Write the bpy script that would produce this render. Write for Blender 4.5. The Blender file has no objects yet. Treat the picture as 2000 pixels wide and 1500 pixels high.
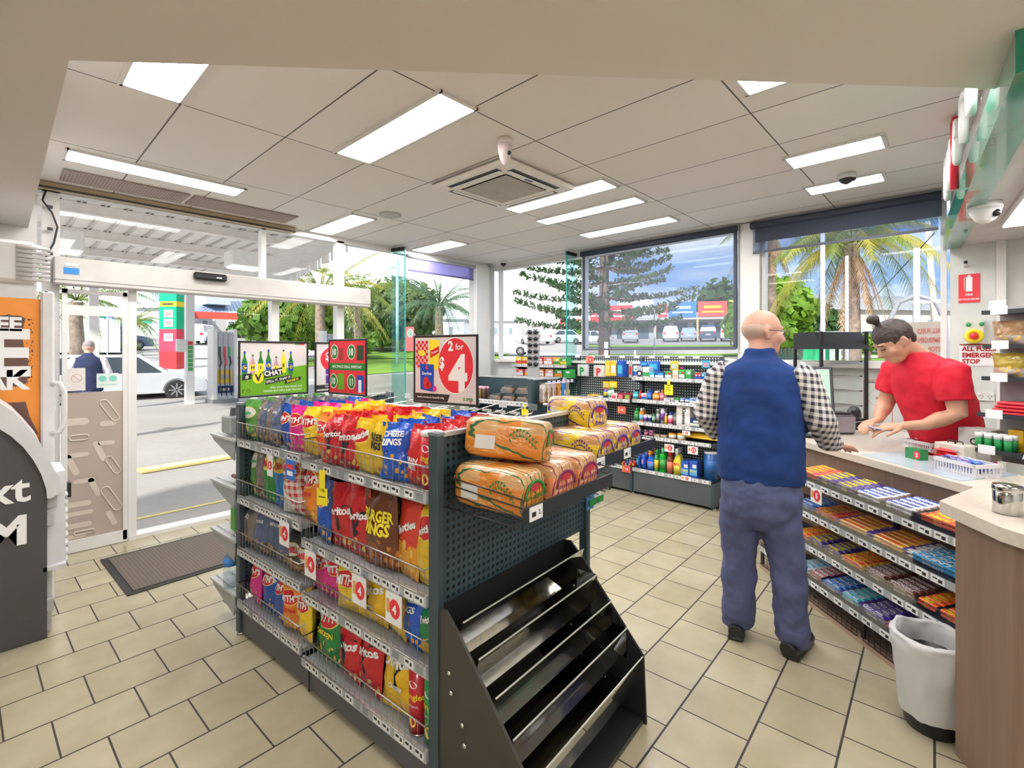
import bpy, bmesh, math, random
from mathutils import Vector, Matrix, noise
from math import sin, cos, pi, radians as rad
random.seed(7)
sc = bpy.context.scene
COL = sc.collection
# ---------------------------------------------------------------- camera
F_PX, HOR, EYE, PHI = 948.0, 689.0, 1.5, rad(43)
cd = bpy.data.cameras.new('camera'); cam = bpy.data.objects.new('camera', cd); COL.objects.link(cam)
cd.sensor_width = 36; cd.lens = F_PX / 2000 * 36; cd.shift_y = (HOR - 750) / 2000; cd.clip_start = .03; cd.clip_end = 400
cam.location = (0, 0, EYE); cam.rotation_euler = (pi / 2, 0, PHI - pi / 2); sc.camera = cam
# ---------------------------------------------------------------- colour management, world, sun
sc.view_settings.view_transform = 'Standard'; sc.view_settings.look = 'None'
sc.view_settings.exposure = 0.62; sc.view_settings.gamma = 1.0; sc.view_settings.use_curve_mapping = False
sc.cycles.max_bounces = 8; sc.cycles.diffuse_bounces = 4; sc.cycles.glossy_bounces = 3; sc.cycles.transparent_max_bounces = 16
sc.cycles.use_denoising = True; sc.cycles.caustics_reflective = False; sc.cycles.caustics_refractive = False
sc.cycles.sample_clamp_indirect = 4
w = bpy.data.worlds.new('world'); sc.world = w; w.use_nodes = True
nt = w.node_tree; nt.nodes.clear()
def wn(t, **k):
    n = nt.nodes.new(t)
    for a, b in k.items(): setattr(n, a, b)
    return n
tc = wn('ShaderNodeTexCoord'); mp = wn('ShaderNodeMapping'); mp.inputs['Scale'].default_value = (1.2, 1.2, 5)
nz = wn('ShaderNodeTexNoise'); nz.inputs['Scale'].default_value = 2.2; nz.inputs['Detail'].default_value = 6; nz.inputs['Roughness'].default_value = .55
rp = wn('ShaderNodeValToRGB'); rp.color_ramp.elements[0].position = .38; rp.color_ramp.elements[0].color = (.26, .46, .84, 1)
rp.color_ramp.elements[1].position = .57; rp.color_ramp.elements[1].color = (.90, .94, 1.0, 1)
sx = wn('ShaderNodeSeparateXYZ'); mr = wn('ShaderNodeMapRange')
mr.inputs['From Min'].default_value = .50; mr.inputs['From Max'].default_value = .68
mx = wn('ShaderNodeMix', data_type='RGBA'); mx.inputs['B'].default_value = (1.9, 1.9, 1.93, 1)
bg = wn('ShaderNodeBackground'); bg.inputs['Strength'].default_value = .82
wo = wn('ShaderNodeOutputWorld'); L = nt.links.new
L(tc.outputs['Generated'], mp.inputs['Vector']); L(mp.outputs['Vector'], nz.inputs['Vector']); L(nz.outputs['Fac'], rp.inputs['Fac'])
L(tc.outputs['Generated'], sx.inputs[0]); L(sx.outputs['Y'], mr.inputs['Value'])
L(mr.outputs[0], mx.inputs['Factor']); L(rp.outputs['Color'], mx.inputs['A']); L(mx.outputs['Result'], bg.inputs['Color']); L(bg.outputs[0], wo.inputs[0])
sd = bpy.data.lights.new('sun', 'SUN'); sd.energy = 4.2; sd.angle = rad(3); sd.color = (1, .96, .88)
so = bpy.data.objects.new('sun', sd); COL.objects.link(so); so.rotation_euler = Vector((-.72, -.30, .52)).to_track_quat('Z', 'Y').to_euler()
PANEL_POWER = 22.0
# ---------------------------------------------------------------- survey: sight lines of the photograph's lens onto real planes
FW = (cos(PHI), sin(PHI)); RT = (sin(PHI), -cos(PHI))
def ray(u, v):
    a = (u - 1000) / F_PX; return (FW[0] + a * RT[0], FW[1] + a * RT[1], (HOR - v) / F_PX)
def g(u, v, z=0):
    r = ray(u, v); t = (z - EYE) / r[2]; return Vector((r[0] * t, r[1] * t, z))
def py(u, v, Y):
    r = ray(u, v); t = Y / r[1]; return Vector((r[0] * t, Y, EYE + r[2] * t))
def px(u, v, X):
    r = ray(u, v); t = X / r[0]; return Vector((X, r[1] * t, EYE + r[2] * t))
def pl(u, v, P, ang):
    r = ray(u, v); n = (-sin(rad(ang)), cos(rad(ang))); t = (n[0] * P[0] + n[1] * P[1]) / (n[0] * r[0] + n[1] * r[1])
    return Vector((r[0] * t, r[1] * t, EYE + r[2] * t))
def dp(u, v, t):
    r = ray(u, v); return Vector((r[0] * t, r[1] * t, EYE + r[2] * t))
def zg(x, y):
    q = math.hypot(x, y); return max(0, .067 * (q - 18)) if q < 70 else 3.484 + .01 * (q - 70)
def ext(u, v):
    r = ray(u, v); t = 6
    while t < 150:
        z = EYE + r[2] * t
        if z <= zg(r[0] * t, r[1] * t): break
        t += .1
    return Vector((r[0] * t, r[1] * t, zg(r[0] * t, r[1] * t)))
def far(u, t):
    r = ray(u, 689); return Vector((r[0] * t, r[1] * t, zg(r[0] * t, r[1] * t)))
# ---------------------------------------------------------------- materials
MATS = {}
def base_mat(name):
    m = bpy.data.materials.new(name); m.use_nodes = True
    n = m.node_tree; b = n.nodes['Principled BSDF']; return m, n, b
def M(name, c, rough=.5, metal=0, var=.06, scale=8, bump=0, bscale=60, emit=0, coat=0, spec=None):
    if name in MATS: return MATS[name]
    m, n, b = base_mat(name); L = n.links.new
    b.inputs['Roughness'].default_value = rough; b.inputs['Metallic'].default_value = metal
    if spec is not None: b.inputs['Specular IOR Level'].default_value = spec
    if coat: b.inputs['Coat Weight'].default_value = coat
    t = n.nodes.new('ShaderNodeTexCoord'); z = n.nodes.new('ShaderNodeTexNoise'); z.inputs['Scale'].default_value = scale; z.inputs['Detail'].default_value = 3
    L(t.outputs['Object'], z.inputs['Vector'])
    r = n.nodes.new('ShaderNodeValToRGB'); r.color_ramp.elements[0].position = .3; r.color_ramp.elements[1].position = .7
    r.color_ramp.elements[0].color = [x * (1 - var) for x in c] + [1]; r.color_ramp.elements[1].color = [min(1, x * (1 + var)) for x in c] + [1]
    L(z.outputs['Fac'], r.inputs['Fac']); L(r.outputs['Color'], b.inputs['Base Color'])
    if emit: b.inputs['Emission Color'].default_value = (*c, 1); b.inputs['Emission Strength'].default_value = emit
    if bump:
        z2 = n.nodes.new('ShaderNodeTexNoise'); z2.inputs['Scale'].default_value = bscale; L(t.outputs['Object'], z2.inputs['Vector'])
        bp = n.nodes.new('ShaderNodeBump'); bp.inputs['Strength'].default_value = bump; bp.inputs['Distance'].default_value = .01
        L(z2.outputs['Fac'], bp.inputs['Height']); L(bp.outputs[0], b.inputs['Normal'])
    MATS[name] = m; return m
def mixm(name, fac, tint, gloss=.08, rough=.02, dif=None):
    """thin sheet: see-through, with a little gloss (or a little cloth)"""
    if name in MATS: return MATS[name]
    m = bpy.data.materials.new(name); m.use_nodes = True; n = m.node_tree; n.nodes.clear(); L = n.links.new
    o = n.nodes.new('ShaderNodeOutputMaterial'); tr = n.nodes.new('ShaderNodeBsdfTransparent'); tr.inputs[0].default_value = (*tint, 1)
    gl = n.nodes.new('ShaderNodeBsdfGlossy' if dif is None else 'ShaderNodeBsdfDiffuse')
    gl.inputs[0].default_value = (1, 1, 1, 1) if dif is None else (*dif, 1)
    if dif is None: gl.inputs['Roughness'].default_value = rough
    x = n.nodes.new('ShaderNodeMixShader'); x.inputs[0].default_value = fac if dif is not None else gloss
    L(tr.outputs[0], x.inputs[1]); L(gl.outputs[0], x.inputs[2]); L(x.outputs[0], o.inputs[0]); MATS[name] = m; return m
class NG:
    """small node-expression helper"""
    def __init__(s, m): s.n = m.node_tree; s.L = s.n.links.new
    def k(s, a, i):
        if isinstance(a, (int, float)): i.default_value = a
        else: s.L(a, i)
    def m(s, op, a, b=0, c=None):
        x = s.n.nodes.new('ShaderNodeMath'); x.operation = op; s.k(a, x.inputs[0]); s.k(b, x.inputs[1])
        if c is not None: s.k(c, x.inputs[2])
        return x.outputs[0]
    def mix(s, f, a, b):
        x = s.n.nodes.new('ShaderNodeMix'); x.data_type = 'RGBA'; s.k(f, x.inputs['Factor'])
        for q, i in ((a, 'A'), (b, 'B')):
            if isinstance(q, tuple): x.inputs[i].default_value = (*q, 1)
            else: s.L(q, x.inputs[i])
        return x.outputs['Result']
    def xyz(s, what='Generated'):
        t = s.n.nodes.new('ShaderNodeTexCoord'); x = s.n.nodes.new('ShaderNodeSeparateXYZ'); s.L(t.outputs[what], x.inputs[0]); return t.outputs[what], x.outputs
    def noise(s, vec, sc, det=3):
        z = s.n.nodes.new('ShaderNodeTexNoise'); z.inputs['Scale'].default_value = sc; z.inputs['Detail'].default_value = det; s.L(vec, z.inputs['Vector']); return z.outputs['Fac']
def bagmat(name, c, c2, logo=None, lz=.68, foodz=.38, check=False, food=(.85, .55, .12), bandtop=None, rough=.22):
    if name in MATS: return MATS[name]
    m, n, b = base_mat(name); G = NG(m); vec, (x, y, z) = G.xyz()
    ox = G.m('ABSOLUTE', G.m('SUBTRACT', x, .5))
    col = G.mix(G.m('GREATER_THAN', G.m('ADD', G.m('MULTIPLY', ox, .5), z), .86), c, bandtop or c)
    nzz = G.noise(vec, 3.2, 2)
    col = G.mix(G.m('LESS_THAN', G.m('ADD', z, G.m('MULTIPLY', nzz, .22)), foodz), col, c2)
    vo = n.nodes.new('ShaderNodeTexVoronoi') if False else m.node_tree.nodes.new('ShaderNodeTexVoronoi'); vo.inputs['Scale'].default_value = 5; G.L(vec, vo.inputs['Vector'])
    f = G.m('MULTIPLY', G.m('LESS_THAN', vo.outputs['Distance'], .34), G.m('LESS_THAN', G.m('ADD', z, G.m('MULTIPLY', ox, .3)), foodz))
    f = G.m('MULTIPLY', f, G.m('GREATER_THAN', z, .07)); col = G.mix(f, col, food)
    if check:
        cx = G.m('GREATER_THAN', G.m('FRACT', G.m('MULTIPLY', x, 5)), .5); cz = G.m('GREATER_THAN', G.m('FRACT', G.m('MULTIPLY', z, 8)), .5)
        ck = G.m('MULTIPLY', G.m('ADD', cx, cz), .5); col = G.mix(G.m('MULTIPLY', ck, G.m('GREATER_THAN', G.m('ADD', x, z), .75)), (.9, .85, .78), (.6, .03, .04))
    if logo:
        e = G.m('ADD', G.m('POWER', G.m('DIVIDE', ox, .36), 2), G.m('POWER', G.m('DIVIDE', G.m('ABSOLUTE', G.m('SUBTRACT', z, lz)), .13), 2))
        col = G.mix(G.m('LESS_THAN', e, 1.2), col, (.9, .75, .2)); col = G.mix(G.m('LESS_THAN', e, 1), col, logo)
    L = m.node_tree.links.new; L(col, b.inputs['Base Color']); b.inputs['Roughness'].default_value = rough; b.inputs['Coat Weight'].default_value = .4; b.inputs['Coat Roughness'].default_value = .15
    bp = m.node_tree.nodes.new('ShaderNodeBump'); bp.inputs['Strength'].default_value = .9; bp.inputs['Distance'].default_value = .03
    t = m.node_tree.nodes.new('ShaderNodeTexCoord'); z2 = G.noise(t.outputs['Object'], 14, 3); L(z2, bp.inputs['Height']); L(bp.outputs[0], b.inputs['Normal'])
    MATS[name] = m; return m
# ---------------------------------------------------------------- mesh builder
TXT = {}
def text_geo(s, bold=0):
    k = (s, bold)
    if k not in TXT:
        c = bpy.data.curves.new('t', 'FONT'); c.body = s; c.size = 1; c.resolution_u = 2; c.offset = .02 * bold; c.extrude = 0
        o = bpy.data.objects.new('t', c); me = bpy.data.meshes.new_from_object(o)
        vs = [tuple(v.co) for v in me.vertices]; fs = [tuple(p.vertices) for p in me.polygons]
        bpy.data.objects.remove(o); bpy.data.meshes.remove(me); TXT[k] = (vs, fs)
    return TXT[k]
class B:
    def __init__(s): s.v = []; s.f = []; s.mi = []; s.ms = []; s.sm = []
    def mat(s, m):
        if m not in s.ms: s.ms.append(m)
        return s.ms.index(m)
    def add(s, vs, fs, m, smooth=False, X=None):
        o = len(s.v); k = s.mat(m)
        s.v += [tuple(X @ Vector(v)) for v in vs] if X is not None else [tuple(v) for v in vs]
        for f in fs: s.f.append([i + o for i in f]); s.mi.append(k); s.sm.append(smooth)
        return s
    def box(s, c, d, m, rz=0, bev=0, X=None, rx=0, ry=0):
        x, y, z = d[0] / 2, d[1] / 2, d[2] / 2
        T = Matrix.Translation(c) @ Matrix.Rotation(rz, 4, 'Z') @ Matrix.Rotation(ry, 4, 'Y') @ Matrix.Rotation(rx, 4, 'X')
        if X is not None: T = X @ T
        if bev <= 0:
            vs = [(a * x, b_ * y, c_ * z) for c_ in (-1, 1) for b_ in (-1, 1) for a in (-1, 1)]
            return s.add(vs, [(0, 2, 3, 1), (4, 5, 7, 6), (0, 1, 5, 4), (2, 6, 7, 3), (0, 4, 6, 2), (1, 3, 7, 5)], m, False, T)
        e = min(bev, x, y, z); pts = []
        prof = [(-z, e), (-z + e, 0), (z - e, 0), (z, e)]; rings = []
        for zz, ins in prof:
            X1, Y1 = x - ins, y - ins; q = e if ins == 0 else 0
            rings.append([(X1, -Y1 + q, zz), (X1, Y1 - q, zz), (X1 - q, Y1, zz), (-X1 + q, Y1, zz), (-X1, Y1 - q, zz), (-X1, -Y1 + q, zz), (-X1 + q, -Y1, zz), (X1 - q, -Y1, zz)])
        vs = [p for r in rings for p in r]; fs = [tuple(range(7, -1, -1)), tuple(range(24, 32))]
        for i in range(3):
            for j in range(8): k = (j + 1) % 8; fs.append((i * 8 + j, i * 8 + k, i * 8 + 8 + k, i * 8 + 8 + j))
        return s.add(vs, fs, m, False, T)
    def prism(s, poly, z0, z1, m, X=None, smooth=False):
        n = len(poly); vs = [(p[0], p[1], z0) for p in poly] + [(p[0], p[1], z1) for p in poly]
        fs = [tuple(range(n - 1, -1, -1)), tuple(range(n, 2 * n))] + [(i, (i + 1) % n, n + (i + 1) % n, n + i) for i in range(n)]
        return s.add(vs, fs, m, smooth, X)
    def quad(s, a, b, c, d, m): return s.add([a, b, c, d], [(0, 1, 2, 3)], m)
    def lathe(s, prof, m, n=16, X=None, smooth=True):
        vs = []; fs = []
        for r, z in prof: vs += [(r * cos(2 * pi * i / n), r * sin(2 * pi * i / n), z) for i in range(n)]
        for j in range(len(prof) - 1):
            for i in range(n): k = (i + 1) % n; fs.append((j * n + i, j * n + k, j * n + n + k, j * n + n + i))
        fs.append(tuple(range(n - 1, -1, -1))); fs.append(tuple(range((len(prof) - 1) * n, len(prof) * n)))
        return s.add(vs, fs, m, smooth, X)
    def tube(s, pts, r, m, n=8, X=None, closed=False, smooth=True, flat=1.0):
        P = [Vector(p) for p in pts]; k = len(P); R = r if isinstance(r, (list, tuple)) else [r] * k; vs = []; fs = []; up = None
        for i in range(k):
            t = (P[(i + 1) % k] - P[i - 1]) if closed else (P[min(i + 1, k - 1)] - P[max(i - 1, 0)])
            if t.length < 1e-9: t = Vector((0, 0, 1))
            t.normalize()
            if up is None: up = Vector((0, 0, 1)) if abs(t.z) < .9 else Vector((0, 1, 0))
            a = t.cross(up).normalized(); b_ = a.cross(t).normalized(); up = b_
            for j in range(n): q = 2 * pi * j / n; vs.append(P[i] + a * cos(q) * R[i] + b_ * sin(q) * R[i] * flat)
        for i in range(k if closed else k - 1):
            for j in range(n): q = (j + 1) % n; i2 = (i + 1) % k; fs.append((i * n + j, i * n + q, i2 * n + q, i2 * n + j))
        if not closed: fs.append(tuple(range(n - 1, -1, -1))); fs.append(tuple(range((k - 1) * n, k * n)))
        return s.add(vs, fs, m, smooth, X)
    def ball(s, c, r, m, n=12, X=None, squash=(1, 1, 1)):
        vs = []; fs = []; h = n // 2 + 1
        for i in range(h + 1):
            a = pi * i / h - pi / 2
            for j in range(n): q = 2 * pi * j / n; vs.append((c[0] + r * squash[0] * cos(a) * cos(q), c[1] + r * squash[1] * cos(a) * sin(q), c[2] + r * squash[2] * sin(a)))
        for i in range(h):
            for j in range(n): k = (j + 1) % n; fs.append((i * n + j, i * n + k, i * n + n + k, i * n + n + j))
        return s.add(vs, fs, m, True, X)
    def grid(s, fn, nu, nv, m, smooth=True, X=None):
        vs = [fn(i / nu, j / nv) for j in range(nv + 1) for i in range(nu + 1)]
        fs = [(j * (nu + 1) + i, j * (nu + 1) + i + 1, (j + 1) * (nu + 1) + i + 1, (j + 1) * (nu + 1) + i) for j in range(nv) for i in range(nu)]
        return s.add(vs, fs, m, smooth, X)
    def loft(s, rings, m, n=16, X=None, smooth=True):
        """rings: (x,y,z,rx,ry) horizontal ellipses"""
        vs = []; fs = []
        for (x, y, z, rx, ry) in rings: vs += [(x + rx * cos(2 * pi * i / n), y + ry * sin(2 * pi * i / n), z) for i in range(n)]
        for j in range(len(rings) - 1):
            for i in range(n): k = (i + 1) % n; fs.append((j * n + i, j * n + k, j * n + n + k, j * n + n + i))
        fs.append(tuple(range(n - 1, -1, -1))); fs.append(tuple(range((len(rings) - 1) * n, len(rings) * n)))
        return s.add(vs, fs, m, smooth, X)
    def text(s, t, size, o, xd, up, m, bold=1, align=0, fn=None, sx=1.0, lift=0):
        vs, fs = text_geo(t, bold)
        if not vs: return s
        w = max(v[0] for v in vs); mn = min(v[0] for v in vs); dx = -(w + mn) / 2 if align == 0 else (0 if align < 0 else -w)
        xd = Vector(xd).normalized(); up = Vector(up).normalized(); o = Vector(o); nn = xd.cross(up)
        out = []
        for v in vs:
            p = o + xd * (v[0] + dx) * size * sx + up * (v[1] - .35) * size + nn * lift
            out.append(fn(p) if fn else p)
        return s.add(out, fs, m)
    def mesh(s, name):
        me = bpy.data.meshes.new(name); me.from_pydata(s.v, [], s.f)
        for m in s.ms: me.materials.append(m)
        me.polygons.foreach_set('material_index', s.mi); me.polygons.foreach_set('use_smooth', s.sm); me.update(); return me
    def build(s, name, parent=None, loc=None, rz=0, struct=False):
        o = bpy.data.objects.new(name, s.mesh(name)); COL.objects.link(o)
        if loc is not None: o.location = loc
        o.rotation_euler = (0, 0, rz)
        if parent: o.parent = parent
        if struct: o['kind'] = 'structure'
        return o
USED = {}
def tag(o, label, cat, group=None, kind=None):
    o['label'] = label; o['category'] = cat
    if group: o['group'] = group
    if kind: o['kind'] = kind
    return o
def empty(name, label, cat, loc=(0, 0, 0), rz=0, group=None):
    o = bpy.data.objects.new(name, None); COL.objects.link(o); o.location = loc; o.rotation_euler = (0, 0, rz); o.empty_display_size = .05
    return tag(o, label, cat, group)
def copy_tree(o, loc=None, rz=None, label=None, group=None, parent=None):
    c = o.copy(); COL.objects.link(c); c.parent = parent
    for ch in KIDS(o): copy_tree(ch, parent=c)
    if loc is not None: c.location = loc
    if rz is not None: c.rotation_euler = (0, 0, rz)
    if label: c['label'] = label
    if group: c['group'] = group
    return c
def KIDS(o): return [x for x in COL.objects if x.parent == o]
def sub(o, m='SUBSURF', **k):
    md = o.modifiers.new(m, m)
    for a, b in k.items(): setattr(md, a, b)
    return md
E1, E2 = Vector((cos(rad(4)), sin(rad(4)), 0)), Vector((-sin(rad(4)), cos(rad(4)), 0))   # the island shelving's own axes
WHITE = M('white_paint', (.80, .79, .77), .45, var=.02); CEILW = M('soffit_white', (.70, .66, .62), .6, var=.02, scale=1.5)
ALU = M('white_aluminium', (.78, .77, .76), .35, var=.02); DARK = M('charcoal_metal', (.045, .07, .085), .4, var=.08)
CHAR2 = M('grey_kickplate', (.10, .10, .115), .45, var=.05); CHROME = M('chrome_wire', (.75, .74, .73), .22, 1, var=.03)
BLACK = M('black_plastic', (.012, .012, .014), .4); GREYP = M('grey_plastic', (.42, .42, .43), .45)
LIPM = M('silver_lip', (.55, .56, .58), .35, .3); LIPD = M('dark_lip', (.03, .035, .04), .3)
TICK = M('ticket_white', (.85, .85, .86), .5); INK = M('black_ink', (.02, .02, .025), .5); REDINK = M('red_ink', (.78, .03, .05), .45, var=.02)
WHT = M('white_ink', (.92, .92, .92), .45, var=.01); YEL = M('yellow_ink', (.95, .78, .03), .45, var=.02); GRNINK = M('green_ink', (.03, .35, .12), .45)
GLASS = mixm('window_glass', 0, (.985, .995, .99), .007); ACRY = mixm('smoked_acrylic', 0, (.74, .70, .60), .62, .05)
# ================================================================ SETTING
YA, XB, ZC = 4.92, 4.93, 2.74
def floor_mat():
    m, n, b = base_mat('floor_tiles'); G = NG(m); t = m.node_tree.nodes.new('ShaderNodeTexCoord')
    mp = m.node_tree.nodes.new('ShaderNodeMapping'); L = m.node_tree.links.new
    # tile axes are turned 2 degrees from the glass wall; corner of one tile sits at J0
    a = rad(2.0); J0 = g(860 / 2.857, 1000 + 765 / 2.857)
    mp.vector_type = 'TEXTURE'; mp.inputs['Location'].default_value = (J0.x, J0.y, 0); mp.inputs['Rotation'].default_value = (0, 0, a)
    L(t.outputs['Object'], mp.inputs['Vector']); s = m.node_tree.nodes.new('ShaderNodeSeparateXYZ'); L(mp.outputs[0], s.inputs[0])
    W = .271; u = G.m('DIVIDE', s.outputs[0], W * .995); v = G.m('DIVIDE', s.outputs[1], W)
    row = G.m('FLOOR', v); u2 = G.m('ADD', u, G.m('MULTIPLY', G.m('MODULO', G.m('ADD', row, 101), 2), .5))
    fu = G.m('FRACT', u2); fv = G.m('FRACT', v)
    du = G.m('MINIMUM', fu, G.m('SUBTRACT', 1, fu)); dv = G.m('MINIMUM', fv, G.m('SUBTRACT', 1, fv)); d = G.m('MINIMUM', du, G.m('MULTIPLY', dv, .8))
    gr = G.m('LESS_THAN', d, .012)
    cell = m.node_tree.nodes.new('ShaderNodeCombineXYZ'); L(G.m('FLOOR', u2), cell.inputs[0]); L(row, cell.inputs[1])
    wn_ = m.node_tree.nodes.new('ShaderNodeTexWhiteNoise'); L(cell.outputs[0], wn_.inputs['Vector'])
    nz = G.noise(t.outputs['Object'], 5, 6); f = G.m('ADD', G.m('MULTIPLY', nz, .8), G.m('MULTIPLY', wn_.outputs['Value'], .25))
    c = G.mix(f, (.33, .285, .175), (.54, .485, .355)); c = G.mix(gr, c, (.035, .03, .028))
    L(c, b.inputs['Base Color']); L(G.m('ADD', .2, G.m('MULTIPLY', gr, .5)), b.inputs['Roughness'])
    bp = m.node_tree.nodes.new('ShaderNodeBump'); bp.inputs['Strength'].default_value = .5; bp.inputs['Distance'].default_value = .004
    L(G.m('MINIMUM', d, .03), bp.inputs['Height']); L(bp.outputs[0], b.inputs['Normal']); return m
def ceil_mat():
    m, n, b = base_mat('ceiling_tiles'); G = NG(m); vec, (x, y, z) = G.xyz('Object'); L = m.node_tree.links.new
    u = G.m('DIVIDE', G.m('SUBTRACT', x, .643 - 5.1), .51); v = G.m('DIVIDE', G.m('SUBTRACT', y, 2.86 - 10.25), 1.025)
    fu = G.m('FRACT', u); fv = G.m('FRACT', v); du = G.m('MULTIPLY', G.m('MINIMUM', fu, G.m('SUBTRACT', 1, fu)), .51); dv = G.m('MULTIPLY', G.m('MINIMUM', fv, G.m('SUBTRACT', 1, fv)), 1.025)
    d = G.m('MINIMUM', du, dv); cell = m.node_tree.nodes.new('ShaderNodeCombineXYZ'); L(G.m('FLOOR', u), cell.inputs[0]); L(G.m('FLOOR', v), cell.inputs[1])
    w_ = m.node_tree.nodes.new('ShaderNodeTexWhiteNoise'); L(cell.outputs[0], w_.inputs['Vector'])
    c = G.mix(w_.outputs['Value'], (.76, .72, .685), (.82, .795, .775)); c = G.mix(G.m('LESS_THAN', d, .012), c, (.78, .76, .74)); c = G.mix(G.m('LESS_THAN', d, .004), c, (.10, .08, .07))
    L(c, b.inputs['Base Color']); b.inputs['Roughness'].default_value = .55
    bp = m.node_tree.nodes.new('ShaderNodeBump'); bp.inputs['Strength'].default_value = .4; bp.inputs['Distance'].default_value = .004; L(G.m('MINIMUM', d, .014), bp.inputs['Height']); L(bp.outputs[0], b.inputs['Normal']); return m
FLM = floor_mat(); CLM = ceil_mat()
B().box((1.2, 1.2, -.05), (7.6, 7.52, .1), FLM).build('floor', struct=True)
B().box((1.2, 1.2, ZC + .1), (7.7, 7.6, .2), CLM).build('ceiling', struct=True)
# lowered soffit over the camera's bay, cut on the skew
B().prism([(-2.6, -2.6), (4.95, -2.6), (4.95, -.35), (2.62, -.35), (.163, 2.016), (.18, 4.95), (-2.6, 4.95)], 2.4, ZC - .002, CEILW).build('ceiling_soffit', struct=True)
B().box((1.2, -2.58, 1.37), (7.6, .1, 2.75), WHITE).build('wall_back', struct=True)
B().box((-2.55, 1.2, 1.37), (.1, 7.4, 2.75), WHITE).build('wall_left', struct=True)
B().box((-1.15, YA + .05, 1.37), (2.75, .1, 2.75), WHITE).build('wall_door_side', struct=True)
# wall with the blinds: low wall, pier, head, solid end
CORN_Y = YA
wb = B(); wb.box((XB + .06, 2.52, .70), (.12, 4.9, 1.40), M('sill_wall', (.74, .75, .74), .6)); wb.build('wall_right', struct=True)
B().box((XB + .06, -1.25, 1.37), (.12, 2.66, 2.75), M('solid_wall', (.66, .68, .66), .6)).build('wall_counter', struct=True)
B().box((XB - .02, -.19, 1.2), (.03, .05, 2.2), WHITE).build('trim_1', struct=True)
B().box((XB - .01, 2.5, 1.39), (.16, 4.75, .03), WHITE).build('trim_2', struct=True)
B().box((XB + .06, 2.52, ZC - .02), (.1, 4.9, .09), WHITE).build('trim_3', struct=True)
# window frames of that wall
def frame_b(name, y0, y1, z0, z1, t=.05):
    b_ = B(); 
    b_.box((XB + .05, y0 + t / 2, (z0 + z1) / 2), (.08, t, z1 - z0), ALU); b_.box((XB + .05, y1 - t / 2, (z0 + z1) / 2), (.08, t, z1 - z0), ALU)
    b_.box((XB + .05, (y0 + y1) / 2, z0 + t / 2), (.08, y1 - y0, t), ALU); b_.box((XB + .05, (y0 + y1) / 2, z1 - t / 2), (.08, y1 - y0, t), ALU)
    r = b_.build(name, struct=True)
    B().box((XB + .05, (y0 + y1) / 2, (z0 + z1) / 2), (.006, y1 - y0 - .02, z1 - z0 - .02), GLASS).build('pane', r)
    return r
frame_b('window_1', .10, 1.40, 1.40, 2.70, .035)
frame_b('window_2', 1.58, 3.42, 1.40, 2.70, .03)
frame_b('window_3', 3.42, 4.87, 1.40, 2.70, .02)
B().box((XB + .03, 1.49, 2.05), (.12, .17, 1.36), ALU).build('trim_4', struct=True)
# ---- glass wall with the sliding door
def postA(x0, x1, z0, z1, y=YA, d=.09, n='trim_5'): return B().box(((x0 + x1) / 2, y + .03, (z0 + z1) / 2), (x1 - x0, d, z1 - z0), ALU).build(n, struct=True)
postA(.16, 3.3, 2.68, 2.745, n='trim_6'); postA(3.3, 4.9, 2.68, 2.745, n='trim_7')
postA(.25, .345, 0, 2.7); postA(.745, .80, 0, 2.02, d=.12); postA(1.758, 1.80, 2.2, 2.7, n='trim_8'); postA(2.52, 2.60, 0, 2.7, n='trim_9'); postA(1.85, 1.92, 0, 2.0, n='trim_10')
postA(4.52, 4.86, 0, 2.7, d=.16, n='trim_11'); B().box((4.80, YA - .02, 1.37), (.06, .1, 2.7), M('frame_grey', (.45, .46, .47), .4)).build('trim_12', struct=True)
def pane_a(x0, x1, z0, z1, name): return B().box(((x0 + x1) / 2, YA + .03, (z0 + z1) / 2), (x1 - x0, .006, z1 - z0), GLASS).build(name, struct=True)
pane_a(.35, 1.75, 2.2, 2.68, 'window_4'); pane_a(1.80, 2.52, 2.2, 2.68, 'window_5'); pane_a(.80, 1.85, .04, 2.0, 'window_6'); pane_a(1.92, 2.52, .04, 2.0, 'window_7')
pane_a(2.60, 4.52, .04, 2.68, 'window_8')
B().box((1.3, YA + .03, .015), (1.1, .14, .03), ALU).build('trim_13', struct=True)
# frosted film with rounded bars on the fixed glass
def film_mat():
    m, n, b = base_mat('frosted_film'); b.inputs['Base Color'].default_value = (.52, .43, .37, 1); b.inputs['Roughness'].default_value = .5
    b.inputs['Alpha'].default_value = .86; return m
FILM = film_mat(); FILM2 = M('film_pattern', (.66, .58, .50), .5); FGREY = M('film_low_grey', (.50, .50, .48), .55)
dr = empty('sliding_door', 'white framed glass sliding door leaf with patterned brown film at the entrance', 'door', (.35, YA - .03, 0))
b = B(); W0 = .385
for x in (.02, W0 - .01): b.box((x, 0, 1.0), (.03, .04, 1.96), ALU)
for z, h in ((.05, .09), (1.96, .03)): b.box((W0 / 2, 0, z), (W0, .04, h), ALU)
b.box((W0 / 2, .0, 1.82), (W0, .03, .075), ALU); b.build('door_frame', dr)
B().box((W0 / 2, 0, 1.0), (W0 - .05, .006, 1.9), GLASS).build('pane', dr)
b = B(); b.box((W0 / 2, -.006, .645), (W0 - .05, .002, 1.11), FILM)
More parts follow.
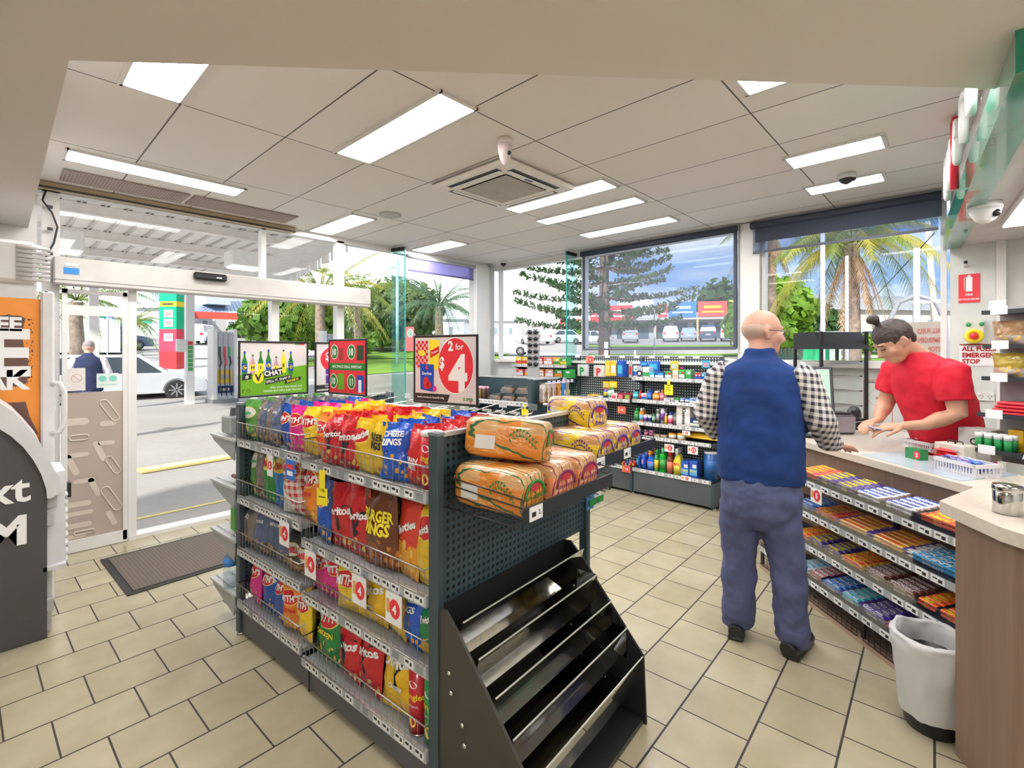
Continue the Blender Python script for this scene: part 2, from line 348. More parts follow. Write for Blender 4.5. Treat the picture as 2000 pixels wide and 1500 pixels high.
def bar(bb, x, z, ang, ln, r, m, y=-.009, hollow=False):
    pts = []
    for k in range(9): a = pi / 2 + pi * k / 8; pts.append((-ln / 2 + r * cos(a), r * sin(a)))
    for k in range(9): a = -pi / 2 + pi * k / 8; pts.append((ln / 2 + r * cos(a), r * sin(a)))
    c, s_ = cos(ang), sin(ang); q = [(x + p[0] * c - p[1] * s_, z + p[0] * s_ + p[1] * c) for p in pts]
    if not hollow: bb.add([(p[0], y, p[1]) for p in q], [tuple(range(len(q)))], m)
    else: bb.tube([(p[0], y, p[1]) for p in q], .006, m, 4, closed=True)
rnd = random.Random(3)
for (x, z, a, ln, r, h) in ((.08, .98, 0, .1, .028, 0), (.28, 1.05, -1.05, .14, .025, 1), (.10, .86, 0, .07, .02, 1), (.06, .66, -1.2, .13, .02, 0), (.22, .74, -1.2, .13, .02, 0), (.09, .73, 0, .1, .018, 0), (.26, .8, 0, .07, .016, 0), (.3, .62, -1.1, .11, .022, 1), (.19, .47, -1.2, .12, .018, 0), (.13, .53, 0, .09, .017, 0), (.08, .36, 0, .14, .02, 0), (.1, .29, 0, .13, .017, 0), (.29, .36, -1.1, .16, .028, 1), (.1, .2, 0, .11, .02, 0), (.13, .14, 0, .09, .013, 1), (.29, .21, -1.2, .09, .018, 0), (.08, .12, 0, .09, .016, 0), (.27, .95, 0, .06, .02, 0)):
    bar(b, x, z, a, ln, r, FILM2, hollow=bool(h))
b.build('patterned_film', dr)
b = B(); b.box((.085, -.02, 1.30), (.1, .003, .17), M('door_sticker', (.78, .72, .70), .5)); b.tube([(.085 + .03 * cos(k * pi / 8), -.022, 1.31 + .03 * sin(k * pi / 8)) for k in range(16)], .002, M('faded_red', (.75, .45, .42), .5), 4, closed=True); b.tube([(.064, -.022, 1.33), (.106, -.022, 1.29)], .002, M('faded_red', (.75, .45, .42)), 4); b.build('no_smoking_sticker', dr)
b = B(); b.box((.265, -.02, 1.285), (.13, .003, .11), M('sticker_pale', (.72, .78, .76), .5))
for x in (.235, .298): b.add([(x + .024 * cos(k * pi / 8), -.0225, 1.30 + .024 * sin(k * pi / 8)) for k in range(16)], [tuple(range(16))], M('sticker_green', (.2, .6, .5), .5))
b.text('PLEASE SANITISE HANDS', .009, (.265, -.0225, 1.253), (1, 0, 0), (0, 0, 1), M('sticker_green', (.2, .6, .5))); b.build('round_symbol_sticker', dr)
# door header beam and sensor
hb = B(); hb.box((1.58, YA - .06, 2.10), (2.55, .14, .20), M('header_grey', (.56, .53, .51), .4), bev=.008); hb.box((1.58, YA - .075, 2.035), (2.55, .12, .004), GREYP)
tag(hb.build('door_header'), 'long pale aluminium header box spanning above the sliding door', 'door header')
b = B(); b.box((1.29, YA - .155, 2.155), (.25, .05, .06), BLACK, bev=.012); b.box((1.35, YA - .182, 2.15), (.04, .002, .01), WHT)
tag(b.build('motion_sensor'), 'black motion sensor bar on the door header', 'sensor')
b = B(); b.box((.40, YA - .133, 2.10), (.085, .003, .045), M('sticker_blue', (.02, .22, .62), .4)); b.box((.40, YA - .133, 2.145), (.07, .002, .02), TICK)
tag(b.build('header_sticker'), 'small blue sticker at the left end of the door header', 'sticker')
b = B()
for i, c in enumerate(((.02, .05, .5), (.85, .02, .06), (.02, .28, .08), (.02, .25, .65))): b.box((.30, YA - .03, 1.78 - i * .145), (.03, .004, .12), M('tab%d' % i, c, .45))
tag(b.build('height_strip'), 'column of blue, red and green stickers on the door jamb', 'sticker')
b = B(); b.lathe([(.017, 0), (.017, .012), (.012, .02)], GRNINK, 12, Matrix.Translation((.30, YA - .03, 1.12)) @ Matrix.Rotation(pi / 2, 4, 'X')); b.box((.30, YA - .028, 1.12), (.045, .004, .09), TICK)
tag(b.build('exit_button'), 'green round push button on the door jamb', 'button')
b = B(); b.tube([(.27, YA - .05, 2.68), (.25, YA - .06, 2.6), (.3, YA - .06, 2.52), (.33, YA - .06, 2.42), (.31, YA - .06, 2.3), (.27, YA - .06, 2.2), (.27, YA - .06, 2.15)], .006, BLACK, 6)
for z in (2.56, 2.4, 2.22): b.box((.29, YA - .06, z), (.03, .02, .02), BLACK)
tag(b.build('loose_cable'), 'loose black cable hanging down the frame beside the door', 'cable')
# low frosted glass below the big window, frosted band
b = B(); b.box((3.56, YA - .005, .62), (1.9, .006, 1.25), FGREY)
for k, (x, z, a, ln) in enumerate(((2.8, 1.1, 0, .2), (2.95, 1.0, 1.57, .2), (3.1, 1.12, 0, .22), (3.2, .95, -1.1, .25), (3.35, 1.05, -1.1, .2), (3.6, 1.1, 0, .2), (3.9, 1.0, 1.2, .2), (4.2, 1.1, 0, .2))): bar(b, x, z, a, ln, .022, M('film_low2', (.55, .56, .54), .55), y=YA - .012)
tag(b.build('frosted_glass_film'), 'grey patterned frosted film on the low part of the big window', 'film')
# standing glass fins
def fin(name, x, y, w_, h, ang, label):
    b = B(); b.box((0, 0, h / 2), (w_, .012, h), mixm('fin_glass', 0, (.72, .92, .90), .06)); b.box((w_ / 2 - .004, 0, h / 2), (.008, .014, h), M('glass_edge', (.05, .45, .40), .2))
    o = b.build(name, loc=(x, y, 0), rz=ang); b2 = B(); b2.box((0, 0, h - .02), (w_, .03, .04), BLACK); b2.build('clamp', o); return tag(o, label, 'glass fin')
fin('glass_fin', 3.22, YA - .12, .20, 2.72, rad(-75), 'green-edged glass fin standing against the glass wall right of the entrance')
fin('glass_fin', XB - .12, 3.50, .20, 2.72, rad(180), 'green-edged glass fin beside the big screen blind')
# ---- blinds
def blind(y0, y1, zt, zb, label, cl, sheer=True, rot=0):
    r = empty('roller_blind', label, 'blind', (XB - .05, y0, zt), 0); Wd = y1 - y0
    T = Matrix.Translation((0, Wd, 0)) @ Matrix.Rotation(pi, 4, 'Z')
    b = B(); b.tube([(0, 0, -.03), (0, Wd, -.03)], .032, M('blind_roll', (.04, .05, .08), .7), 14); b.build('roller_tube', r)
    b = B(); b.box((0, Wd / 2, -.06 - (zt - zb - .06) / 2), (.003, Wd - .04, zt - zb - .06), cl); b.build('blind_cloth', r)
    b = B(); b.box((0, Wd / 2, zb - zt), (.014, Wd - .04, .022), M('blind_bar', (.10, .11, .14), .5)); b.build('bottom_bar', r)
    for q in (0, Wd):
        b = B(); b.box((.01, q, -.03), (.05, .012, .07), CHROME); b.build('bracket', r)
    if sheer:
        b = B()
        for q in (.03, Wd - .03): b.box((.008, q, -(zt - zb) / 2), (.006, .035, zt - zb), M('blind_edge', (.03, .04, .07), .7))
        b.build('side_channel', r)
    return r
SHEER = mixm('screen_cloth', .16, (.92, .95, 1.0), dif=(.32, .34, .38))
blind(1.585, 3.40, 2.72, 1.54, 'wide see-through screen blind drawn down over the window', SHEER)
bl = blind(.125, 1.475, 2.72, 2.44, 'short blind half drawn, tilted, over the palm window', mixm('screen_cloth2', .22, (.78, .84, .95), dif=(.2, .22, .26)), False)
b = B(); b.prism([(0, 0), (0, 1.31), (.002, 1.31), (.002, 0)], -.19, -.05, M('blind_roll', (.04, .05, .08), .7)); b.build('valance', bl)
r = empty('roller_blind', 'narrow violet blind rolled up above the big corner window', 'blind', (3.38, YA - .05, 2.66))
B().box((.55, 0, -.09), (1.05, .004, .15), mixm('violet_cloth', .55, (.5, .5, .8), dif=(.35, .32, .62))).build('blind_cloth', r); B().tube([(0, 0, 0), (1.1, 0, 0)], .022, GREYP, 10).build('roller_tube', r); B().box((.55, 0, -.17), (1.05, .012, .02), M('violet_bar', (.1, .09, .2), .5)).build('bottom_bar', r)
# ---- ceiling lights
EM = bpy.data.materials.new('light_diffuser'); EM.use_nodes = True; e_ = EM.node_tree.nodes['Principled BSDF']; e_.inputs['Base Color'].default_value = (.9, .9, .9, 1)
e_.inputs['Emission Color'].default_value = (1, .98, .95, 1); e_.inputs['Emission Strength'].default_value = PANEL_POWER
LF = M('light_frame', (.72, .71, .70), .5)
LI = [(.40, .64, 1.85, 2.83, 'beside the soffit corner'), (.31, 1.31, 3.97, 4.19, 'running along the entrance'), (1.44, 1.68, 1.81, 2.83, 'left of the ceiling camera'), (2.18, 2.42, 3.98, 4.84, 'beyond the round ceiling vent'),
      (2.95, 3.17, 1.88, 2.87, 'nearest the air conditioner'), (3.46, 3.64, 1.90, 2.93, 'between two others right of the air conditioner'), (4.17, 4.37, 1.95, 2.94, 'closest to the wide blind'), (3.43, 3.66, .34, .84, 'over the cash register'),
      (4.15, 4.36, .41, .88, 'behind the small dome camera near the window'), (2.26, 2.47, -.25, .76, 'cut off by the soffit edge above the counter'), (3.42, 3.68, 4.12, 4.84, 'near the violet blind')]
for x0, x1, y0, y1, wh in LI:
    r = empty('ceiling_light', 'white troffer light %s' % wh, 'ceiling light', ((x0 + x1) / 2, (y0 + y1) / 2, ZC), 0, 'fluorescent panels in the tiled ceiling')
    wx, wy = x1 - x0, y1 - y0; b = B()
    for sx_ in (-1, 1): b.box((sx_ * (wx / 2), 0, -.006), (.02, wy + .02, .014), LF); b.box((0, sx_ * (wy / 2), -.006), (wx, .02, .014), LF)
    b.build('frame', r); B().box((0, 0, -.004), (wx - .02, wy - .02, .006), EM).build('diffuser', r)
# ---- air conditioner cassette
r = empty('air_conditioner', 'square white ceiling cassette air conditioner with central slatted grille', 'air conditioner', (2.565, 2.475, ZC))
b = B(); b.box((0, 0, -.023), (.76, .78, .04), M('ac_white', (.80, .77, .73), .4), bev=.02); b.build('panel', r)
b = B()
for k in range(30): b.box((-.2 + k * .4 / 29, 0, -.044), (.006, .44, .008), M('ac_slat', (.66, .62, .56), .5))
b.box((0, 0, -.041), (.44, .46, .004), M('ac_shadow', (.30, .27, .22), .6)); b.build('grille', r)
for a in range(4):
    b = B(); T = Matrix.Rotation(a * pi / 2, 4, 'Z'); b.box((.30, 0, -.041), (.055, .5, .006), BLACK, X=T); b.box((.285, 0, -.046), (.02, .48, .004), WHT, X=T, ry=.3); b.build('louvre', r)
b = B(); b.box((-.02, -.26, -.044), (.07, .02, .004), M('badge_blue', (.05, .1, .25), .3)); b.build('badge', r)
def dome(x, y, z, label, R=.05, L_=.12, tint=(.80, .70, .70), ang=0, dark=False):
    r = empty('security_camera', label, 'security camera', (x, y, z), ang)
    b = B(); b.lathe([(R * .95, 0), (R, -.02), (R, -.035)], M('cam_w%d' % int(R * 1000), tint, .35)); b.build('base', r)
    b = B(); b.lathe([(R * .97, -.03), (R * .9, -L_ * .5), (R * .6, -L_ * .82), (R * .2, -L_), (.001, -L_ - .002)], BLACK if dark else M('cam_w%d' % int(R * 1000), tint, .3)); b.build('housing', r)
    b = B(); b.ball((0, -R * .75, -L_ * .6), R * .3, BLACK, 8); b.build('lens', r); return r
dome(2.03, 1.95, ZC, 'pink-white bullet shaped camera hanging from the tiled ceiling', .045, .15)
dome(4.05, .60, ZC, 'small silver dome camera on ceiling near the register', .055, .07, (.7, .7, .7), dark=True)
dome(XB - .22, 4.55, ZC, 'little black camera under ceiling at the glass corner', .045, .08, (.1, .1, .1), dark=True)
b = B(); b.lathe([(.10, 0), (.10, -.008), (.085, -.014), (.06, -.01), (.05, -.018), (.001, -.018)], M('vent_grey', (.45, .45, .45), .4)); tag(b.build('ceiling_vent', loc=(2.44, 3.77, ZC)), 'round grey vent in the ceiling tiles', 'vent')
for x0, x1, y1, wh in ((.33, 1.06, 4.72, 'above the left side of the door'), (1.09, 1.90, 4.72, 'above the right side of the door')):
    r = empty('ceiling_grille', 'brown perforated air grille in the ceiling %s' % wh, 'grille', ((x0 + x1) / 2, 4.57, ZC), 0, 'air grilles above the entrance')
    b = B(); b.box((0, 0, -.006), (x1 - x0, .30, .01), M('grille_brown', (.30, .24, .21), .6)); b.build('backing', r)
    b = B()
    for k in range(40): b.box((-(x1 - x0) / 2 + (k + .5) * (x1 - x0) / 40, 0, -.012), (.004, .29, .004), M('grille_bar', (.48, .41, .38), .5))
    b.build('bars', r)
b = B(); b.box((1.1, YA - .06, ZC - .03), (1.9, .05, .05), M('brass_track', (.42, .34, .20), .4)); b.box((1.1, YA - .09, ZC - .045), (1.9, .01, .012), INK); tag(b.build('shutter_track'), 'bronze shutter track along the ceiling over the entrance', 'track')
# ---- bulkhead over the counter
p0 = g(1843, 487, 2.28); p1 = g(1967, 183, 2.28); dirb = (p1 - p0).normalized(); nb = Vector((dirb.y, -dirb.x, 0))
if nb.y > 0: nb = -nb
A_ = p0 - dirb * ((p0.x - XB) / dirb.x) if False else p0 + dirb * ((XB - .001 - p0.x) / dirb.x); Z_ = p0 + dirb * ((1.95 - p0.x) / dirb.x)
BULK = M('bulkhead_white', (.72, .72, .71), .4)
poly = [A_ + nb * .10, Z_ + nb * .10, Z_ + nb * 2.2, A_ + nb * 2.2]
B().prism([(p.x, p.y) for p in poly][::-1], 2.30, ZC - .003, BULK).build('ceiling_bulkhead', struct=True)
GRN = M('fascia_green', (.01, .26, .16), .12, coat=.6, var=.03)
b = B(); b.prism([(p.x, p.y) for p in (A_, Z_, Z_ + nb * .098, A_ + nb * .098)][::-1], 2.28, 2.44, GRN)
tag(b.build('green_fascia'), 'glossy green fascia band under the white bulkhead above the counter', 'fascia')
b = B(); b.prism([(p.x, p.y) for p in (A_ + nb * .05, Z_ + nb * .05, Z_ + nb * .098, A_ + nb * .098)][::-1], 2.44, ZC - .003, BULK); b.build('trim_20', struct=True)
up = Vector((0, 0, 1)); LW = M('letter_white', (.82, .82, .82), .35); LR = M('letter_red', (.7, .02, .05), .3)
for k, (dx, m_, h, shp) in enumerate(((.95, LW, .30, 1), (1.15, LW, .26, 0), (1.32, LW, .28, 1), (1.47, LR, .42, 0), (1.62, LW, .26, 1), (1.95, LW, .24, 0), (2.25, LW, .24, 1))):
    o = A_ + dirb * dx - nb * .03; o.z = 0; b = B(); pts = []
    if shp: b.tube([o + dirb * .055 * cos(a * pi / 8) + up * (2.56 + h * .4 * sin(a * pi / 8)) for a in range(0, 17)], .016, m_, 8)
    else: b.tube([o + up * (2.55 - h * .45), o + up * (2.55 + h * .4)], .018, m_, 8); b.tube([o + up * (2.55 + h * .38) - dirb * .06, o + up * (2.55 + h * .38) + dirb * .06], .016, m_, 8)
    b.add([tuple(o + nb * .03 + dirb * a + up * z) for a, z in ((-.01, 2.5), (.01, 2.5), (.01, 2.52), (-.01, 2.52))], [(0, 1, 2, 3)], m_)
    tag(b.build('raised_letter'), '%s raised letter on the bulkhead, %s' % ('red' if m_ is LR else 'white', ['nearest the window', 'second from the window', 'third from the window', 'standing out below the white ones', 'just camera-side of the red one', 'second on the camera side of the red one', 'farthest from the window'][k]), 'letter', 'raised letters along the bulkhead')
r = empty('ceiling_light', 'bright batten light under the low bulkhead by the dome camera', 'ceiling light', (3.62, -.26, 2.30), rad(4)); B().box((0, 0, -.02), (1.15, .13, .04), LF, bev=.008).build('frame', r); B().box((0, 0, -.042), (1.1, .1, .006), EM).build('diffuser', r)
dome(3.62, -.08, 2.30, 'large white dome camera under the bulkhead beside the green fascia', .07, .11, (.74, .74, .74), rad(-40))
# ================================================================ ISLAND SHELVING WITH THE CRISPS
N0 = Vector((1.003, 1.283, 0)); A4 = rad(4)
def LG(x, y, z=0): return N0 + E1 * x + E2 * y + Vector((0, 0, z))
def peg_mat(name, c, hole, pitch=.026, r=.27, axis=0):
    if name in MATS: return MATS[name]
    m, n, b = base_mat(name); G = NG(m); vec, o = G.xyz('Object'); a = o[axis]; z = o[2]
    fa = G.m('SUBTRACT', G.m('FRACT', G.m('DIVIDE', a, pitch)), .5); fz = G.m('SUBTRACT', G.m('FRACT', G.m('DIVIDE', z, pitch)), .5)
    d = G.m('SQRT', G.m('ADD', G.m('MULTIPLY', fa, fa), G.m('MULTIPLY', fz, fz))); h = G.m('LESS_THAN', d, r)
    m.node_tree.links.new(G.mix(h, c, hole), b.inputs['Base Color']); b.inputs['Roughness'].default_value = .4
    bp = m.node_tree.nodes.new('ShaderNodeBump'); bp.inputs['Strength'].default_value = .8; bp.inputs['Distance'].default_value = .004
    m.node_tree.links.new(G.m('MINIMUM', d, r * 1.15), bp.inputs['Height']); m.node_tree.links.new(bp.outputs[0], b.inputs['Normal']); MATS[name] = m; return m
PEGX = peg_mat('pegboard', (.045, .08, .10), (.008, .012, .015)); PEGY = peg_mat('pegboard_side', (.03, .04, .05), (.35, .36, .36), .026, .22, 1)
PEGB = peg_mat('pegboard_window', (.035, .05, .055), (.80, .84, .84), .028, .26, 1)  # pale hole colour paints in window light coming through the board
gd = empty('gondola_shelving', 'dark island shelving unit holding crisp packets in wire baskets', 'shelving', N0, A4)
GL = 1.565
B().box((.5, GL / 2, .055), (.94, GL - .02, .11), CHAR2).box((.02, GL / 2 - .01, .075), (.012, GL - .04, .11), CHAR2).box((-.004 + .012, .83, .06), (.004, .004, .1), BLACK).build('kick_plate', gd)
B().box((.5, GL / 2, .66), (.03, GL - .02, 1.11), PEGY).build('back_panel', gd)
B().box((.5, GL / 2, 1.222), (.05, GL + .02, .016), M('top_rail', (.62, .63, .64), .3, .4)).build('top_rail', gd)
for (x, y) in ((.015, .012), (.985, .012), (.015, GL - .012), (.985, GL - .012)):
    b = B(); b.box((x, y, .62), (.032, .045, 1.22), DARK, bev=.003); b.box((x, y, 1.228), (.034, .047, .01), M('post_cap', (.16, .2, .22), .4))
    o = b.build('post', gd); B().lathe([(.02, 0), (.02, .01), (.008, .014), (.008, .03)], CHROME, 10, Matrix.Translation((x, y, 0))).build('foot', o)
B().box((.5, .018, .93), (.94, .02, .58), PEGX).box((.5, .018, 1.222), (.94, .03, .014), M('top_rail', (.62, .63, .64))).build('end_panel', gd)
B().box((.5, GL - .018, .72), (.94, .02, 1.0), PEGX).box((.5, GL - .018, 1.222), (.94, .03, .012), M('top_rail', (.62, .63, .64))).build('end_panel', gd)
TPL = {}
def ticket_strip(b, y0, y1, z, x=-.006, seed=0, h=.028, axis='y'):
    b.box((x + .0002, (y0 + y1) / 2, z), (.0022, y1 - y0, h + .006), M('strip_clear', (.42, .44, .46), .3))
    rr = random.Random(seed); y = y0
    while y < y1 - .06:
        w_ = .048
        if rr.random() < .8:
            b.box((x - .001, y + w_ / 2, z), (.002, w_, h), TICK)
            b.box((x - .0025, y + w_ * .68, z + .004), (.001, w_ * .36, h * .3), INK); b.box((x - .0025, y + w_ * .25, z), (.001, w_ * .18, h * .45), INK)
        else: b.box((x - .001, y + w_ / 2, z), (.002, w_ * .7, h * .8), M('ticket_grey', (.25, .28, .3), .4))
        y += w_ + .006 + (.02 if rr.random() < .3 else 0)
SHN = [1.02, .672, .435, .15]; SHF = [1.035, .735, .462, .185]
WIRE = M('basket_wire', (.42, .41, .40), .3, 1, var=.03)
def wire_basket(parent, y0, y1, z, h, x=-.012, ret=.18):
    b = B(); r_ = .0012
    b.tube([(x + ret, y0 + .006, z + h), (x, y0 + .006, z + h), (x, y1 - .006, z + h), (x + ret, y1 - .006, z + h)], .003, WIRE, 6)
    b.tube([(x, y0 + .006, z), (x, y1 - .006, z)], .0025, WIRE, 5)
    n = int((y1 - y0) / .034)
    for i in range(n + 1): y = y0 + .006 + (y1 - y0 - .012) * i / n; b.tube([(x, y, z), (x, y, z + h)], r_, WIRE, 4)
    for i in range(7): b.tube([(x + ret * i / 7, y0 + .006, z), (x + ret * i / 7, y0 + .006, z + h)], r_, WIRE, 4); b.tube([(x + ret * i / 7, y1 - .006, z), (x + ret * i / 7, y1 - .006, z + h)], r_, WIRE, 4)
    return b.build('wire_basket', parent)
for bay, (ya, yb, SH) in enumerate(((.035, .86, SHN), (.875, 1.535, SHF))):
    for k, z in enumerate(SH):
        dpt = .47
        b = B(); b.box((dpt / 2 + .004, (ya + yb) / 2, z - .012), (dpt, yb - ya, .018), M('shelf_grey', (.30, .32, .34), .4)); b.box((-.004, (ya + yb) / 2, z - .008), (.012, yb - ya, .040), LIPM)
        s = b.build('shelf', gd); b = B(); ticket_strip(b, ya + .01, yb - .01, z - .008, -.010, bay * 10 + k); b.build('ticket_strip', s)
        wire_basket(s, ya, yb, z + .014, .085)
# far-side shelves of the island (towards the door), seen edge-on at its end
b = B()
esh = []
for z, o_ in ((1.03, 'upper'), (.77, 'middle'), (.49, 'lower'), (.20, 'bottom')):
    b = B(); b.box((.42, GL + .17, z), (.86, .34, .012), M('shelf_pale', (.55, .56, .57), .35, .2)); 
    for x in (-.005, .85): b.add([(x, GL, z), (x, GL + .34, z), (x, GL + .30, z - .03), (x, GL + .02, z - .11), (x + .004, GL, z), (x + .004, GL + .34, z), (x + .004, GL + .30, z - .03), (x + .004, GL + .02, z - .11)], [(0, 1, 2, 3), (7, 6, 5, 4), (0, 4, 5, 1), (1, 5, 6, 2), (2, 6, 7, 3)], M('bracket_grey', (.34, .36, .37), .4))
    for i in range(12): b.tube([(.02 + i * .07, GL + .02, z + .012), (.02 + i * .07, GL + .33, z + .012)], .003, CHROME, 4)
    b.build('end_shelf', gd)
# ---------------------------------------------------------------- crisp packets
def bag_t(u, v, d, k=.62): return d / 2 * (max(0, sin(pi * min(1, max(0, u)))) ** k) * (max(0, sin(pi * min(1, max(0, (v - .04) / .9)))) ** .55)
def make_bag(mat, w_, h, d, texts=(), seed=0, nu=12, nv=14, crimp=True):
    b = B(); nzv = Vector((seed * 3.1, seed * 1.7, 0))
    def pt(u, v, s):
        t = bag_t(u, v, d) ; x = (u - .5) * w_ * (1 - .10 * sin(pi * v) ** 2 * .9); z = v * h
        n_ = noise.noise(Vector((u * 3, v * 4, s * 2)) + nzv) * .012 + noise.noise(Vector((u * 9, v * 9, s)) + nzv) * .005
        t = t + (n_ if 0 < v < 1 and 0 < u < 1 else 0) * (1 if t > .004 else 0)
        lean = .012 * noise.noise(Vector((u * 2.2, 0, 7)) + nzv) * (v ** 3) * 3
        if v > .93: z += .006 * noise.noise(Vector((u * 7, 3, 1)) + nzv)
        return Vector((x, s * t + lean, z))
    b.grid(lambda u, v: pt(u, v, -1), nu, nv, mat); b.grid(lambda u, v: pt(1 - u, v, 1), nu, nv, mat)
    for (s_, size, m_, z, dy, sx) in texts:
        def fn(p):
            u = p.x / w_ / .95 + .5; v = p.z / h; u = min(.97, max(.03, u)); q = pt(u, v, -1); q.y -= .0035; q.x = p.x * .95; return q
        c, s2 = cos(rad(dy)), sin(rad(dy))
        b.text(s_, size, (0, 0, z * h), (c, 0, s2), (-s2, 0, c), m_, fn=fn, sx=sx, bold=2)
    return b
BK = INK
LOG = (.72, .02, .03)
STY = {
 'pink': (('bag_pink', (.78, .02, .30), (.75, .03, .30), LOG), [("SMITH'S", .042, WHT, .68, 6, 1)], 'pink crinkle cut crisp packet'),
 'yellow': (('bag_yellow', (.90, .62, .02), (.90, .58, .02), LOG), [("SMITH'S", .042, WHT, .68, 6, 1)], 'yellow crinkle cut crisp packet'),
 'orange': (('bag_orange', (.88, .25, .02), (.85, .30, .02), LOG), [("SMITH'S", .042, WHT, .68, 6, 1), ("BACON", .026, REDINK, .45, 0, 1)], 'orange crinkle cut crisp packet'),
 'blue': (('bag_blue', (.01, .09, .48), (.01, .08, .42), LOG), [("SMITH'S", .042, WHT, .68, 6, 1)], 'blue crinkle cut crisp packet'),
 'green': (('bag_green', (.01, .26, .05), (.01, .22, .04), LOG), [("SMITH'S", .042, WHT, .72, 6, 1), ("CHICKEN", .024, YEL, .46, 0, 1)], 'green crinkle cut crisp packet'),
 'redcorn': (('bag_redcorn', (.62, .01, .02), (.50, .01, .015), None, .68, .30), [("V", .13, BK, .50, 0, 1.2), ("Doritos", .040, WHT, .60, 8, 1)], 'red corn chip packet with white lettering'),
 'yelcorn': (('bag_yelcorn', (.90, .55, .01), (.85, .50, .02), None, .68, .30), [("V", .13, BK, .55, 0, 1.2), ("Doritos", .042, WHT, .66, 8, 1), ("CHEESE", .018, WHT, .35, 0, 1)], 'yellow corn chip packet with white lettering'),
 'burger': (('bag_burger', (.16, .04, .015), (.24, .06, .015), None, .6, .42, False, (.62, .22, .03)), [("BURGER", .045, YEL, .70, 0, .8), ("RINGS", .050, YEL, .54, 0, .8)], 'brown packet of onion-ring snacks with yellow lettering'),
 'burgery': (('bag_burgery', (.85, .58, .02), (.80, .5, .02), None, .6, .35, False, (.62, .22, .03)), [("BURGER", .042, BK, .70, 0, .8), ("RINGS", .046, BK, .55, 0, .8)], 'yellow packet of ring snacks with black lettering'),
 'twist': (('bag_twist', (.86, .55, .02), (.88, .60, .02), (.75, .02, .03)), [("Twisties", .042, WHT, .67, 24, .9)], 'yellow twisted snack packet with slanting red band'),
 'twistr': (('bag_twistr', (.72, .05, .03), (.82, .35, .02), None, .68, .5), [("Twisties", .042, WHT, .60, 24, .9)], 'red and orange twisted snack packet with slanting white word'),
 'thingreen': (('bag_thingreen', (.02, .26, .04), (.02, .28, .04), (.88, .66, .05), .74, .22), [("Thins", .045, REDINK, .74, 10, 1)], 'green thin-cut crisp packet with yellow oval'),
 'thinblue': (('bag_thinblue', (.01, .20, .60), (.01, .18, .55), (.88, .66, .05), .74, .22), [("Thins", .045, REDINK, .74, 10, 1)], 'bright blue thin-cut crisp packet with yellow oval'),
 'check': (('bag_check', (.72, .55, .42), (.70, .48, .34), (.70, .04, .04), .74, .3, True), [("Honest", .03, WHT, .74, 8, 1)], 'red and cream checked crisp packet'),
 'denim': (('bag_denim', (.11, .15, .27), (.10, .09, .10), None, .6, .42, False, (.5, .28, .1)), [("RED ROCK", .018, WHT, .8, 0, 1)], 'denim blue deli crisp packet'),
 'grey': (('bag_grey', (.24, .20, .18), (.14, .11, .10), None, .6, .42, False, (.5, .28, .1)), [("DELI", .024, WHT, .8, 0, 1)], 'charcoal grey deli crisp packet'),
 'chilli': (('bag_chilli', (.04, .045, .05), (.40, .16, .04), (.80, .78, .76), .52, .36), [("CHILLI", .042, REDINK, .52, 0, .9)], 'black packet with red chilli lettering on white'),
 'limeg': (('bag_limeg', (.10, .33, .06), (.08, .22, .05), (.8, .8, .75)), [("GRAIN", .026, GRNINK, .68, 0, 1)], 'mid-green grain chip packet'),
 'rings': (('bag_rings', (.01, .10, .62), (.01, .12, .62), None, .6, .5, False, (.85, .42, .04)), [("CHEESE", .030, WHT, .80, 4, 1), ("RINGS", .034, WHT, .66, 4, 1)], 'royal blue cheese ring snack packet'),
 'ggreen': (('bag_ggreen', (.01, .24, .07), (.80, .50, .03), None, .6, .35, False, (.85, .42, .04)), [("Twisties", .036, WHT, .62, 20, .9)], 'dark green snack packet with slanting white word'),
 'grainred': (('bag_grainred', (.66, .02, .02), (.58, .02, .02), None, .68, .2, False, (.85, .5, .1)), [("GRAIN", .026, WHT, .42, 0, 1), ("FREE", .03, WHT, .30, 0, 1)], 'red packet printed with a pile of yellow chips'),
}
def bmat(a):
    n_ = a[0]; ar = list(a[1:]) + [None] * 7
    return bagmat(n_, ar[0], ar[1], ar[2], ar[3] or .68, ar[4] or .38, bool(ar[5]), ar[6] or (.85, .55, .12))
BAGS = {}
def place_bag(sty, X, Y, z, w_, h, d, rz, label, group=None, tilt=0, seed=0, frame=LG, a0=A4 - pi / 2):
    k = (sty, seed % 3, round(w_, 2), round(h, 2))
    if k not in BAGS:
        a, tx, ds = STY[sty]; s = w_ / .18
        BAGS[k] = make_bag(bmat(a), w_, h, d, [(t[0], t[1] * s * 1.18, *t[2:]) for t in tx], seed % 3 + len(BAGS) * .37).mesh('crisp_packet')
    o = bpy.data.objects.new('crisp_packet', BAGS[k]); COL.objects.link(o); o.location = frame(X, Y, z); o.rotation_euler = (tilt, 0, a0 + rz)
    return tag(o, label, 'crisps', group)
rb = random.Random(11)
ORD = ['first', 'second', 'third', 'fourth', 'fifth', 'sixth', 'seventh', 'eighth', 'ninth', 'tenth', 'eleventh', 'twelfth', 'thirteenth', 'fourteenth', 'fifteenth', 'sixteenth', 'seventeenth', 'eighteenth', 'nineteenth', 'twentieth', 'twenty-first', 'twenty-second']
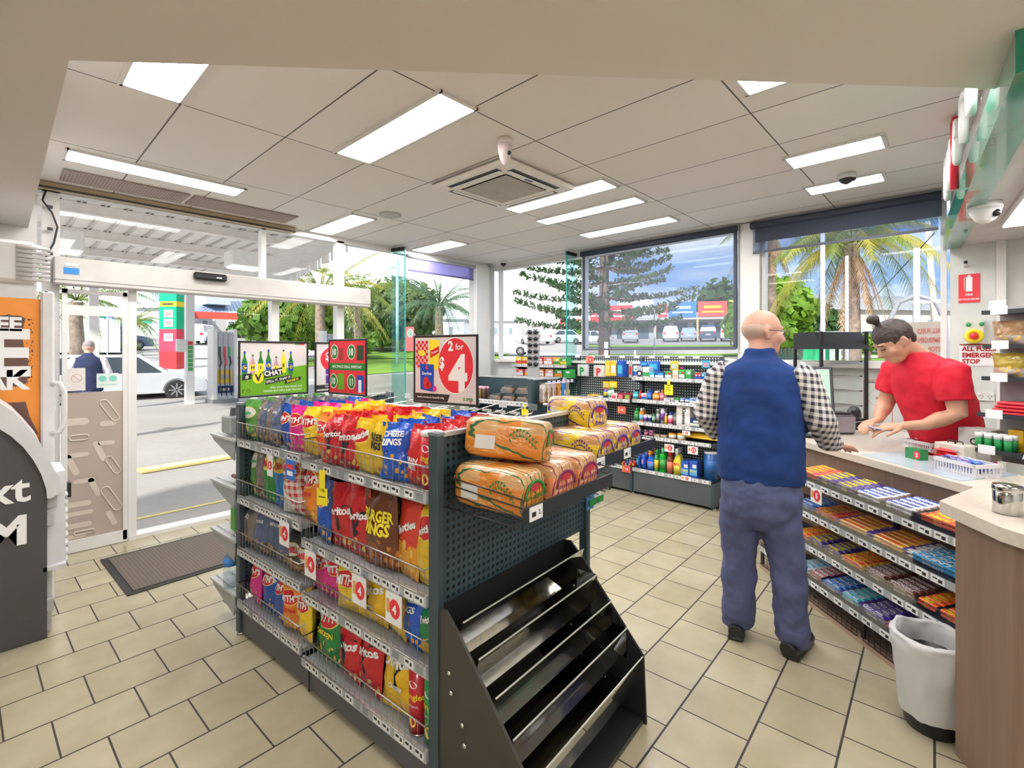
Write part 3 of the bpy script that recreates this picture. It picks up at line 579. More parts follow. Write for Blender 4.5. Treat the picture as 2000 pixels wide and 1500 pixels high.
def bag_row(row, zf, hgt, place, depth=1, grp=''):
    """row: (style, y along the island, width); from the door end to the near end"""
    cnt = {}
    for q in row: cnt[q[0]] = cnt.get(q[0], 0) + 1
    seen = {}
    for i, q in enumerate(row):
        sty, y, w_ = q[:3]; h = hgt * (q[3] if len(q) > 3 else 1); w_ *= 1.13; ds = STY[sty][2]; seen[sty] = seen.get(sty, 0) + 1
        z = zf(y) + .002
        if cnt[sty] == 1: lab = '%s on %s' % (ds, place)
        else: lab = '%s on %s, %s such from the door end' % (ds.split(' with ')[0], place, ORD[seen[sty] - 1])
        place_bag(sty, .056 + rb.uniform(-.008, .01), y, z, w_, h, .075, rb.uniform(-.22, .22), lab, 'crisp packets on the island shelves', tilt=rb.uniform(-.13, .02), seed=rb.randrange(3))
        for k in range(1, depth):
            place_bag(sty, .070 + k * .088, y + rb.uniform(-.008, .008), z, w_, h * rb.uniform(.97, 1.04), .075, rb.uniform(-.25, .25),
                      '%s behind the front one on %s%s' % (ds.split(' with ')[0], place, '' if cnt[sty] == 1 else ', %s file' % ORD[seen[sty] - 1]), 'packets behind the front row on the island', tilt=rb.uniform(-.1, .1), seed=rb.randrange(3))
def zrow(k): return lambda y: SHN[k] if y < .868 else SHF[k]
bag_row([('limeg', 1.49, .10), ('grey', 1.42, .09), ('denim', 1.35, .09), ('grey', 1.28, .09), ('denim', 1.21, .09), ('blue', 1.12, .10), ('pink', 1.02, .11), ('yellow', .915, .115), ('orange', .79, .115), ('redcorn', .70, .115), ('redcorn', .59, .13), ('twist', .49, .12), ('burgery', .385, .115), ('rings', .285, .13), ('grainred', .165, .115)], zrow(0), .215, 'the top shelf', 5)
bag_row([('limeg', 1.49, .11), ('grey', 1.41, .11), ('thingreen', 1.31, .13), ('thinblue', 1.19, .13), ('check', 1.05, .14), ('orange', .90, .14), ('blue', .775, .13), ('redcorn', .64, .15), ('redcorn', .50, .14, 1.06), ('burger', .36, .17, 1.06), ('twistr', .22, .13, 1.1), ('twist', .11, .12, 1.08)], zrow(1), .275, 'the second shelf', 2)
bag_row([('grey', 1.50, .12), ('denim', 1.38, .13), ('denim', 1.26, .13), ('denim', 1.14, .13), ('chilli', 1.03, .11), ('chilli', .93, .12), ('pink', .80, .14), ('pink', .68, .12), ('yellow', .56, .15), ('yelcorn', .42, .15), ('yelcorn', .29, .15), ('rings', .18, .11), ('ggreen', .085, .12)], zrow(2), .212, 'the third shelf', 2)
bag_row([('pink', 1.45, .12), ('blue', 1.31, .13), ('blue', 1.17, .12), ('orange', 1.04, .13), ('yellow', .92, .12), ('green', .76, .17, 1.1), ('redcorn', .58, .15), ('redcorn', .46, .17, 1.1), ('yelcorn', .265, .17, 1.18)], zrow(3), .245, 'the bottom shelf', 2)
# crisp tubes
def tube_can(x, y, z, c, label, h=.23):
    m_ = M('tube_%s' % c, {'red': (.62, .01, .03), 'green': (.02, .35, .08)}[c], .3, coat=.4); b = B(); R = .037
    b.lathe([(R, 0), (R, h)], m_, 20); b.lathe([(R + .001, h), (R + .002, h + .004), (R + .002, h + .014), (R - .004, h + .016)], M('tube_lid', (.82, .80, .80), .3), 20); b.lathe([(R + .001, 0), (R + .001, .006)], CHROME, 20)
    def wrap(p): a = p.x / R - pi / 2; return Vector(((R + .0012) * cos(a), (R + .0012) * sin(a), p.z))
    b.text('Pringles', .030, (0, 0, h * .60), (1, 0, 0), (0, 0, 1), YEL, fn=wrap); b.text('SOUR CREAM' if c == 'green' else 'ORIGINAL', .010, (0, 0, h * .45), (1, 0, 0), (0, 0, 1), WHT, fn=wrap)
    pts = [(.019 * cos(q * pi / 8), .013 * sin(q * pi / 8)) for q in range(16)]
    b.add([wrap(Vector((p[0], 0, h * .78 + p[1]))) for p in pts], [tuple(range(16))], WHT); b.add([wrap(Vector((p[0] * .8, 0, h * .22 + p[1] * 1.6))) for p in pts], [tuple(range(16))], M('chip_print', (.88, .6, .15), .5))
    o = b.build('crisp_tube', loc=LG(x, y, z), rz=A4 - pi / 2 + .15); return tag(o, label, 'crisp tube')
tube_can(.06, .085, SHN[0], 'red', 'red crisp tube standing by the end post on the top shelf', .19)
tube_can(.10, .04 + .02, SHN[0], 'green', 'green crisp tube squeezed into the near corner of the top shelf', .18)
tube_can(.055, .145, SHN[3], 'red', 'red crisp tube at the near end of the bottom shelf')
tube_can(.055, .062, SHN[3], 'green', 'green crisp tube in the near corner of the bottom shelf')
# promotional tickets clipped to the lips
def promo(x, y, z, txt, label, w_=.09, h=.11, face=A4 - pi / 2, frame=LG, bgc=None, tilt=0.0):
    b = B(); b.box((0, 0, -h / 2), (w_, .002, h), bgc or TICK); R = min(w_, h) * .33
    b.add([(w_ * .08 + R * cos(k * pi / 12), -.0015, -h * .48 + R * 1.15 * sin(k * pi / 12)) for k in range(24)], [tuple(range(24))], REDINK)
    b.text(txt, R * 1.5, (w_ * .08, -.003, -h * .48), (1, 0, 0), (0, 0, 1), WHT, bold=2); b.box((-w_ * .33, -.0015, -h * .45), (w_ * .2, .001, h * .45), M('promo_print', (.75, .35, .1), .5))
    b.box((0, .004, -.004), (w_ * .5, .008, .01), GREYP)
    o = b.build('promo_ticket', loc=frame(x, y, z)); o.rotation_euler = (tilt, 0, face); return tag(o, label, 'price ticket', 'red price tickets on the shelving')
promo(-.024, 1.13, SHF[0] - .02, '2', 'small pale red ticket hanging from the top shelf near the door end', .055, .10)
promo(-.024, .99, SHF[1] - .005, '4', 'red four dollar ticket on second shelf lip nearest the door')
promo(-.024, .76, SHN[1] - .02, '4', 'red four dollar ticket above the pink packet on the third shelf')
promo(-.024, .40, SHN[1] - .02, '4', 'red four dollar ticket above the yellow corn chips')
promo(-.024, .19, SHN[1] - .02, '4', 'red four dollar ticket nearest the bread stand on the second lip')
b = B(); b.box((0, 0, -.05), (.085, .002, .09), M('ticket_blue', (.02, .15, .6), .4)); b.box((0, -.0015, -.035), (.06, .001, .02), REDINK); b.box((0, -.0015, -.065), (.05, .001, .02), WHT)
o = b.build('blue_ticket', loc=LG(-.026, .93, SHF[0] - .01), rz=A4 - pi / 2); tag(o, 'blue printed ticket at the join of the top shelf', 'price ticket')
b = B(); b.box((0, 0, -.045), (.03, .002, .09), YEL); b.box((0, 0, -.11), (.055, .002, .07), YEL); b.box((0, -.0015, -.11), (.035, .001, .004), INK)
o = b.build('yellow_ticket', loc=LG(-.026, .66, SHN[0] - .005), rz=A4 - pi / 2 + .3); tag(o, 'yellow wobbling ticket under the top shelf', 'price ticket')
# ---- signs on the island
def sign(name, x, y, z0, w_, h, face, label, drawn):
    r = empty(name, label, 'sign', LG(x, y, z0), face); b = B(); T_ = .012
    for q in (-1, 1): b.box((q * (w_ / 2 - .005), 0, h / 2), (.011, T_, h), BLACK, bev=.003); b.box((0, 0, h / 2 + q * (h / 2 - .005)), (w_, T_, .011), BLACK, bev=.003)
    b.build('frame', r); b = B(); b.box((0, 0, h / 2), (w_ - .012, .004, h - .012), M('sign_paper', (.74, .70, .70), .35)); drawn(b, w_, h); b.build('printed_panel', r)
    for q in (-.3, .3): B().box((q * w_, 0, -.012), (.035, .03, .022), M('clip_white', (.72, .72, .72), .3), bev=.004).build('clip', r)
    return r
F_ = -.0025
def ell(b, cx, cz, rx, rz_, m_, y=F_, n=28): b.add([(cx + rx * cos(2 * pi * k / n), y, cz + rz_ * sin(2 * pi * k / n)) for k in range(n)], [tuple(range(n))], m_)
def rect(b, x0, x1, z0, z1, m_, y=F_): b.add([(x0, y, z0), (x1, y, z0), (x1, y, z1), (x0, y, z1)], [(0, 1, 2, 3)], m_)
def pol(b, pts, m_, y=F_): b.add([(p[0], y, p[1]) for p in pts], [tuple(range(len(pts)))], m_)
PUR = M('purple_ink', (.10, .03, .30), .4); BLU = M('blue_ink', (.01, .07, .45), .4); LIME = M('lime_ink', (.16, .42, .02), .4); DG = M('deep_green_ink', (.02, .22, .03), .4)
def d_chilled(b, w_, h):
    pol(b, [(-w_ / 2 + .008, .008), (w_ / 2 - .008, .008), (w_ / 2 - .008, h * .56), (-w_ / 2 + .008, h * .40)], LIME)
    cols = (BLU, GREYP, LIME, BLU, GREYP, YEL, BLU)
    for i, (ch, c) in enumerate(zip('CHILLED', cols)):
        x = -w_ * .42 + i * w_ * .108; big = c not in (GREYP,); H = h * (.42 if big else .33); z = h * .42 + (0 if i % 2 else -.01)
        pol(b, [(x - .014, z), (x + .014, z), (x + .015, z + H * .55), (x + .005, z + H * .8), (x + .005, z + H), (x - .005, z + H), (x - .005, z + H * .8), (x - .015, z + H * .55)], DG if big and c is not YEL else (c if c is YEL else M('pinkcan', (.6, .35, .4), .4)), F_ - .0004)
        rect(b, x - .0055, x + .0055, z + H * .93, z + H * 1.02, BLU if c is BLU else DG, F_ - .0008); rect(b, x - .0145, x + .0145, z + H * .15, z + H * .5, c if c is BLU else YEL, F_ - .0008)
        ell(b, x, z + H * .33, .011, .013, YEL, F_ - .0010, 12); b.text(ch, .026, (x, F_ - .0014, z + H * .33), (1, 0, 0), (0, 0, 1), INK, bold=2)
    ell(b, -w_ * .24, h * .35, .030, .034, YEL, F_ - .0016); b.text('V', .055, (-w_ * .24, F_ - .002, h * .35), (1, .0, .12), (0, 0, 1), INK, bold=2)
    pol(b, [(-w_ * .45, h * .30), (-w_ * .33, h * .33), (-w_ * .33, h * .43), (-w_ * .45, h * .41)], INK, F_ - .0012); b.text('#', .028, (-w_ * .39, F_ - .002, h * .37), (1, 0, 0), (0, 0, 1), WHT)
    pol(b, [(-w_ * .16, h * .33), (w_ * .10, h * .39), (w_ * .10, h * .52), (-w_ * .16, h * .46)], INK, F_ - .0012); b.text('CHAT', .038, (-w_ * .03, F_ - .002, h * .425), (1, 0, .1), (-.1, 0, 1), WHT, bold=2)
    pol(b, [(-w_ * .14, h * .21), (w_ * .24, h * .30), (w_ * .24, h * .38), (-w_ * .14, h * .30)], INK, F_ - .0012); b.text('SPELL IT. SNAP IT.', .019, (w_ * .05, F_ - .002, h * .298), (1, 0, .17), (-.17, 0, 1), WHT)
    pol(b, [(w_ * .14, h * .21), (w_ * .38, h * .27), (w_ * .38, h * .34), (w_ * .14, h * .28)], INK, F_ - .0016); b.text('SHARE IT.', .018, (w_ * .26, F_ - .002, h * .275), (1, 0, .17), (-.17, 0, 1), YEL)
    b.text('SPELL WHAT YOU WANT. IF IT', .0135, (w_ * .40, F_ - .001, h * .155), (1, 0, 0), (0, 0, 1), WHT, align=1); b.text("STANDS OUT WE'LL SORT YOU OUT", .0135, (w_ * .40, F_ - .001, h * .095), (1, 0, 0), (0, 0, 1), WHT, align=1)
    b.text('f', .028, (-w_ * .44, F_ - .001, h * .12), (1, 0, 0), (0, 0, 1), INK); b.tube([(-w_ * .37 + .009 * cos(k * pi / 6), F_, h * .12 + .009 * sin(k * pi / 6)) for k in range(12)], .0012, INK, 4, closed=True)
    rect(b, w_ * .29, w_ * .36, h * .94, h * .965, GRNINK); rect(b, w_ * .36, w_ * .44, h * .94, h * .965, REDINK)
def d_24(b, w_, h):
    ell(b, w_ * .17, h * .56, w_ * .275, h * .405, WHT); ell(b, w_ * .17, h * .56, w_ * .265, h * .39, REDINK, F_ - .0005)
    b.text('2', .062, (w_ * .10, F_ - .001, h * .84), (1, 0, 0), (0, 0, 1), WHT, bold=2); b.text('for', .040, (w_ * .235, F_ - .001, h * .83), (1, 0, 0), (0, 0, 1), WHT, bold=1)
    b.text('$', .075, (-.0 * w_ - .014, F_ - .001, h * .60), (1, 0, 0), (0, 0, 1), WHT, bold=2, sx=.8); b.text('4', .23, (w_ * .21, F_ - .001, h * .46), (1, 0, 0), (0, 0, 1), WHT, bold=2, sx=.92)
    chk = M('promo_check', (.80, .45, .42), .4); cr = M('promo_red', (.62, .02, .03), .4)
    rect(b, -w_ * .46, -w_ * .26, h * .52, h * .92, chk)
    for i in range(6):
        for j in range(9):
            if (i + j) % 2: rect(b, -w_ * .46 + i * w_ * .0333, -w_ * .46 + (i + 1) * w_ * .0333, h * .52 + j * h * .0444, h * .52 + (j + 1) * h * .0444, cr, F_ - .0004)
    ell(b, -w_ * .36, h * .74, .022, .014, YEL, F_ - .0008)
    pol(b, [(-w_ * .25, h * .52), (-w_ * .09, h * .50), (-w_ * .07, h * .92), (-w_ * .24, h * .94)], YEL, F_ - .0006); pol(b, [(-w_ * .22, h * .66), (-w_ * .08, h * .74), (-w_ * .08, h * .84), (-w_ * .22, h * .77)], cr, F_ - .0009); b.text('Twisties', .013, (-w_ * .15, F_ - .0012, h * .755), (1, 0, .35), (-.35, 0, 1), WHT)
    pol(b, [(-w_ * .38, h * .20), (-w_ * .17, h * .17), (-w_ * .16, h * .57), (-w_ * .39, h * .58)], BLU, F_ - .0010); ell(b, -w_ * .29, h * .30, .018, .03, cr, F_ - .0012); ell(b, -w_ * .24, h * .27, .014, .018, cr, F_ - .0012); b.text('Doritos', .020, (-w_ * .275, F_ - .0016, h * .44), (1, 0, 0), (0, 0, 1), WHT)
    pol(b, [(-w_ * .30, h * .5), (-w_ * .25, h * .5), (-w_ * .275, h * .57)], REDINK, F_ - .0014); ell(b, -w_ * .15, h * .22, .012, .014, M('magenta', (.8, .02, .35), .4), F_ - .0014, 14)
    pol(b, [(-w_ * .47, h * .035), (w_ * .05, h * .035), (w_ * .09, h * .145), (-w_ * .47, h * .145)], INK); b.text("Smith's, Doritos & Cereal 80-100g", .0125, (-w_ * .22, F_ - .0005, h * .09), (1, 0, 0), (0, 0, 1), WHT)
    b.text('SUPER', .022, (w_ * .36, F_ - .0005, h * .09), (1, 0, 0), (0, 0, 1), DG); b.text('7', .02, (w_ * .40, F_ - .001, h * .055), (1, 0, 0), (0, 0, 1), REDINK)
def d_multi(b, w_, h):
    rect(b, -w_ / 2 + .008, w_ / 2 - .008, .008, h - .008, REDINK, F_ - .0002); rect(b, -w_ / 2 + .008, w_ / 2 - .008, h * .44, h * .57, DG, F_ - .0006)
    b.text('MULTIPACK DEALS, EVERYDAY', .021, (0, F_ - .001, h * .505), (1, 0, 0), (0, 0, 1), WHT, sx=.95)
    for x, z, t in ((-w_ * .34, .77, '10'), (w_ * .12, .77, '10'), (-w_ * .36, .24, '10'), (w_ * .12, .24, '11')):
        ell(b, x, h * z, w_ * .105, h * .135, WHT, F_ - .0006); ell(b, x, h * z, w_ * .093, h * .122, DG, F_ - .001); b.text(t, .052, (x, F_ - .0014, h * z), (1, 0, 0), (0, 0, 1), WHT, bold=2, sx=.85)
    rect(b, -w_ * .22, -w_ * .10, h * .62, h * .84, M('print_dkred', (.35, .02, .02), .4), F_ - .0008); rect(b, w_ * .26, w_ * .44, h * .62, h * .88, M('print_black', (.02, .05, .02), .4), F_ - .0008)
    rect(b, -w_ * .24, -w_ * .07, h * .09, h * .38, LIME, F_ - .0008); rect(b, w_ * .26, w_ * .44, h * .08, h * .36, BLU, F_ - .0008); rect(b, w_ * .30, w_ * .38, h * .06, h * .28, WHT, F_ - .0012)
def d_5(b, w_, h):
    ell(b, 0, h * .66, w_ * .40, h * .30, REDINK); b.text('$', .07, (-w_ * .25, F_ - .001, h * .72), (1, 0, 0), (0, 0, 1), WHT, bold=2); b.text('5', .17, (w_ * .0, F_ - .001, h * .64), (1, 0, 0), (0, 0, 1), WHT, bold=2)
    for x in (-.3, -.12, .06): rect(b, w_ * x, w_ * x + w_ * .14, h * .17, h * .47, PUR, F_ - .001); b.text('Dairy Milk', .012, (w_ * x + w_ * .07, F_ - .0015, h * .35), (1, 0, 0), (0, 0, 1), WHT)
    rect(b, -w_ / 2 + .008, w_ * .2, .02, h * .15, INK, F_ - .0005); b.text('Cadbury Share', .014, (-w_ * .2, F_ - .001, h * .115), (1, 0, 0), (0, 0, 1), WHT); b.text('162-180g', .014, (-w_ * .2, F_ - .001, h * .065), (1, 0, 0), (0, 0, 1), WHT)
sign('sign', .212, GL + .02, 1.255, .40, .31, A4 + .03, 'green bottle advert sign reading CHILLED above the far end of the island', d_chilled)
sign('sign', .635, GL + .03, 1.255, .36, .31, A4 + .02, 'red five dollar sign partly hidden behind the multipack sign', d_5)
sign('sign', .50, 1.31, 1.255, .36, .325, A4 - pi / 2 + .05, 'red and green multipack deals sign on the island spine', d_multi)
sign('sign', .50, .49, 1.255, .40, .33, A4 - pi / 2 + .10, 'two for four dollar sign with big red disc above blue packets', d_24)
# empty hooks along the far side of the spine
for i in range(7):
    y = .20 + i * .19; b = B(); b.tube([(.52, y, 1.19), (.80, y, 1.205), (.815, y, 1.22)], .0035, CHROME, 6); b.tube([(.52, y, 1.215), (.80, y, 1.245)], .0025, CHROME, 5); b.box((.812, y, 1.235), (.004, .05, .03), TICK if i % 2 else M('ticket_grey', (.25, .28, .3)))
    o = b.build('display_hook', loc=N0, rz=A4); tag(o, 'bare wire display hook behind the island spine', 'hook', 'bare display hooks behind the island spine')
# ---------------------------------------------------------------- bread
def bread_basket(x0, x1, y0, y1, z, h, label):
    r = empty('bread_basket', label, 'basket', LG(x0, y1, z), A4); W_ = x1 - x0; D_ = y1 - y0; b = B(); WB = M('dark_wire', (.05, .05, .055), .35, .6)
    for k in range(int(W_ / .05) + 1): b.tube([(k * .05, 0, h * .8), (k * .05, 0, 0), (k * .05, -D_, 0)], .002, WB, 4)
    for k in range(int(D_ / .05) + 1): b.tube([(0, -k * .05, 0), (W_, -k * .05, 0)], .002, WB, 4)
    for q in (0, W_):
        for zz in (.0, h * .35, h * .7, h): b.tube([(q, 0, zz + (.02 if zz else 0)), (q, -D_, zz)], .0025, WB, 5)
        b.tube([(q, -D_, 0), (q, -D_, h)], .0025, WB, 5)
    b.build('wire_frame', r); B().box((W_ / 2, -D_ - .004, h * .45), (W_ + .01, .008, .045), LIPD).build('front_rail', r)
    for k in range(max(1, int(W_ / .27))): 
        b = B(); xx = .05 + k * .24; b.box((xx, -D_ - .010, h * .45), (.065, .002, .042), TICK); b.box((xx - .012, -D_ - .0115, h * .45 - .002), (.02, .001, .014), INK); b.text('2.', .02, (xx + .018, -D_ - .012, h * .45), (1, 0, 0), (0, 0, 1), INK); b.build('price_ticket', r)
    return r
bread_basket(.03, .565, -.345, .0, .985, .085, 'dark wire basket full of bread on the near end of the island')
bread_basket(.60, 1.20, -.25, .02, 1.02, .085, 'second wire bread basket further right holding yellow-wrapped loaves')
def bread_mat(name, c, c2, ink):
    m, n, b = base_mat(name); G = NG(m); vec, (x, y, z) = G.xyz(); nzz = G.noise(vec, 7, 4)
    crust = G.mix(nzz, (.55, .24, .07), (.80, .52, .25)); base = G.mix(G.m('GREATER_THAN', nzz, .58), c, c2)
    k = G.m('MAXIMUM', G.m('LESS_THAN', z, .66), G.m('GREATER_THAN', G.m('FRACT', G.m('MULTIPLY', y, 2.1)), .55)); col = G.mix(k, crust, base)
    vo = m.node_tree.nodes.new('ShaderNodeTexWave'); vo.inputs['Scale'].default_value = 2.2; vo.inputs['Distortion'].default_value = 9; G.L(vec, vo.inputs['Vector'])
    col = G.mix(G.m('GREATER_THAN', vo.outputs['Fac'], .93), col, ink); L = m.node_tree.links.new
    L(col, b.inputs['Base Color']); b.inputs['Roughness'].default_value = .25; b.inputs['Coat Weight'].default_value = .7; b.inputs['Coat Roughness'].default_value = .1
    bp = m.node_tree.nodes.new('ShaderNodeBump'); bp.inputs['Strength'].default_value = .8; bp.inputs['Distance'].default_value = .015; L(G.noise(vec, 5, 5), bp.inputs['Height']); L(bp.outputs[0], b.inputs['Normal']); return m
BR1 = bread_mat('bread_orange_wrap', (.72, .24, .03), (.80, .38, .10), (.03, .14, .05)); BR2 = bread_mat('bread_coral_wrap', (.85, .30, .12), (.85, .55, .42), (.25, .03, .12)); BR3 = bread_mat('bread_yellow_wrap', (.88, .62, .03), (.75, .55, .45), (.10, .05, .30))
def loaf(x, y, z, mt, label, rz=0, rx=0, ry=0, L_=.29, W_=.135, H_=.14, lab=('WHOLEMEAL', 'Bread'), ink=None, seed=0):
    r = bpy.data.objects.new('bread_loaf', None); bb = B(); n = 20; nl = 12
    def prof(a, s):   # rounded square loaf with domed top
        c_, s_ = cos(a), sin(a); e = .45; X = W_ / 2 * math.copysign(abs(c_) ** e, c_); Z = H_ / 2 * math.copysign(abs(s_) ** e, s_)
        return X * s, Z * s
    vs = []; fs = []
    prj = [(-.5, .55), (-.49, .85), (-.45, .97), (-.3, 1), (-.15, 1.02), (0, 1), (.15, 1.02), (.3, 1), (.42, .96), (.48, .82), (.50, .5), (.53, .2), (.57, .09), (.61, .15), (.66, .30), (.70, .35)]
    for (t, s) in prj:
        for k in range(n):
            X, Z = prof(2 * pi * k / n, s); nn = noise.noise(Vector((X * 30, t * 9, Z * 30 + seed))) * (.005 if t < .5 else .02); vs.append((X * (1 + nn * 6), t * L_ + (nn if t > .5 else 0), Z * (1 + nn * 6) + H_ / 2))
    nr = len(prj); tail = 10
    for j in range(nr - 1):
        for k in range(n): q = (k + 1) % n; fs.append((j * n + k, j * n + q, j * n + n + q, j * n + n + k))
    fs.append(tuple(range(n - 1, -1, -1)))
    cut = tail * n
    bb.add(vs, [f for f in fs if max(f) < (tail + 1) * n], mt, True)
    F0 = -.5 * L_ - .002; ikm = ink or DG
    for (t0, t1, m_) in ((.30, .62, M('bread_badge', (.55, .04, .06), .4)),): bb.add([(W_ * .2 * cos(a_ * pi / 8), F0 - .001, H_ * .66 + H_ * .10 * sin(a_ * pi / 8)) for a_ in range(16)], [tuple(range(16))], m_)
    bb.tube([(W_ * .40 * cos(a_ * pi / 10), F0 - .001, H_ * .42 + H_ * .36 * sin(a_ * pi / 10)) for a_ in range(11)], .006, ikm, 5, flat=.3)
    bb.text(lab[0], .016, (0, F0 - .003, H_ * .45), (1, 0, 0), (0, 0, 1), ikm); bb.text(lab[1], .026, (0, F0 - .003, H_ * .25), (1, 0, 0), (0, 0, 1), ikm)
    # ear of wheat printed on the long side, plus barcode patch
    for k in range(9):
        yy = -.02 - k * .011; zz = H_ * .55 + .02 * sin(k * .5); bb.add([(-W_ / 2 - .003, yy, zz), (-W_ / 2 - .003, yy - .010, zz + .012), (-W_ / 2 - .003, yy - .002, zz + .014)], [(0, 1, 2)], ikm); bb.add([(-W_ / 2 - .003, yy, zz), (-W_ / 2 - .003, yy - .010, zz - .012), (-W_ / 2 - .003, yy - .002, zz - .014)], [(0, 2, 1)], ikm)
    bb.box((-W_ / 2 - .002, L_ * .22, H_ * .4), (.002, .07, .045), M('barcode_patch', (.75, .73, .7), .4))
    o = bb.build('bread_loaf', loc=LG(x, y, z)); o.rotation_euler = (rx, ry, A4 + rz); tag(o, label, 'bread loaf', 'wrapped bread loaves on the island end')
    b2 = B(); b2.add(vs, [f for f in fs if min(f) >= (tail - 1) * n], mixm('clear_wrap', 0, (.88, .90, .92), .25, .12), True); b2.build('wrapper_tail', o); return o
loaf(.115, -.175, .995, BR1, 'orange-wrapped wholemeal loaf lying at the near left corner of the basket', rz=.05)
loaf(.205, -.14, 1.135, BR1, 'orange-wrapped wholemeal loaf balanced crosswise on top of the others', rz=.42, ry=.10, rx=.05, seed=2)
loaf(.29, -.18, .995, BR2, 'coral-wrapped sandwich loaf in the middle of the first basket', lab=('SANDWICH', 'White'), ink=M('wine_ink', (.22, .02, .10), .4), seed=3)
loaf(.45, -.18, .995, BR2, 'coral-wrapped sandwich loaf at the right end of the first basket', lab=('SANDWICH', 'White'), ink=M('wine_ink', (.22, .02, .10)), seed=4)
loaf(.72, -.10, 1.03, BR3, 'yellow and purple wrapped loaf, front left of the second basket', lab=('WHITE', 'Bread'), ink=PUR, rz=.04, seed=5)
loaf(.87, -.10, 1.03, BR3, 'yellow and purple wrapped loaf in the middle of the second basket', lab=('WHITE', 'Bread'), ink=PUR, seed=6)
loaf(1.03, -.09, 1.03, BR3, 'yellow and purple wrapped loaf at the right end of the second basket', lab=('WHITE', 'Bread'), ink=PUR, seed=7)
loaf(.90, .01, 1.15, BR3, 'yellow and purple wrapped loaf lying on top in the second basket', lab=('WHITE', 'Bread'), ink=PUR, rz=-.2, seed=8)
for i, (x, c) in enumerate(((.60, (.05, .2, .45)), (.66, (.75, .75, .78)))):
    b = make_bag(M('hang_bag%d' % i, c, .35), .06, .10, .02, seed=i, nu=6, nv=8); b.box((0, -.012, .03), (.05, .002, .025), DG)
    o = b.build('snack_sachet', loc=LG(x, -.24, .88), rz=A4); tag(o, '%s sachet hanging under the second bread basket' % ('blue' if i == 0 else 'white and green'), 'sachet')
# ---------------------------------------------------------------- empty tiered rack
rk = empty('display_rack', 'empty black and smoked acrylic tiered newspaper rack at the island end', 'rack', LG(0, 0), A4)
RM = M('rack_black', (.018, .018, .018), .3, bump=.15, bscale=300); RB = M('rack_brown', (.05, .045, .04), .35)
prof_ = [(-.003, 0), (-.003, .65), (-.04, .655), (-.10, .60), (-.388, .27), (-.40, 0)]
for x, m_ in ((.012, RB), (.775, RM)):
    b = B(); T = Matrix.Translation((x - .005, 0, 0)) @ Matrix(((0, 0, 1, 0), (1, 0, 0, 0), (0, 1, 0, 0), (0, 0, 0, 1)))
    b.prism(prof_, 0, .01, m_, X=T)
    for (yy, zz) in ((-.06, .46), (-.07, .40), (-.12, .32), (-.13, .26), (-.22, .17)): b.lathe([(.008, 0), (.008, .003), (.004, .005)], CHROME, 10, Matrix.Translation((x - .006, yy, zz)) @ Matrix.Rotation(-pi / 2, 4, 'Y'))
    b.build('side_panel', rk)
B().box((.39, -.006, .33), (.76, .006, .65), RM).box((.39, -.2, .015), (.75, .38, .02), RM).build('back_panel', rk)
for k in range(5):
    t = k / 4; yt = -.11 - .275 * t; zt = .635 - .365 * t
    b = B(); b.quad((.02, yt, zt), (.77, yt, zt), (.77, yt + .035, zt - .14), (.02, yt + .035, zt - .14), ACRY); b.box((.395, yt, zt), (.75, .004, .004), M('acrylic_edge', (.55, .55, .5), .2)); b.build('clear_front', rk)
    b = B(); b.quad((.02, yt + .035, zt - .14), (.77, yt + .035, zt - .14), (.77, -.012, zt - .10), (.02, -.012, zt - .10), mixm('dark_acrylic', 0, (.45, .43, .38), .22, .06)); b.build('pocket_floor', rk)
    if 0 < k < 4: B().box((.765, yt + .05, zt - .06), (.006, .10, .12), mixm('dark_acrylic', 0, (.35, .34, .30))).build('divider', rk)
# things on the end shelves by the door
b = B(); b.lathe([(.035, 0), (.037, .01), (.037, .14), (.033, .17), (.014, .20), (.014, .215)], mixm('clear_bottle', 0, (.82, .88, .92), .15, .05), 16); b.lathe([(.038, .12), (.038, .16)], M('bottle_blue', (.05, .25, .7), .4), 16); b.lathe([(.016, .215), (.016, .235)], M('bottle_blue', (.05, .25, .7)), 12)
tag(b.build('water_bottle', loc=LG(.02, GL + .13, .207)), 'clear water bottle with blue label on the lowest shelf behind the island', 'bottle')
b = B(); b.box((0, 0, .07), (.05, .08, .14), M('pack_green', (.08, .4, .03), .4), bev=.01); tag(b.build('drink_carton', loc=LG(.05, GL + .12, .507)), 'green carton on a lower shelf behind the island', 'carton')
for k in range(3):
    b = B(); b.tube([(0, 0, 0), (0, .14, 0)], .012, M('stick_red', (.35, .03, .03), .4), 8); tag(b.build('snack_stick', loc=LG(.06 + k * .04, GL + .06, .80), rz=A4 + .1 * k), 'dark red snack stick on the middle shelf behind the island', 'snack stick', 'snack sticks behind the island')
b = B(); b.box((0, 0, .05), (.10, .12, .10), M('grey_holder', (.35, .37, .38), .4), bev=.008); b.box((0, -.02, .10), (.07, .012, .10), M('grey_holder2', (.2, .22, .23), .4), rx=.3); tag(b.build('leaflet_holder', loc=LG(.05, GL + .15, 1.05), rz=A4), 'grey plastic holder on the top shelf behind the island', 'holder')
# unseen lamps added to brighten the camera's bay (behind and beside the viewpoint, under the soffit)
for x, y, wh in ((-1.0, .4, 'left of the viewpoint'), (.6, -1.5, 'behind the viewpoint'), (2.0, -1.4, 'behind the serving bench')):
    r = empty('ceiling_light', 'unseen white fill light added under the low soffit %s' % wh, 'ceiling light', (x, y, 2.40)); B().box((0, 0, -.01), (.62, .62, .02), LF).build('frame', r); B().box((0, 0, -.022), (.56, .56, .006), EM).build('diffuser', r)
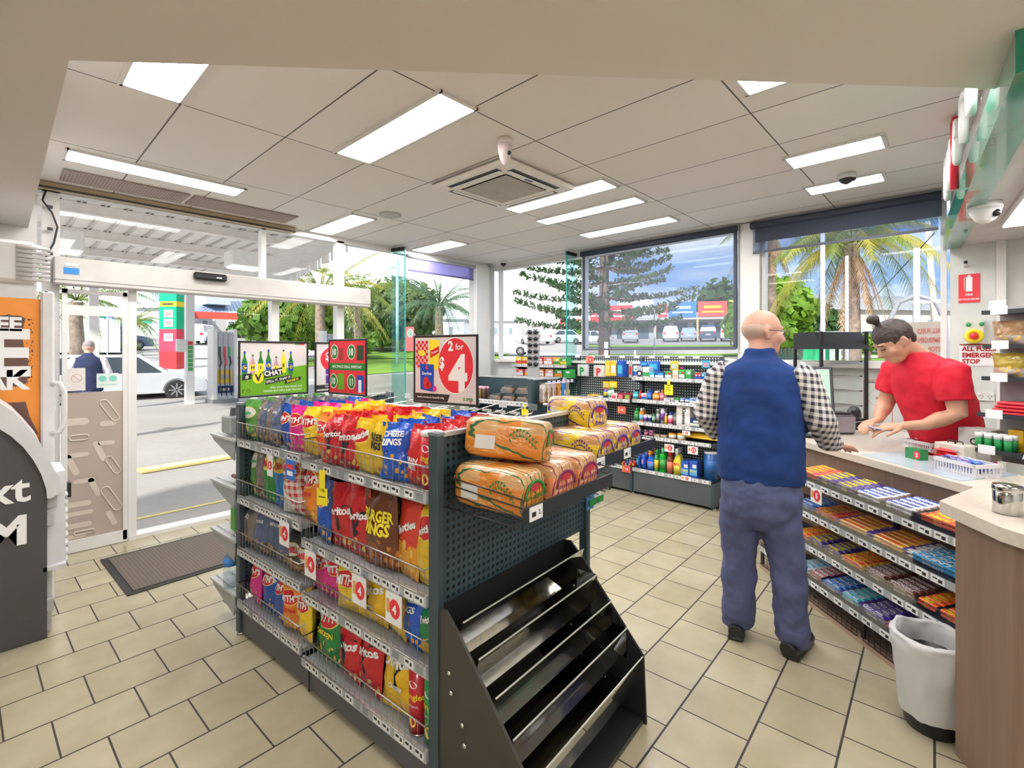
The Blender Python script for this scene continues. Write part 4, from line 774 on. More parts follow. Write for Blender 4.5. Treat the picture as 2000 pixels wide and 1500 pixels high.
# ================================================================ COUNTER
AC_ = rad(47); EC = Vector((cos(AC_), sin(AC_), 0)); NC = Vector((-sin(AC_), cos(AC_), 0)); OC = Vector((3.388, .747, 0)) - EC * 1.2
def LC(x, y, z=0): return OC + EC * x + NC * y + Vector((0, 0, z))
def toC(p): d = Vector(p) - OC; return d.dot(EC), d.dot(NC)
def wood_mat(name, c1, c2, ax=(26, 26, 1.0)):
    m, n, b = base_mat(name); G = NG(m); t = n.nodes.new('ShaderNodeTexCoord') if False else m.node_tree.nodes.new('ShaderNodeTexCoord'); mp = m.node_tree.nodes.new('ShaderNodeMapping'); mp.inputs['Scale'].default_value = ax
    G.L(t.outputs['Object'], mp.inputs[0]); f = G.noise(mp.outputs[0], 1.2, 6); mp2 = m.node_tree.nodes.new('ShaderNodeMapping'); mp2.inputs['Scale'].default_value = (ax[0] * 8, ax[1] * 8, ax[2] * 3); G.L(t.outputs['Object'], mp2.inputs[0])
    f2 = G.noise(mp2.outputs[0], 1.5, 2); G.L(G.mix(G.m('ADD', G.m('MULTIPLY', f, .8), G.m('MULTIPLY', f2, .25)), c1, c2), b.inputs['Base Color']); b.inputs['Roughness'].default_value = .4; return m
WOOD = wood_mat('counter_wood', (.14, .085, .06), (.34, .23, .17)); STONE = M('counter_stone', (.66, .60, .52), .25, var=.05, scale=60)
ct = empty('service_counter', 'long pale stone topped counter with brown timber front where the customer stands', 'counter', OC, AC_)
B().prism([(-.25, -.2), (-.25, -.66), (1.10, -.62), (1.30, -1.2), (2.05, -1.2), (2.35, -.75), (2.35, -.2)], .87, .91, STONE).build('countertop', ct)
B().box((.95, -.42, .435), (2.3, .38, .87), WOOD).box((1.75, -.85, .435), (.75, .5, .87), WOOD).build('timber_body', ct)
B().box((.72, -.02, .012), (1.76, .05, .024), M('plank_wood', (.42, .28, .20), .45)).box((.72, -.12, .008), (1.76, .2, .016), WOOD).build('base_plank', ct)
B().prism([(.42, -.24), (1.0, -.24), (1.08, -.55), (.50, -.62)], .9105, .9125, M('clear_mat', (.45, .52, .60), .12)).build('counter_mat', ct)
# ---- lolly rack below
ck = empty('confectionery_rack', 'four tier chocolate bar rack with wire base along the counter front', 'rack', OC, AC_)
SZ = [.735, .545, .355, .155]; RX0, RX1 = .05, 1.60; ACL = mixm('clear_acrylic', 0, (.90, .90, .90), .12, .05)
b = B()
for x in (RX0 - .01, .72, RX1 + .01):
    b.box((x, -.205, .40), (.02, .02, .76), BLACK); b.box((x, -.02, .09), (.022, .012, .16), BLACK)
b.build('upright', ck)
for k, z in enumerate(SZ):
    b = B(); b.box((.5 * (RX0 + RX1), -.095, z + .010), (RX1 - RX0, .19, .006), M('tray_dark', (.05, .05, .055), .4), rx=-.12); b.box((.5 * (RX0 + RX1), .004, z - .016), (RX1 - RX0, .006, .036), LIPD)
    s = b.build('tray', ck); B().box((.5 * (RX0 + RX1), .004, z + .026), (RX1 - RX0, .003, .048), ACL).build('clear_front', s)
    b = B(); rr = random.Random(k); x = RX0 + .02; b.box(((RX0 + RX1) / 2, .0075, z - .016), (RX1 - RX0, .001, .036), M('strip_clear', (.42, .44, .46), .3))
    while x < RX1 - .07:
        b.box((x + .03, .009, z - .016), (.062, .002, .032), TICK); b.box((x + .018, .0105, z - .018), (.018, .001, .014), INK); b.box((x + .042, .0105, z - .012), (.02, .001, .006), INK); x += rr.choice((.075, .085, .11))
    b.build('ticket_strip', s)
for (xa, xb) in ((RX0, .70), (.74, RX1)):
    b = B(); n = int((xb - xa) / .035)
    for i in range(n + 1): b.tube([(xa + (xb - xa) * i / n, 0, .025), (xa + (xb - xa) * i / n, 0, .125)], .0018, BLACK, 4)
    for z in (.025, .045, .065, .085, .105, .125): b.tube([(xa, 0, z), (xb, 0, z)], .0018 if z not in (.025, .125) else .004, BLACK, 4)
    b.build('wire_basket', ck)
def barmesh(nm, c, c2, word, wc, L_=.15, W_=.034, end=None, h=.016):
    m1 = M('wrap_' + nm, c, .3, coat=.5, var=.15, scale=30, bump=.3, bscale=60); m2 = M('wrapb_' + nm, c2, .3, coat=.5, var=.15, scale=30)
    b = B(); prj = [(-.5, .10), (-.46, .15), (-.42, .75), (-.38, .95), (-.2, 1), (0, 1.0), (.2, 1), (.38, .95), (.42, .75), (.46, .15), (.5, .10)]; n = 10; vs = []; fs = []; fs2 = []
    for t, s in prj:
        for k in range(n): a = 2 * pi * k / n; y_ = W_ / 2 * math.copysign(abs(cos(a)) ** .6, cos(a)) * (1 if s > .3 else 1.05); z_ = h / 2 * math.copysign(abs(sin(a)) ** .7, sin(a)) * s; vs.append((t * L_, y_, z_ + h / 2))
    for j in range(len(prj) - 1):
        for k in range(n): q = (k + 1) % n; (fs2 if j in (0, 1, 7, 8, 9) else fs).append((j * n + k, j * n + q, j * n + n + q, j * n + n + k))
    b.add(vs, fs, m1, True); b.add(vs, fs2 + [tuple(range(n - 1, -1, -1)), tuple(range(10 * n, 11 * n))], m2, True)
    b.text(word, .030 if len(word) < 8 else .023, (.004, 0, h + .0008), (-1, 0, 0), (0, -1, 0), wc, bold=2, sx=1.15)
    b.text(word, .014, (0, W_ / 2 + .001, h * .5), (-1, 0, 0), (0, 0, 1), wc, bold=1)
    return b.mesh('chocolate_bar')
BAR = {
 'mars': (barmesh('mars', (.85, .12, .02), (.02, .02, .02), 'Mars', YEL), 'orange-red chocolate bar with black ends'),
 'snick': (barmesh('snick', (.75, .76, .80), (.10, .04, .03), 'SNICKERS', BLU), 'white chocolate bar with blue lettering'),
 'snickb': (barmesh('snickb', (.16, .05, .03), (.10, .03, .02), 'SNICKERS', WHT), 'brown chocolate bar with white lettering'),
 'crunch': (barmesh('crunch', (.80, .42, .04), (.10, .04, .35), 'Crunchie', REDINK), 'gold honeycomb bar with red lettering'),
 'bounty': (barmesh('bounty', (.02, .35, .68), (.85, .88, .9), 'BOUNTY', WHT), 'sky blue coconut bar'),
 'twirl': (barmesh('twirl', (.06, .02, .22), (.05, .02, .18), 'TWIRL', YEL), 'deep purple bar with yellow lettering'),
 'picnic': (barmesh('picnic', (.80, .06, .03), (.85, .5, .04), 'PICNIC', YEL), 'red and yellow nut bar'),
 'boost': (barmesh('boost', (.60, .02, .03), (.75, .12, .03), 'Cherry', YEL), 'crimson bar with yellow lettering'),
 'milky': (barmesh('milky', (.30, .60, .82), (.80, .84, .88), 'Milkybar', WHT), 'pale blue white-chocolate bar'),
 'timeout': (barmesh('timeout', (.02, .16, .55), (.03, .1, .4), 'Time Out', WHT), 'mid-blue wafer bar'),
 'dairy': (barmesh('dairy', (.10, .04, .38), (.08, .03, .28), 'Dairy Milk', WHT), 'violet milk chocolate bar'),
 'oreo': (barmesh('oreo', (.02, .45, .62), (.10, .04, .38), 'Dairy Milk', WHT), 'turquoise and violet cookie bar'),
 'mway': (barmesh('mway', (.30, .04, .30), (.55, .06, .05), 'Milky Way', WHT), 'plum and red bar with white lettering'),
 'coco': (barmesh('coco', (.72, .80, .82), (.05, .30, .42), 'Coconut', BLU), 'white and teal coconut bar with little palm print'),
 'turk': (barmesh('turk', (.35, .03, .06), (.05, .03, .1), 'TURKISH', WHT), 'dark maroon bar'),
}
def facing(k, u0, u1, kind, note):
    x1, x0 = toC(pl(u0, 900, OC, 47))[0], toC(pl(u1, 900, OC, 47))[0]; x0 = max(x0, RX0 + .01); x1 = min(x1, RX1 - .01); cx = (x0 + x1) / 2; W_ = x1 - x0; rr = random.Random(int(u0 + k * 77)); me, ds = BAR[kind]
    n = 5; h = .0165
    for layer in range(2):
        for j in range(n if layer == 1 else 2):
            o = bpy.data.objects.new('chocolate_bar', me); COL.objects.link(o); y = -.020 - j * .0345
            o.scale = (W_ / .15 * .97, 1, 1); o.location = LC(cx + rr.uniform(-.003, .003), y, SZ[k] + .016 - y * .12 + layer * h + (0 if layer else 0)); o.rotation_euler = (-.12, 0, AC_ + rr.uniform(-.05, .05))
            tag(o, '%s, %s counter rack shelf, %s' % (ds.split(' with ')[0] if len((ds + note).split()) > 9 else ds, ['top', 'second', 'third', 'lowest'][k], note), 'chocolate bar', '%s, %s' % (ds, note))
        if layer == 0:
            for j in range(2, n): pass
for k, rows in enumerate((
    ((1552, 1592, 'boost', 'farthest stack'), (1592, 1628, 'twirl', 'beside the crimson bars'), (1628, 1668, 'twirl', 'beside the white bars'), (1668, 1722, 'snick', 'next to the purple bars'), (1722, 1786, 'snick', 'next to the orange-red bars'), (1786, 1880, 'mars', 'nearest stack')),
    ((1552, 1590, 'timeout', 'farthest stack'), (1590, 1632, 'boost', 'behind the five dollar ticket'), (1632, 1696, 'crunch', 'next to the crimson bars'), (1696, 1768, 'crunch', 'next to the sky blue bars'), (1768, 1880, 'bounty', 'nearest stack')),
    ((1552, 1578, 'picnic', 'farthest stack'), (1578, 1606, 'twirl', 'farther stack of two'), (1606, 1640, 'twirl', 'nearer stack of two'), (1640, 1684, 'picnic', 'between purple and brown bars'), (1684, 1730, 'snickb', 'beside the red and yellow bars'), (1730, 1786, 'snickb', 'beside the orange-red bars'), (1786, 1830, 'mars', 'beside the brown bars'), (1830, 1880, 'mars', 'nearest stack')),
    ((1552, 1578, 'milky', 'farthest stack'), (1578, 1604, 'turk', 'beside the pale blue bars'), (1604, 1640, 'timeout', 'beside the maroon bars'), (1640, 1678, 'oreo', 'between the blue and the violet bars'), (1678, 1728, 'dairy', 'beside the turquoise bars'), (1728, 1770, 'mway', 'beside the violet bars'), (1770, 1806, 'mway', 'beside the coconut bars'), (1806, 1880, 'coco', 'nearest stack')))):
    for (u0, u1, kd, note) in rows: facing(k, u0, u1, kd, note)
for (x, k, t_, lb) in ((1.02, 0, '5', 'white and red five dollar ticket under the top rack shelf'), (1.40, 1, '5', 'white and red five dollar ticket beside the customer on the second rack shelf')):
    promo(x, .018, SZ[k] - .02, t_, lb, .09, .085, AC_ + pi, LC)
# ---- serving bench at the near end (own thing)
z1, z0_ = .95, .905
P_ = [g(1835, 978, z1), g(1955, 1030, z1), g(2000, 1044, z1)]
dR = (P_[2] - P_[1]).normalized(); dB = (g(1905, 972, z1) - P_[0]); 
poly = [P_[0], P_[1], P_[1] + dR * .75, P_[1] + dR * .75 + Vector((.55, -.12, 0)), P_[0] + Vector((.42, -.12, 0))]
sb = empty('serving_bench', 'stone topped bench end with brown timber side panel at the right edge', 'bench', (P_[0].x, P_[0].y, 0)); o0 = Vector((P_[0].x, P_[0].y, 0))
B().prism([((p - o0).x, (p - o0).y) for p in poly], z0_, z1, STONE).build('bench_top', sb)
q0 = g(1866, 1000, z0_); q1 = pl(1978, 1000, (q0.x, q0.y), math.degrees(math.atan2((P_[1] - P_[0]).y, (P_[1] - P_[0]).x))); q0 = q0 - o0; q1 = q1 - o0
B().prism([(q0.x, q0.y), (q1.x, q1.y), (q1.x + dR.x * .7, q1.y + dR.y * .7), (q1.x + dR.x * .7 + .45, q1.y + dR.y * .7 - .1), (q0.x + .38, q0.y - .12)], 0, z0_, WOOD).build('timber_panel', sb)
c = g(1968, 1003, z1); b = B(); SS = M('stainless', (.55, .54, .52), .12, 1, var=.02)
b.lathe([(.034, 0), (.038, .004), (.038, .075), (.036, .078)], SS, 28); o = b.build('canister', loc=c); tag(o, 'round stainless steel lidded canister on the bench end', 'canister')
B().lathe([(.0385, .078), (.040, .080), (.040, .094), (.038, .098), (.001, .099)], SS, 28).build('lid', o)
# ---- rubbish bin with bag
bn = empty('rubbish_bin', 'black bin lined with a white plastic bag beside the timber panel', 'bin', LC(.17, .150))
b = B(); b.lathe([(.085, 0), (.09, .01), (.118, .30), (.122, .31), (.116, .31), (.112, .29)], BLACK, 24); b.build('bin_body', bn)
b = B(); bagw = mixm('bin_bag', .72, (.9, .9, .92), dif=(.85, .85, .87)); nz_ = noise.noise
def fb(u, v):
    a = 2 * pi * u; prof2 = [(.104, .04), (.113, .14), (.126, .24), (.134, .32), (.132, .345), (.116, .35), (.106, .32), (.095, .22)]; t = v * 7; i = min(6, int(t)); f = t - i; R = prof2[i][0] * (1 - f) + prof2[i + 1][0] * f; Z = prof2[i][1] * (1 - f) + prof2[i + 1][1] * f
    R += .008 * nz_(Vector((cos(a) * 3, sin(a) * 3, v * 5))) + .009 * nz_(Vector((cos(a) * 5, sin(a) * 5, v * 9))); Z += .020 * nz_(Vector((cos(a) * 1.2, sin(a) * 1.2, 4)))
    return (R * cos(a), R * sin(a), Z + .02)
b.grid(fb, 48, 21, bagw); b.build('bag_liner', bn)
# ---- things on the counter
def on(u, v, z=.91): return g(u, v, z)
WARM = M('warmer_black', (.02, .02, .022), .3)
wm = empty('food_warmer', 'black framed glass pie warmer standing at the far end of the counter', 'food warmer', Vector((0, 0, 0)), 0)
c = dp(1620, 830, 4.05); c.z = .91; wm.location = c; wm.rotation_euler = (0, 0, rad(-47 + 4))
W_, D_, H_ = .38, .32, .76
b = B()
for x in (-W_ / 2, W_ / 2):
    for y in (-D_ / 2, D_ / 2): b.box((x, y, H_ / 2), (.02, .02, H_), WARM)
    b.box((x, 0, .02), (.02, D_, .04), WARM)
b.box((0, 0, .03), (W_, D_, .06), WARM); b.build('frame', wm)
b = B(); b.prism([(-D_ / 2 - .03, H_ - .14), (D_ / 2, H_ - .14), (D_ / 2, H_), (-D_ / 2 + .07, H_)], -W_ / 2 - .01, W_ / 2 + .01, WARM, X=Matrix(((0, 0, 1, 0), (1, 0, 0, 0), (0, 1, 0, 0), (0, 0, 0, 1)))); b.build('hood', wm)
b = B(); 
for q in (-1, 1): b.box((q * (W_ / 2 - .002), 0, H_ / 2), (.004, D_ - .03, H_ - .1), GLASS)
b.box((0, -D_ / 2, H_ / 2), (W_ - .03, .004, H_ - .14), GLASS); b.build('glass_sides', wm)
for z in (.16, .28, .40, .52):
    b = B()
    for k in range(14): b.tube([(-W_ / 2 + .02, -D_ / 2 + .03 + k * .021, z), (W_ / 2 - .02, -D_ / 2 + .03 + k * .021, z)], .0018, CHROME, 4)
    b.box((0, -D_ / 2 + .025, z), (W_ - .03, .006, .012), CHROME); b.build('wire_shelf', wm)
for k in range(2):
    b = B(); b.ball((0, 0, .02), .03, M('pastry', (.65, .36, .12), .6), 10, squash=(1.5, .9, .7)); o = b.build('pastry', loc=wm.location + Vector((-.03 + .09 * k, .03, .065)), rz=k); tag(o, 'golden pastry on the %s floor of the pie warmer' % ('left' if k == 0 else 'right'), 'pastry')
c = g(1630, 845, .91)
r = empty('receipt_printer', 'dark grey boxy receipt printer beside the card terminal', 'printer', c, rad(-50)); b = B(); b.box((0, 0, .07), (.20, .17, .14), M('printer_grey', (.09, .09, .10), .4), bev=.012); b.box((0, -.085, .07), (.19, .006, .11), M('printer_front', (.35, .34, .38), .4), bev=.002); b.build('body', r)
B().box((0, .01, .145), (.17, .12, .01), BLACK).build('lid', r)
# till screen
c = g(1578, 852, .91); r = empty('register_screen', 'tilted black register touch screen between customer and pie warmer', 'screen', c, rad(-75)); b = B(); b.box((0, 0, .012), (.2, .18, .024), BLACK, bev=.006); b.tube([(0, 0, .02), (0, .03, .25)], .02, BLACK, 8); b.build('stand', r)
b = B(); b.box((0, 0, 0), (.30, .02, .34), BLACK, bev=.006); b.box((0, -.012, 0), (.26, .002, .29), M('screen_light', (.35, .48, .42), .1, emit=.25)); 
for k in range(4): b.box((-.03 + k * .01, -.014, -.10 + k * .06), (.18, .001, .012), M('screen_line', (.9, .92, .9), .3))
o = b.build('display', r, loc=(0, -.01, .34)); o.rotation_euler = (-.5, 0, 0)
# card terminal
c = on(1608, 856); r = empty('card_terminal', 'grey card payment terminal on the counter edge by the customer', 'card terminal', c, rad(-20)); b = B(); b.box((0, 0, .018), (.10, .17, .03), M('term_grey', (.28, .28, .28), .35), bev=.008); b.build('body', r)
b = B(); b.box((0, .045, .035), (.075, .05, .004), M('lcd', (.35, .48, .5), .2)); b.build('screen', r)
b = B()
for i in range(4):
    for j in range(3): b.box((-.024 + j * .024, .0 - i * .02, .036), (.018, .014, .006), M('key_pale', (.7, .7, .7), .4), bev=.002)
b.build('keypad', r)
# scanner
c = on(1668, 838); r = empty('barcode_scanner', 'black barcode scanner on an oval stand beside the card terminal', 'scanner', c, rad(-60)); b = B(); b.lathe([(.055, 0), (.055, .006), (.03, .012), (.012, .014)], BLACK, 20); b.tube([(-.015, 0, .01), (-.035, 0, .05), (-.02, 0, .085)], .005, BLACK, 6); b.tube([(.015, 0, .01), (.035, 0, .05), (.02, 0, .085)], .005, BLACK, 6); b.build('stand', r)
b = B(); b.loft([(0, 0, .075, .046, .03), (0, 0, .10, .05, .036), (0, 0, .145, .045, .034), (0, 0, .17, .028, .024), (0, 0, .176, .01, .01)], M('scanner_body', (.05, .055, .065), .35), 18); b.box((0, -.035, .12), (.06, .004, .05), INK); b.build('head', r)
b = B(); b.tube([(0, 0, 0), (-.05, .02, .03), (-.12, .03, .045), (-.19, .0, .03), (-.22, -.02, .004)], .003, GREYP, 6); tag(b.build('cable', loc=c + Vector((-.01, .03, .03)), rz=1.6), 'thin grey cable looping from the scanner to the card terminal', 'cable')
# scissors handle
# baskets
def pbasket(c, rz, wd, dp_, h, label, seed=0):
    r = empty('plastic_basket', label, 'basket', c, rz); WP = M('basket_white', (.80, .78, .82), .4); b = B()
    n = 14
    for sgn in (-1, 1):
        b.box((0, sgn * dp_ / 2, h - .008), (wd + .012, .006, .018), WP); b.box((0, sgn * dp_ / 2 * .93, .01), (wd * .95, .004, .02), WP)
        for k in range(n + 1): b.box((-wd / 2 + wd * k / n, sgn * dp_ / 2 * .96, h / 2), (.006, .004, h), WP)
        b.box((sgn * wd / 2, 0, h - .008), (.006, dp_ + .006, .018), WP); b.box((sgn * wd / 2 * .95, 0, .01), (.004, dp_ * .95, .02), WP)
        for k in range(8): b.box((sgn * wd / 2 * .97, -dp_ / 2 + dp_ * k / 7, h / 2), (.004, .006, h), WP)
    b.box((0, 0, .004), (wd * .95, dp_ * .93, .006), WP); b.build('slotted_body', r); return r
RB_ = AC_ + pi
c1 = on(1888, 925); r = pbasket(c1, RB_, .20, .13, .065, 'white slotted basket heaped with blue wafers and a reduced price ticket')
b = B(); b.box((.075, -.075, .035), (.045, .002, .055), REDINK); b.box((.075, -.0765, .022), (.04, .001, .022), TICK); b.text('$1.00', .015, (.075, -.078, .022), (1, 0, 0), (0, 0, 1), REDINK); b.text('REDUCED', .008, (.075, -.078, .050), (1, 0, 0), (0, 0, 1), WHT); b.build('price_ticket', r, rz=pi)
c2 = on(1812, 878); pbasket(c2, RB_ + .05, .18, .15, .055, 'white perforated basket of mixed bars beside the red shirt', 1)
def bars_on(c, kinds, n, lab, cat='chocolate bar', spread=.06, z0=.015, rz=0, dz=.011, grp=None):
    rr = random.Random(n * 7 + int(c.x * 100))
    for i in range(n):
        kd = kinds[i % len(kinds)]; o = bpy.data.objects.new('chocolate_bar', BAR[kd][0]); COL.objects.link(o); o.location = c + Vector((rr.uniform(-spread, spread) * .6, rr.uniform(-spread, spread) * .6, z0 + dz * (i // 2))); o.rotation_euler = (rr.uniform(-.15, .15), rr.uniform(-.1, .15), AC_ + rz + rr.uniform(-.5, .5)); o.scale = (.9, .95, 1)
        tag(o, '%s %s' % (BAR[kd][1], lab), cat, grp or '%s %s' % (BAR[kd][1], lab))
bars_on(c1, ['timeout', 'timeout', 'dairy'], 10, 'in the reduced price basket')
bars_on(c2, ['boost', 'picnic', 'milky'], 9, 'in the perforated basket', rz=.5)
c3 = on(1840, 903)
for i in range(5):
    b = make_bag(M('sachet_red', (.72, .02, .03), .3, coat=.4), .12, .085, .022, [], i, 8, 8); o = b.build('lolly_bag', loc=c3 + Vector((0, 0, .012 + .013 * i))); o.rotation_euler = (-pi / 2, 0, AC_ + pi + .1 * (i % 3)); tag(o, 'red and yellow lolly bag in the flat stack on the counter', 'lolly bag', 'red lolly bags in a flat stack')
b = B(); b.box((0, 0, .03), (.09, .05, .06), M('carton_green', (.02, .22, .07), .4)); ell(b, .028, .03, .02, .022, REDINK, -.0258); b.text('2', .03, (.028, -.0265, .03), (1, 0, 0), (0, 0, 1), WHT, bold=2)
o = b.build('mint_carton', loc=on(1790, 897), rz=RB_); o.rotation_euler = (0, 0, RB_); tag(o, 'small green carton with red disc beside the lolly bags', 'carton')
def cbox(u, v, z, wd, dp_, h, label, m_, rz=0, prints=()):
    b = B(); b.box((0, 0, h / 2), (wd, dp_, h), m_, bev=.003)
    for (t_, s_, x, zz, mm) in prints: b.text(t_, s_, (x, -dp_ / 2 - .001, zz), (1, 0, 0), (0, 0, 1), mm)
    o = b.build('carton', loc=on(u, v, z), rz=RB_ + rz); tag(o, label, 'carton'); return o
CREAM = M('carton_cream', (.68, .62, .54), .5); FW2 = M('faint_print', (.40, .36, .33), .5)
o = cbox(1866, 903, .91, .15, .09, .10, 'cream fan-printed carton behind the wafers basket', CREAM, .1, (('fuse', .02, .04, .07, FW2), ('fuse', .02, -.03, .07, FW2), ('o', .03, .01, .04, FW2), ('o', .03, -.05, .035, FW2)))
b = B(); 
for x in (-.02, .02): b.tube([(x - .018, 0, .10), (x - .018, 0, .115), (x + .018, 0, .115), (x + .018, 0, .10)], .003, BLACK, 5)
b.build('handles', o)
cbox(1916, 896, .91, .15, .12, .17, 'taller white appliance carton stacked behind the cream carton', M('carton_white', (.75, .72, .70), .45), .25, (('fuse', .024, .03, .145, FW2), ('O', .05, 0, .10, INK)))
# ---- notices and fittings on the solid wall
def wallbox(u0, v0, u1, v1, name, label, cat, m_, th=.004, X=XB):
    a, c = px(u0, v0, X), px(u1, v1, X); wd, h = a.y - c.y, a.z - c.z
    r = B(); r.box((0, 0, 0), (wd, th, h), m_); return r, wd, h, Vector((X - th / 2 - .001, (a.y + c.y) / 2, (a.z + c.z) / 2))
b, wd, h, L0 = wallbox(1872, 537, 1914, 590, 'sign', '', '', REDINK)
b.box((0, -.003, h * .14), (wd * .3, .001, h * .5), WHT); b.box((0, -.003, h * .42), (wd * .14, .001, h * .08), WHT); b.tube([(-wd * .05, -.003, h * .43), (-wd * .22, -.003, h * .36), (-wd * .22, -.003, -h * .05)], .0025, WHT, 4); b.text('FIRE', .022, (0, -.004, -h * .22), (1, 0, 0), (0, 0, 1), WHT); b.text('EXTINGUISHER', .0175, (0, -.004, -h * .38), (1, 0, 0), (0, 0, 1), WHT, sx=.95)
tag(b.build('sign', loc=L0, rz=-pi / 2), 'red fire extinguisher sign on the pale end wall', 'sign')
b, wd, h, L0 = wallbox(1874, 672, 1962, 715, 'sign', '', '', TICK)
b.box((0, -.003, h * .47), (wd, .001, h * .05), M('maroon_ink', (.45, .01, .02), .4))
for i, t_ in enumerate(('ALL FUELS', 'EMERGENCY', 'STOP')): b.text(t_, .047, (-wd * .44, -.004, h * (.28 - .29 * i)), (1, 0, 0), (0, 0, 1), M('maroon_ink', (.45, .01, .02)), bold=2, align=-1, sx=.84)
tag(b.build('sign', loc=L0, rz=-pi / 2), 'white sign with dark red ALL FUELS EMERGENCY STOP lettering', 'sign')
b, wd, h, L0 = wallbox(1884, 624, 1921, 671, 'x', '', '', M('panel_cream', (.70, .70, .62), .4), .05)
r = b.build('emergency_stop_box', loc=L0, rz=-pi / 2); tag(r, 'cream control box with yellow ringed red stop button on the wall', 'switch')
T = Matrix.Rotation(pi / 2, 4, 'X'); B().lathe([(.052, 0), (.052, .01), (.035, .016), (.030, .006)], YEL, 24, Matrix.Translation((0, -.025, -h * .2)) @ T).build('yellow_ring', r); B().lathe([(.018, .0), (.018, .03), (.024, .032), (.022, .04), (.001, .042)], REDINK, 18, Matrix.Translation((0, -.03, -h * .2)) @ T).build('stop_button', r)
for x in (-.03, .04): B().lathe([(.014, 0), (.014, .012), (.001, .014)], GRNINK, 14, Matrix.Translation((x, -.026, h * .28)) @ T).build('green_button', r)
b, wd, h, L0 = wallbox(1908, 765, 1942, 783, 'x', '', '', M('socket_white', (.78, .77, .74), .35), .012)
for q in (-1, 1):
    for (x, z, a) in ((-.008, .0, .5), (.008, .0, -.5), (0, -.014, 0)): b.box((q * wd * .24 + x, -.008, z), (.003, .002, .008), INK, ry=a)
    b.box((q * wd * .36, -.009, h * .3), (.016, .006, .010), WHT)
tag(b.build('power_socket', loc=L0, rz=-pi / 2), 'white double power socket on the wall behind the cartons', 'socket')
b, wd, h, L0 = wallbox(1683, 738, 1747, 838, 'x', '', '', M('notice_paper', (.78, .78, .77), .45), .003)
for q in (-1, 1): b.box((q * wd * .44, -.002, 0), (.004, .001, h * .92), M('notice_red', (.6, .1, .1), .5)); b.box((0, -.002, q * h * .46), (wd * .88, .001, .004), M('notice_red', (.6, .1, .1)))
b.box((0, -.002, h * .42), (wd * .84, .001, h * .035), INK); b.tube([(wd * .3 * cos(k * pi / 8), -.002, h * .1 + wd * .3 * sin(k * pi / 8)) for k in range(16)], .0012, FW2, 4, closed=True); b.box((0, -.002, h * .1), (.03, .001, .02), FW2); b.text('EVACUATION DIAGRAM', .012, (0, -.003, h * .42), (1, 0, 0), (0, 0, 1), WHT)
tag(b.build('notice', loc=L0, rz=-pi / 2), 'white evacuation notice on the low wall under the palm window', 'notice')
b, wd, h, L0 = wallbox(1763, 630, 1842, 718, 'x', '', '', M('sheet_grey', (.50, .46, .42), .5), .002)
for i, t_ in enumerate(('ALL FUELS', 'EMERGENCY', 'STOP')): b.text(t_, .052, (wd * .44, -.0035, h * (.30 - .2 * i)), (-1, 0, 0), (0, 0, 1), M('faded_ink', (.55, .18, .16), .5), bold=2, align=-1, sx=.58)
tag(b.build('sign', loc=L0 + Vector((.02, 0, 0)), rz=-pi / 2), 'back of the emergency sign, mirrored lettering on the window glass', 'sign')
# bottle opener-like hook & small camera under
c = px(1886, 520, XB); b = B(); b.tube([(0, 0, 0), (-.05, 0, .02)], .012, WHITE, 10); b.ball((-.055, 0, .022), .012, INK, 8); tag(b.build('wall_sensor', loc=c), 'tiny white sensor with black tip above the fire extinguisher sign', 'sensor')
# ---- counter-top display unit at the right edge
du_c = dp(2062, 780, 2.35); du_c.z = 0
du = empty('display_stand', 'tiered display stand of snacks cut off by the right edge', 'stand', Vector((du_c.x, du_c.y, .91)), RB_ + .25)
MET = M('stand_grey', (.34, .35, .37), .4)
B().box((0, .13, .42), (.55, .012, .84), MET).build('back_panel', du)
for z, dpt in ((.08, .26), (.26, .2), (.45, .16), (.62, .15), (.80, .16)):
    b = B(); b.box((0, .13 - dpt / 2, z), (.55, dpt, .012), LIPD); b.box((0, .13 - dpt, z + .004), (.55, .006, .022), LIPD); b.box((-.20, .125 - dpt, z + .012), (.07, .004, .045), TICK); b.box((.02, .125 - dpt, z + .012), (.07, .004, .045), TICK); b.build('shelf', du)
def onunit(name, x, y, z, bb, label, cat, group=None):
    m_ = Matrix.Translation(du.location) @ Matrix.Rotation(RB_ + .25, 4, 'Z'); o = bb.build(name, loc=m_ @ Vector((x, y, z)), rz=RB_ + .25); return tag(o, label, cat, group)
for i, (z, c_, nm_) in enumerate(((.628, (.42, .24, .12), 'brown snack bag on the upper shelf of the right edge stand'), (.458, (.50, .36, .05), 'yellow and brown snack bag on the middle shelf of the right edge stand'))):
    onunit('snack_bag', -.19, .03, z, make_bag(bagmat('edgebag%d' % i, c_, (.55, .45, .38), None, .6, .5), .14, .13, .07, [], i), nm_, 'snack bag')
    onunit('snack_bag', -.04, .03, z, make_bag(bagmat('edgebag%d' % i, c_, (.55, .45, .38)), .14, .13, .07, [], i + 5), nm_.replace('snack bag', 'snack bag, second in,'), 'snack bag')
for i in range(4): onunit('lolly_bag', -.17 + .01 * i, .02, .267 + .018 * i, B().box((0, 0, .008), (.15, .10, .015), REDINK, bev=.006), 'red lolly packet stacked on the lower shelf of the edge stand', 'lolly bag', 'red lolly packets on the edge stand')
for i in range(8):
    x = -.25 + (i % 4) * .04; y = -.10 + (i // 4) * .045; b = B(); b.lathe([(.016, 0), (.016, .055), (.012, .06), (.012, .062)], M('bot_green', (.02, .3, .08), .3), 12); b.lathe([(.017, .06), (.017, .085)], M('cap_white', (.8, .8, .8), .35), 12); onunit('mint_bottle', x, y, .087, b, 'little green bottle with white cap on the edge stand bottom shelf', 'bottle', 'white capped bottles on the edge stand')
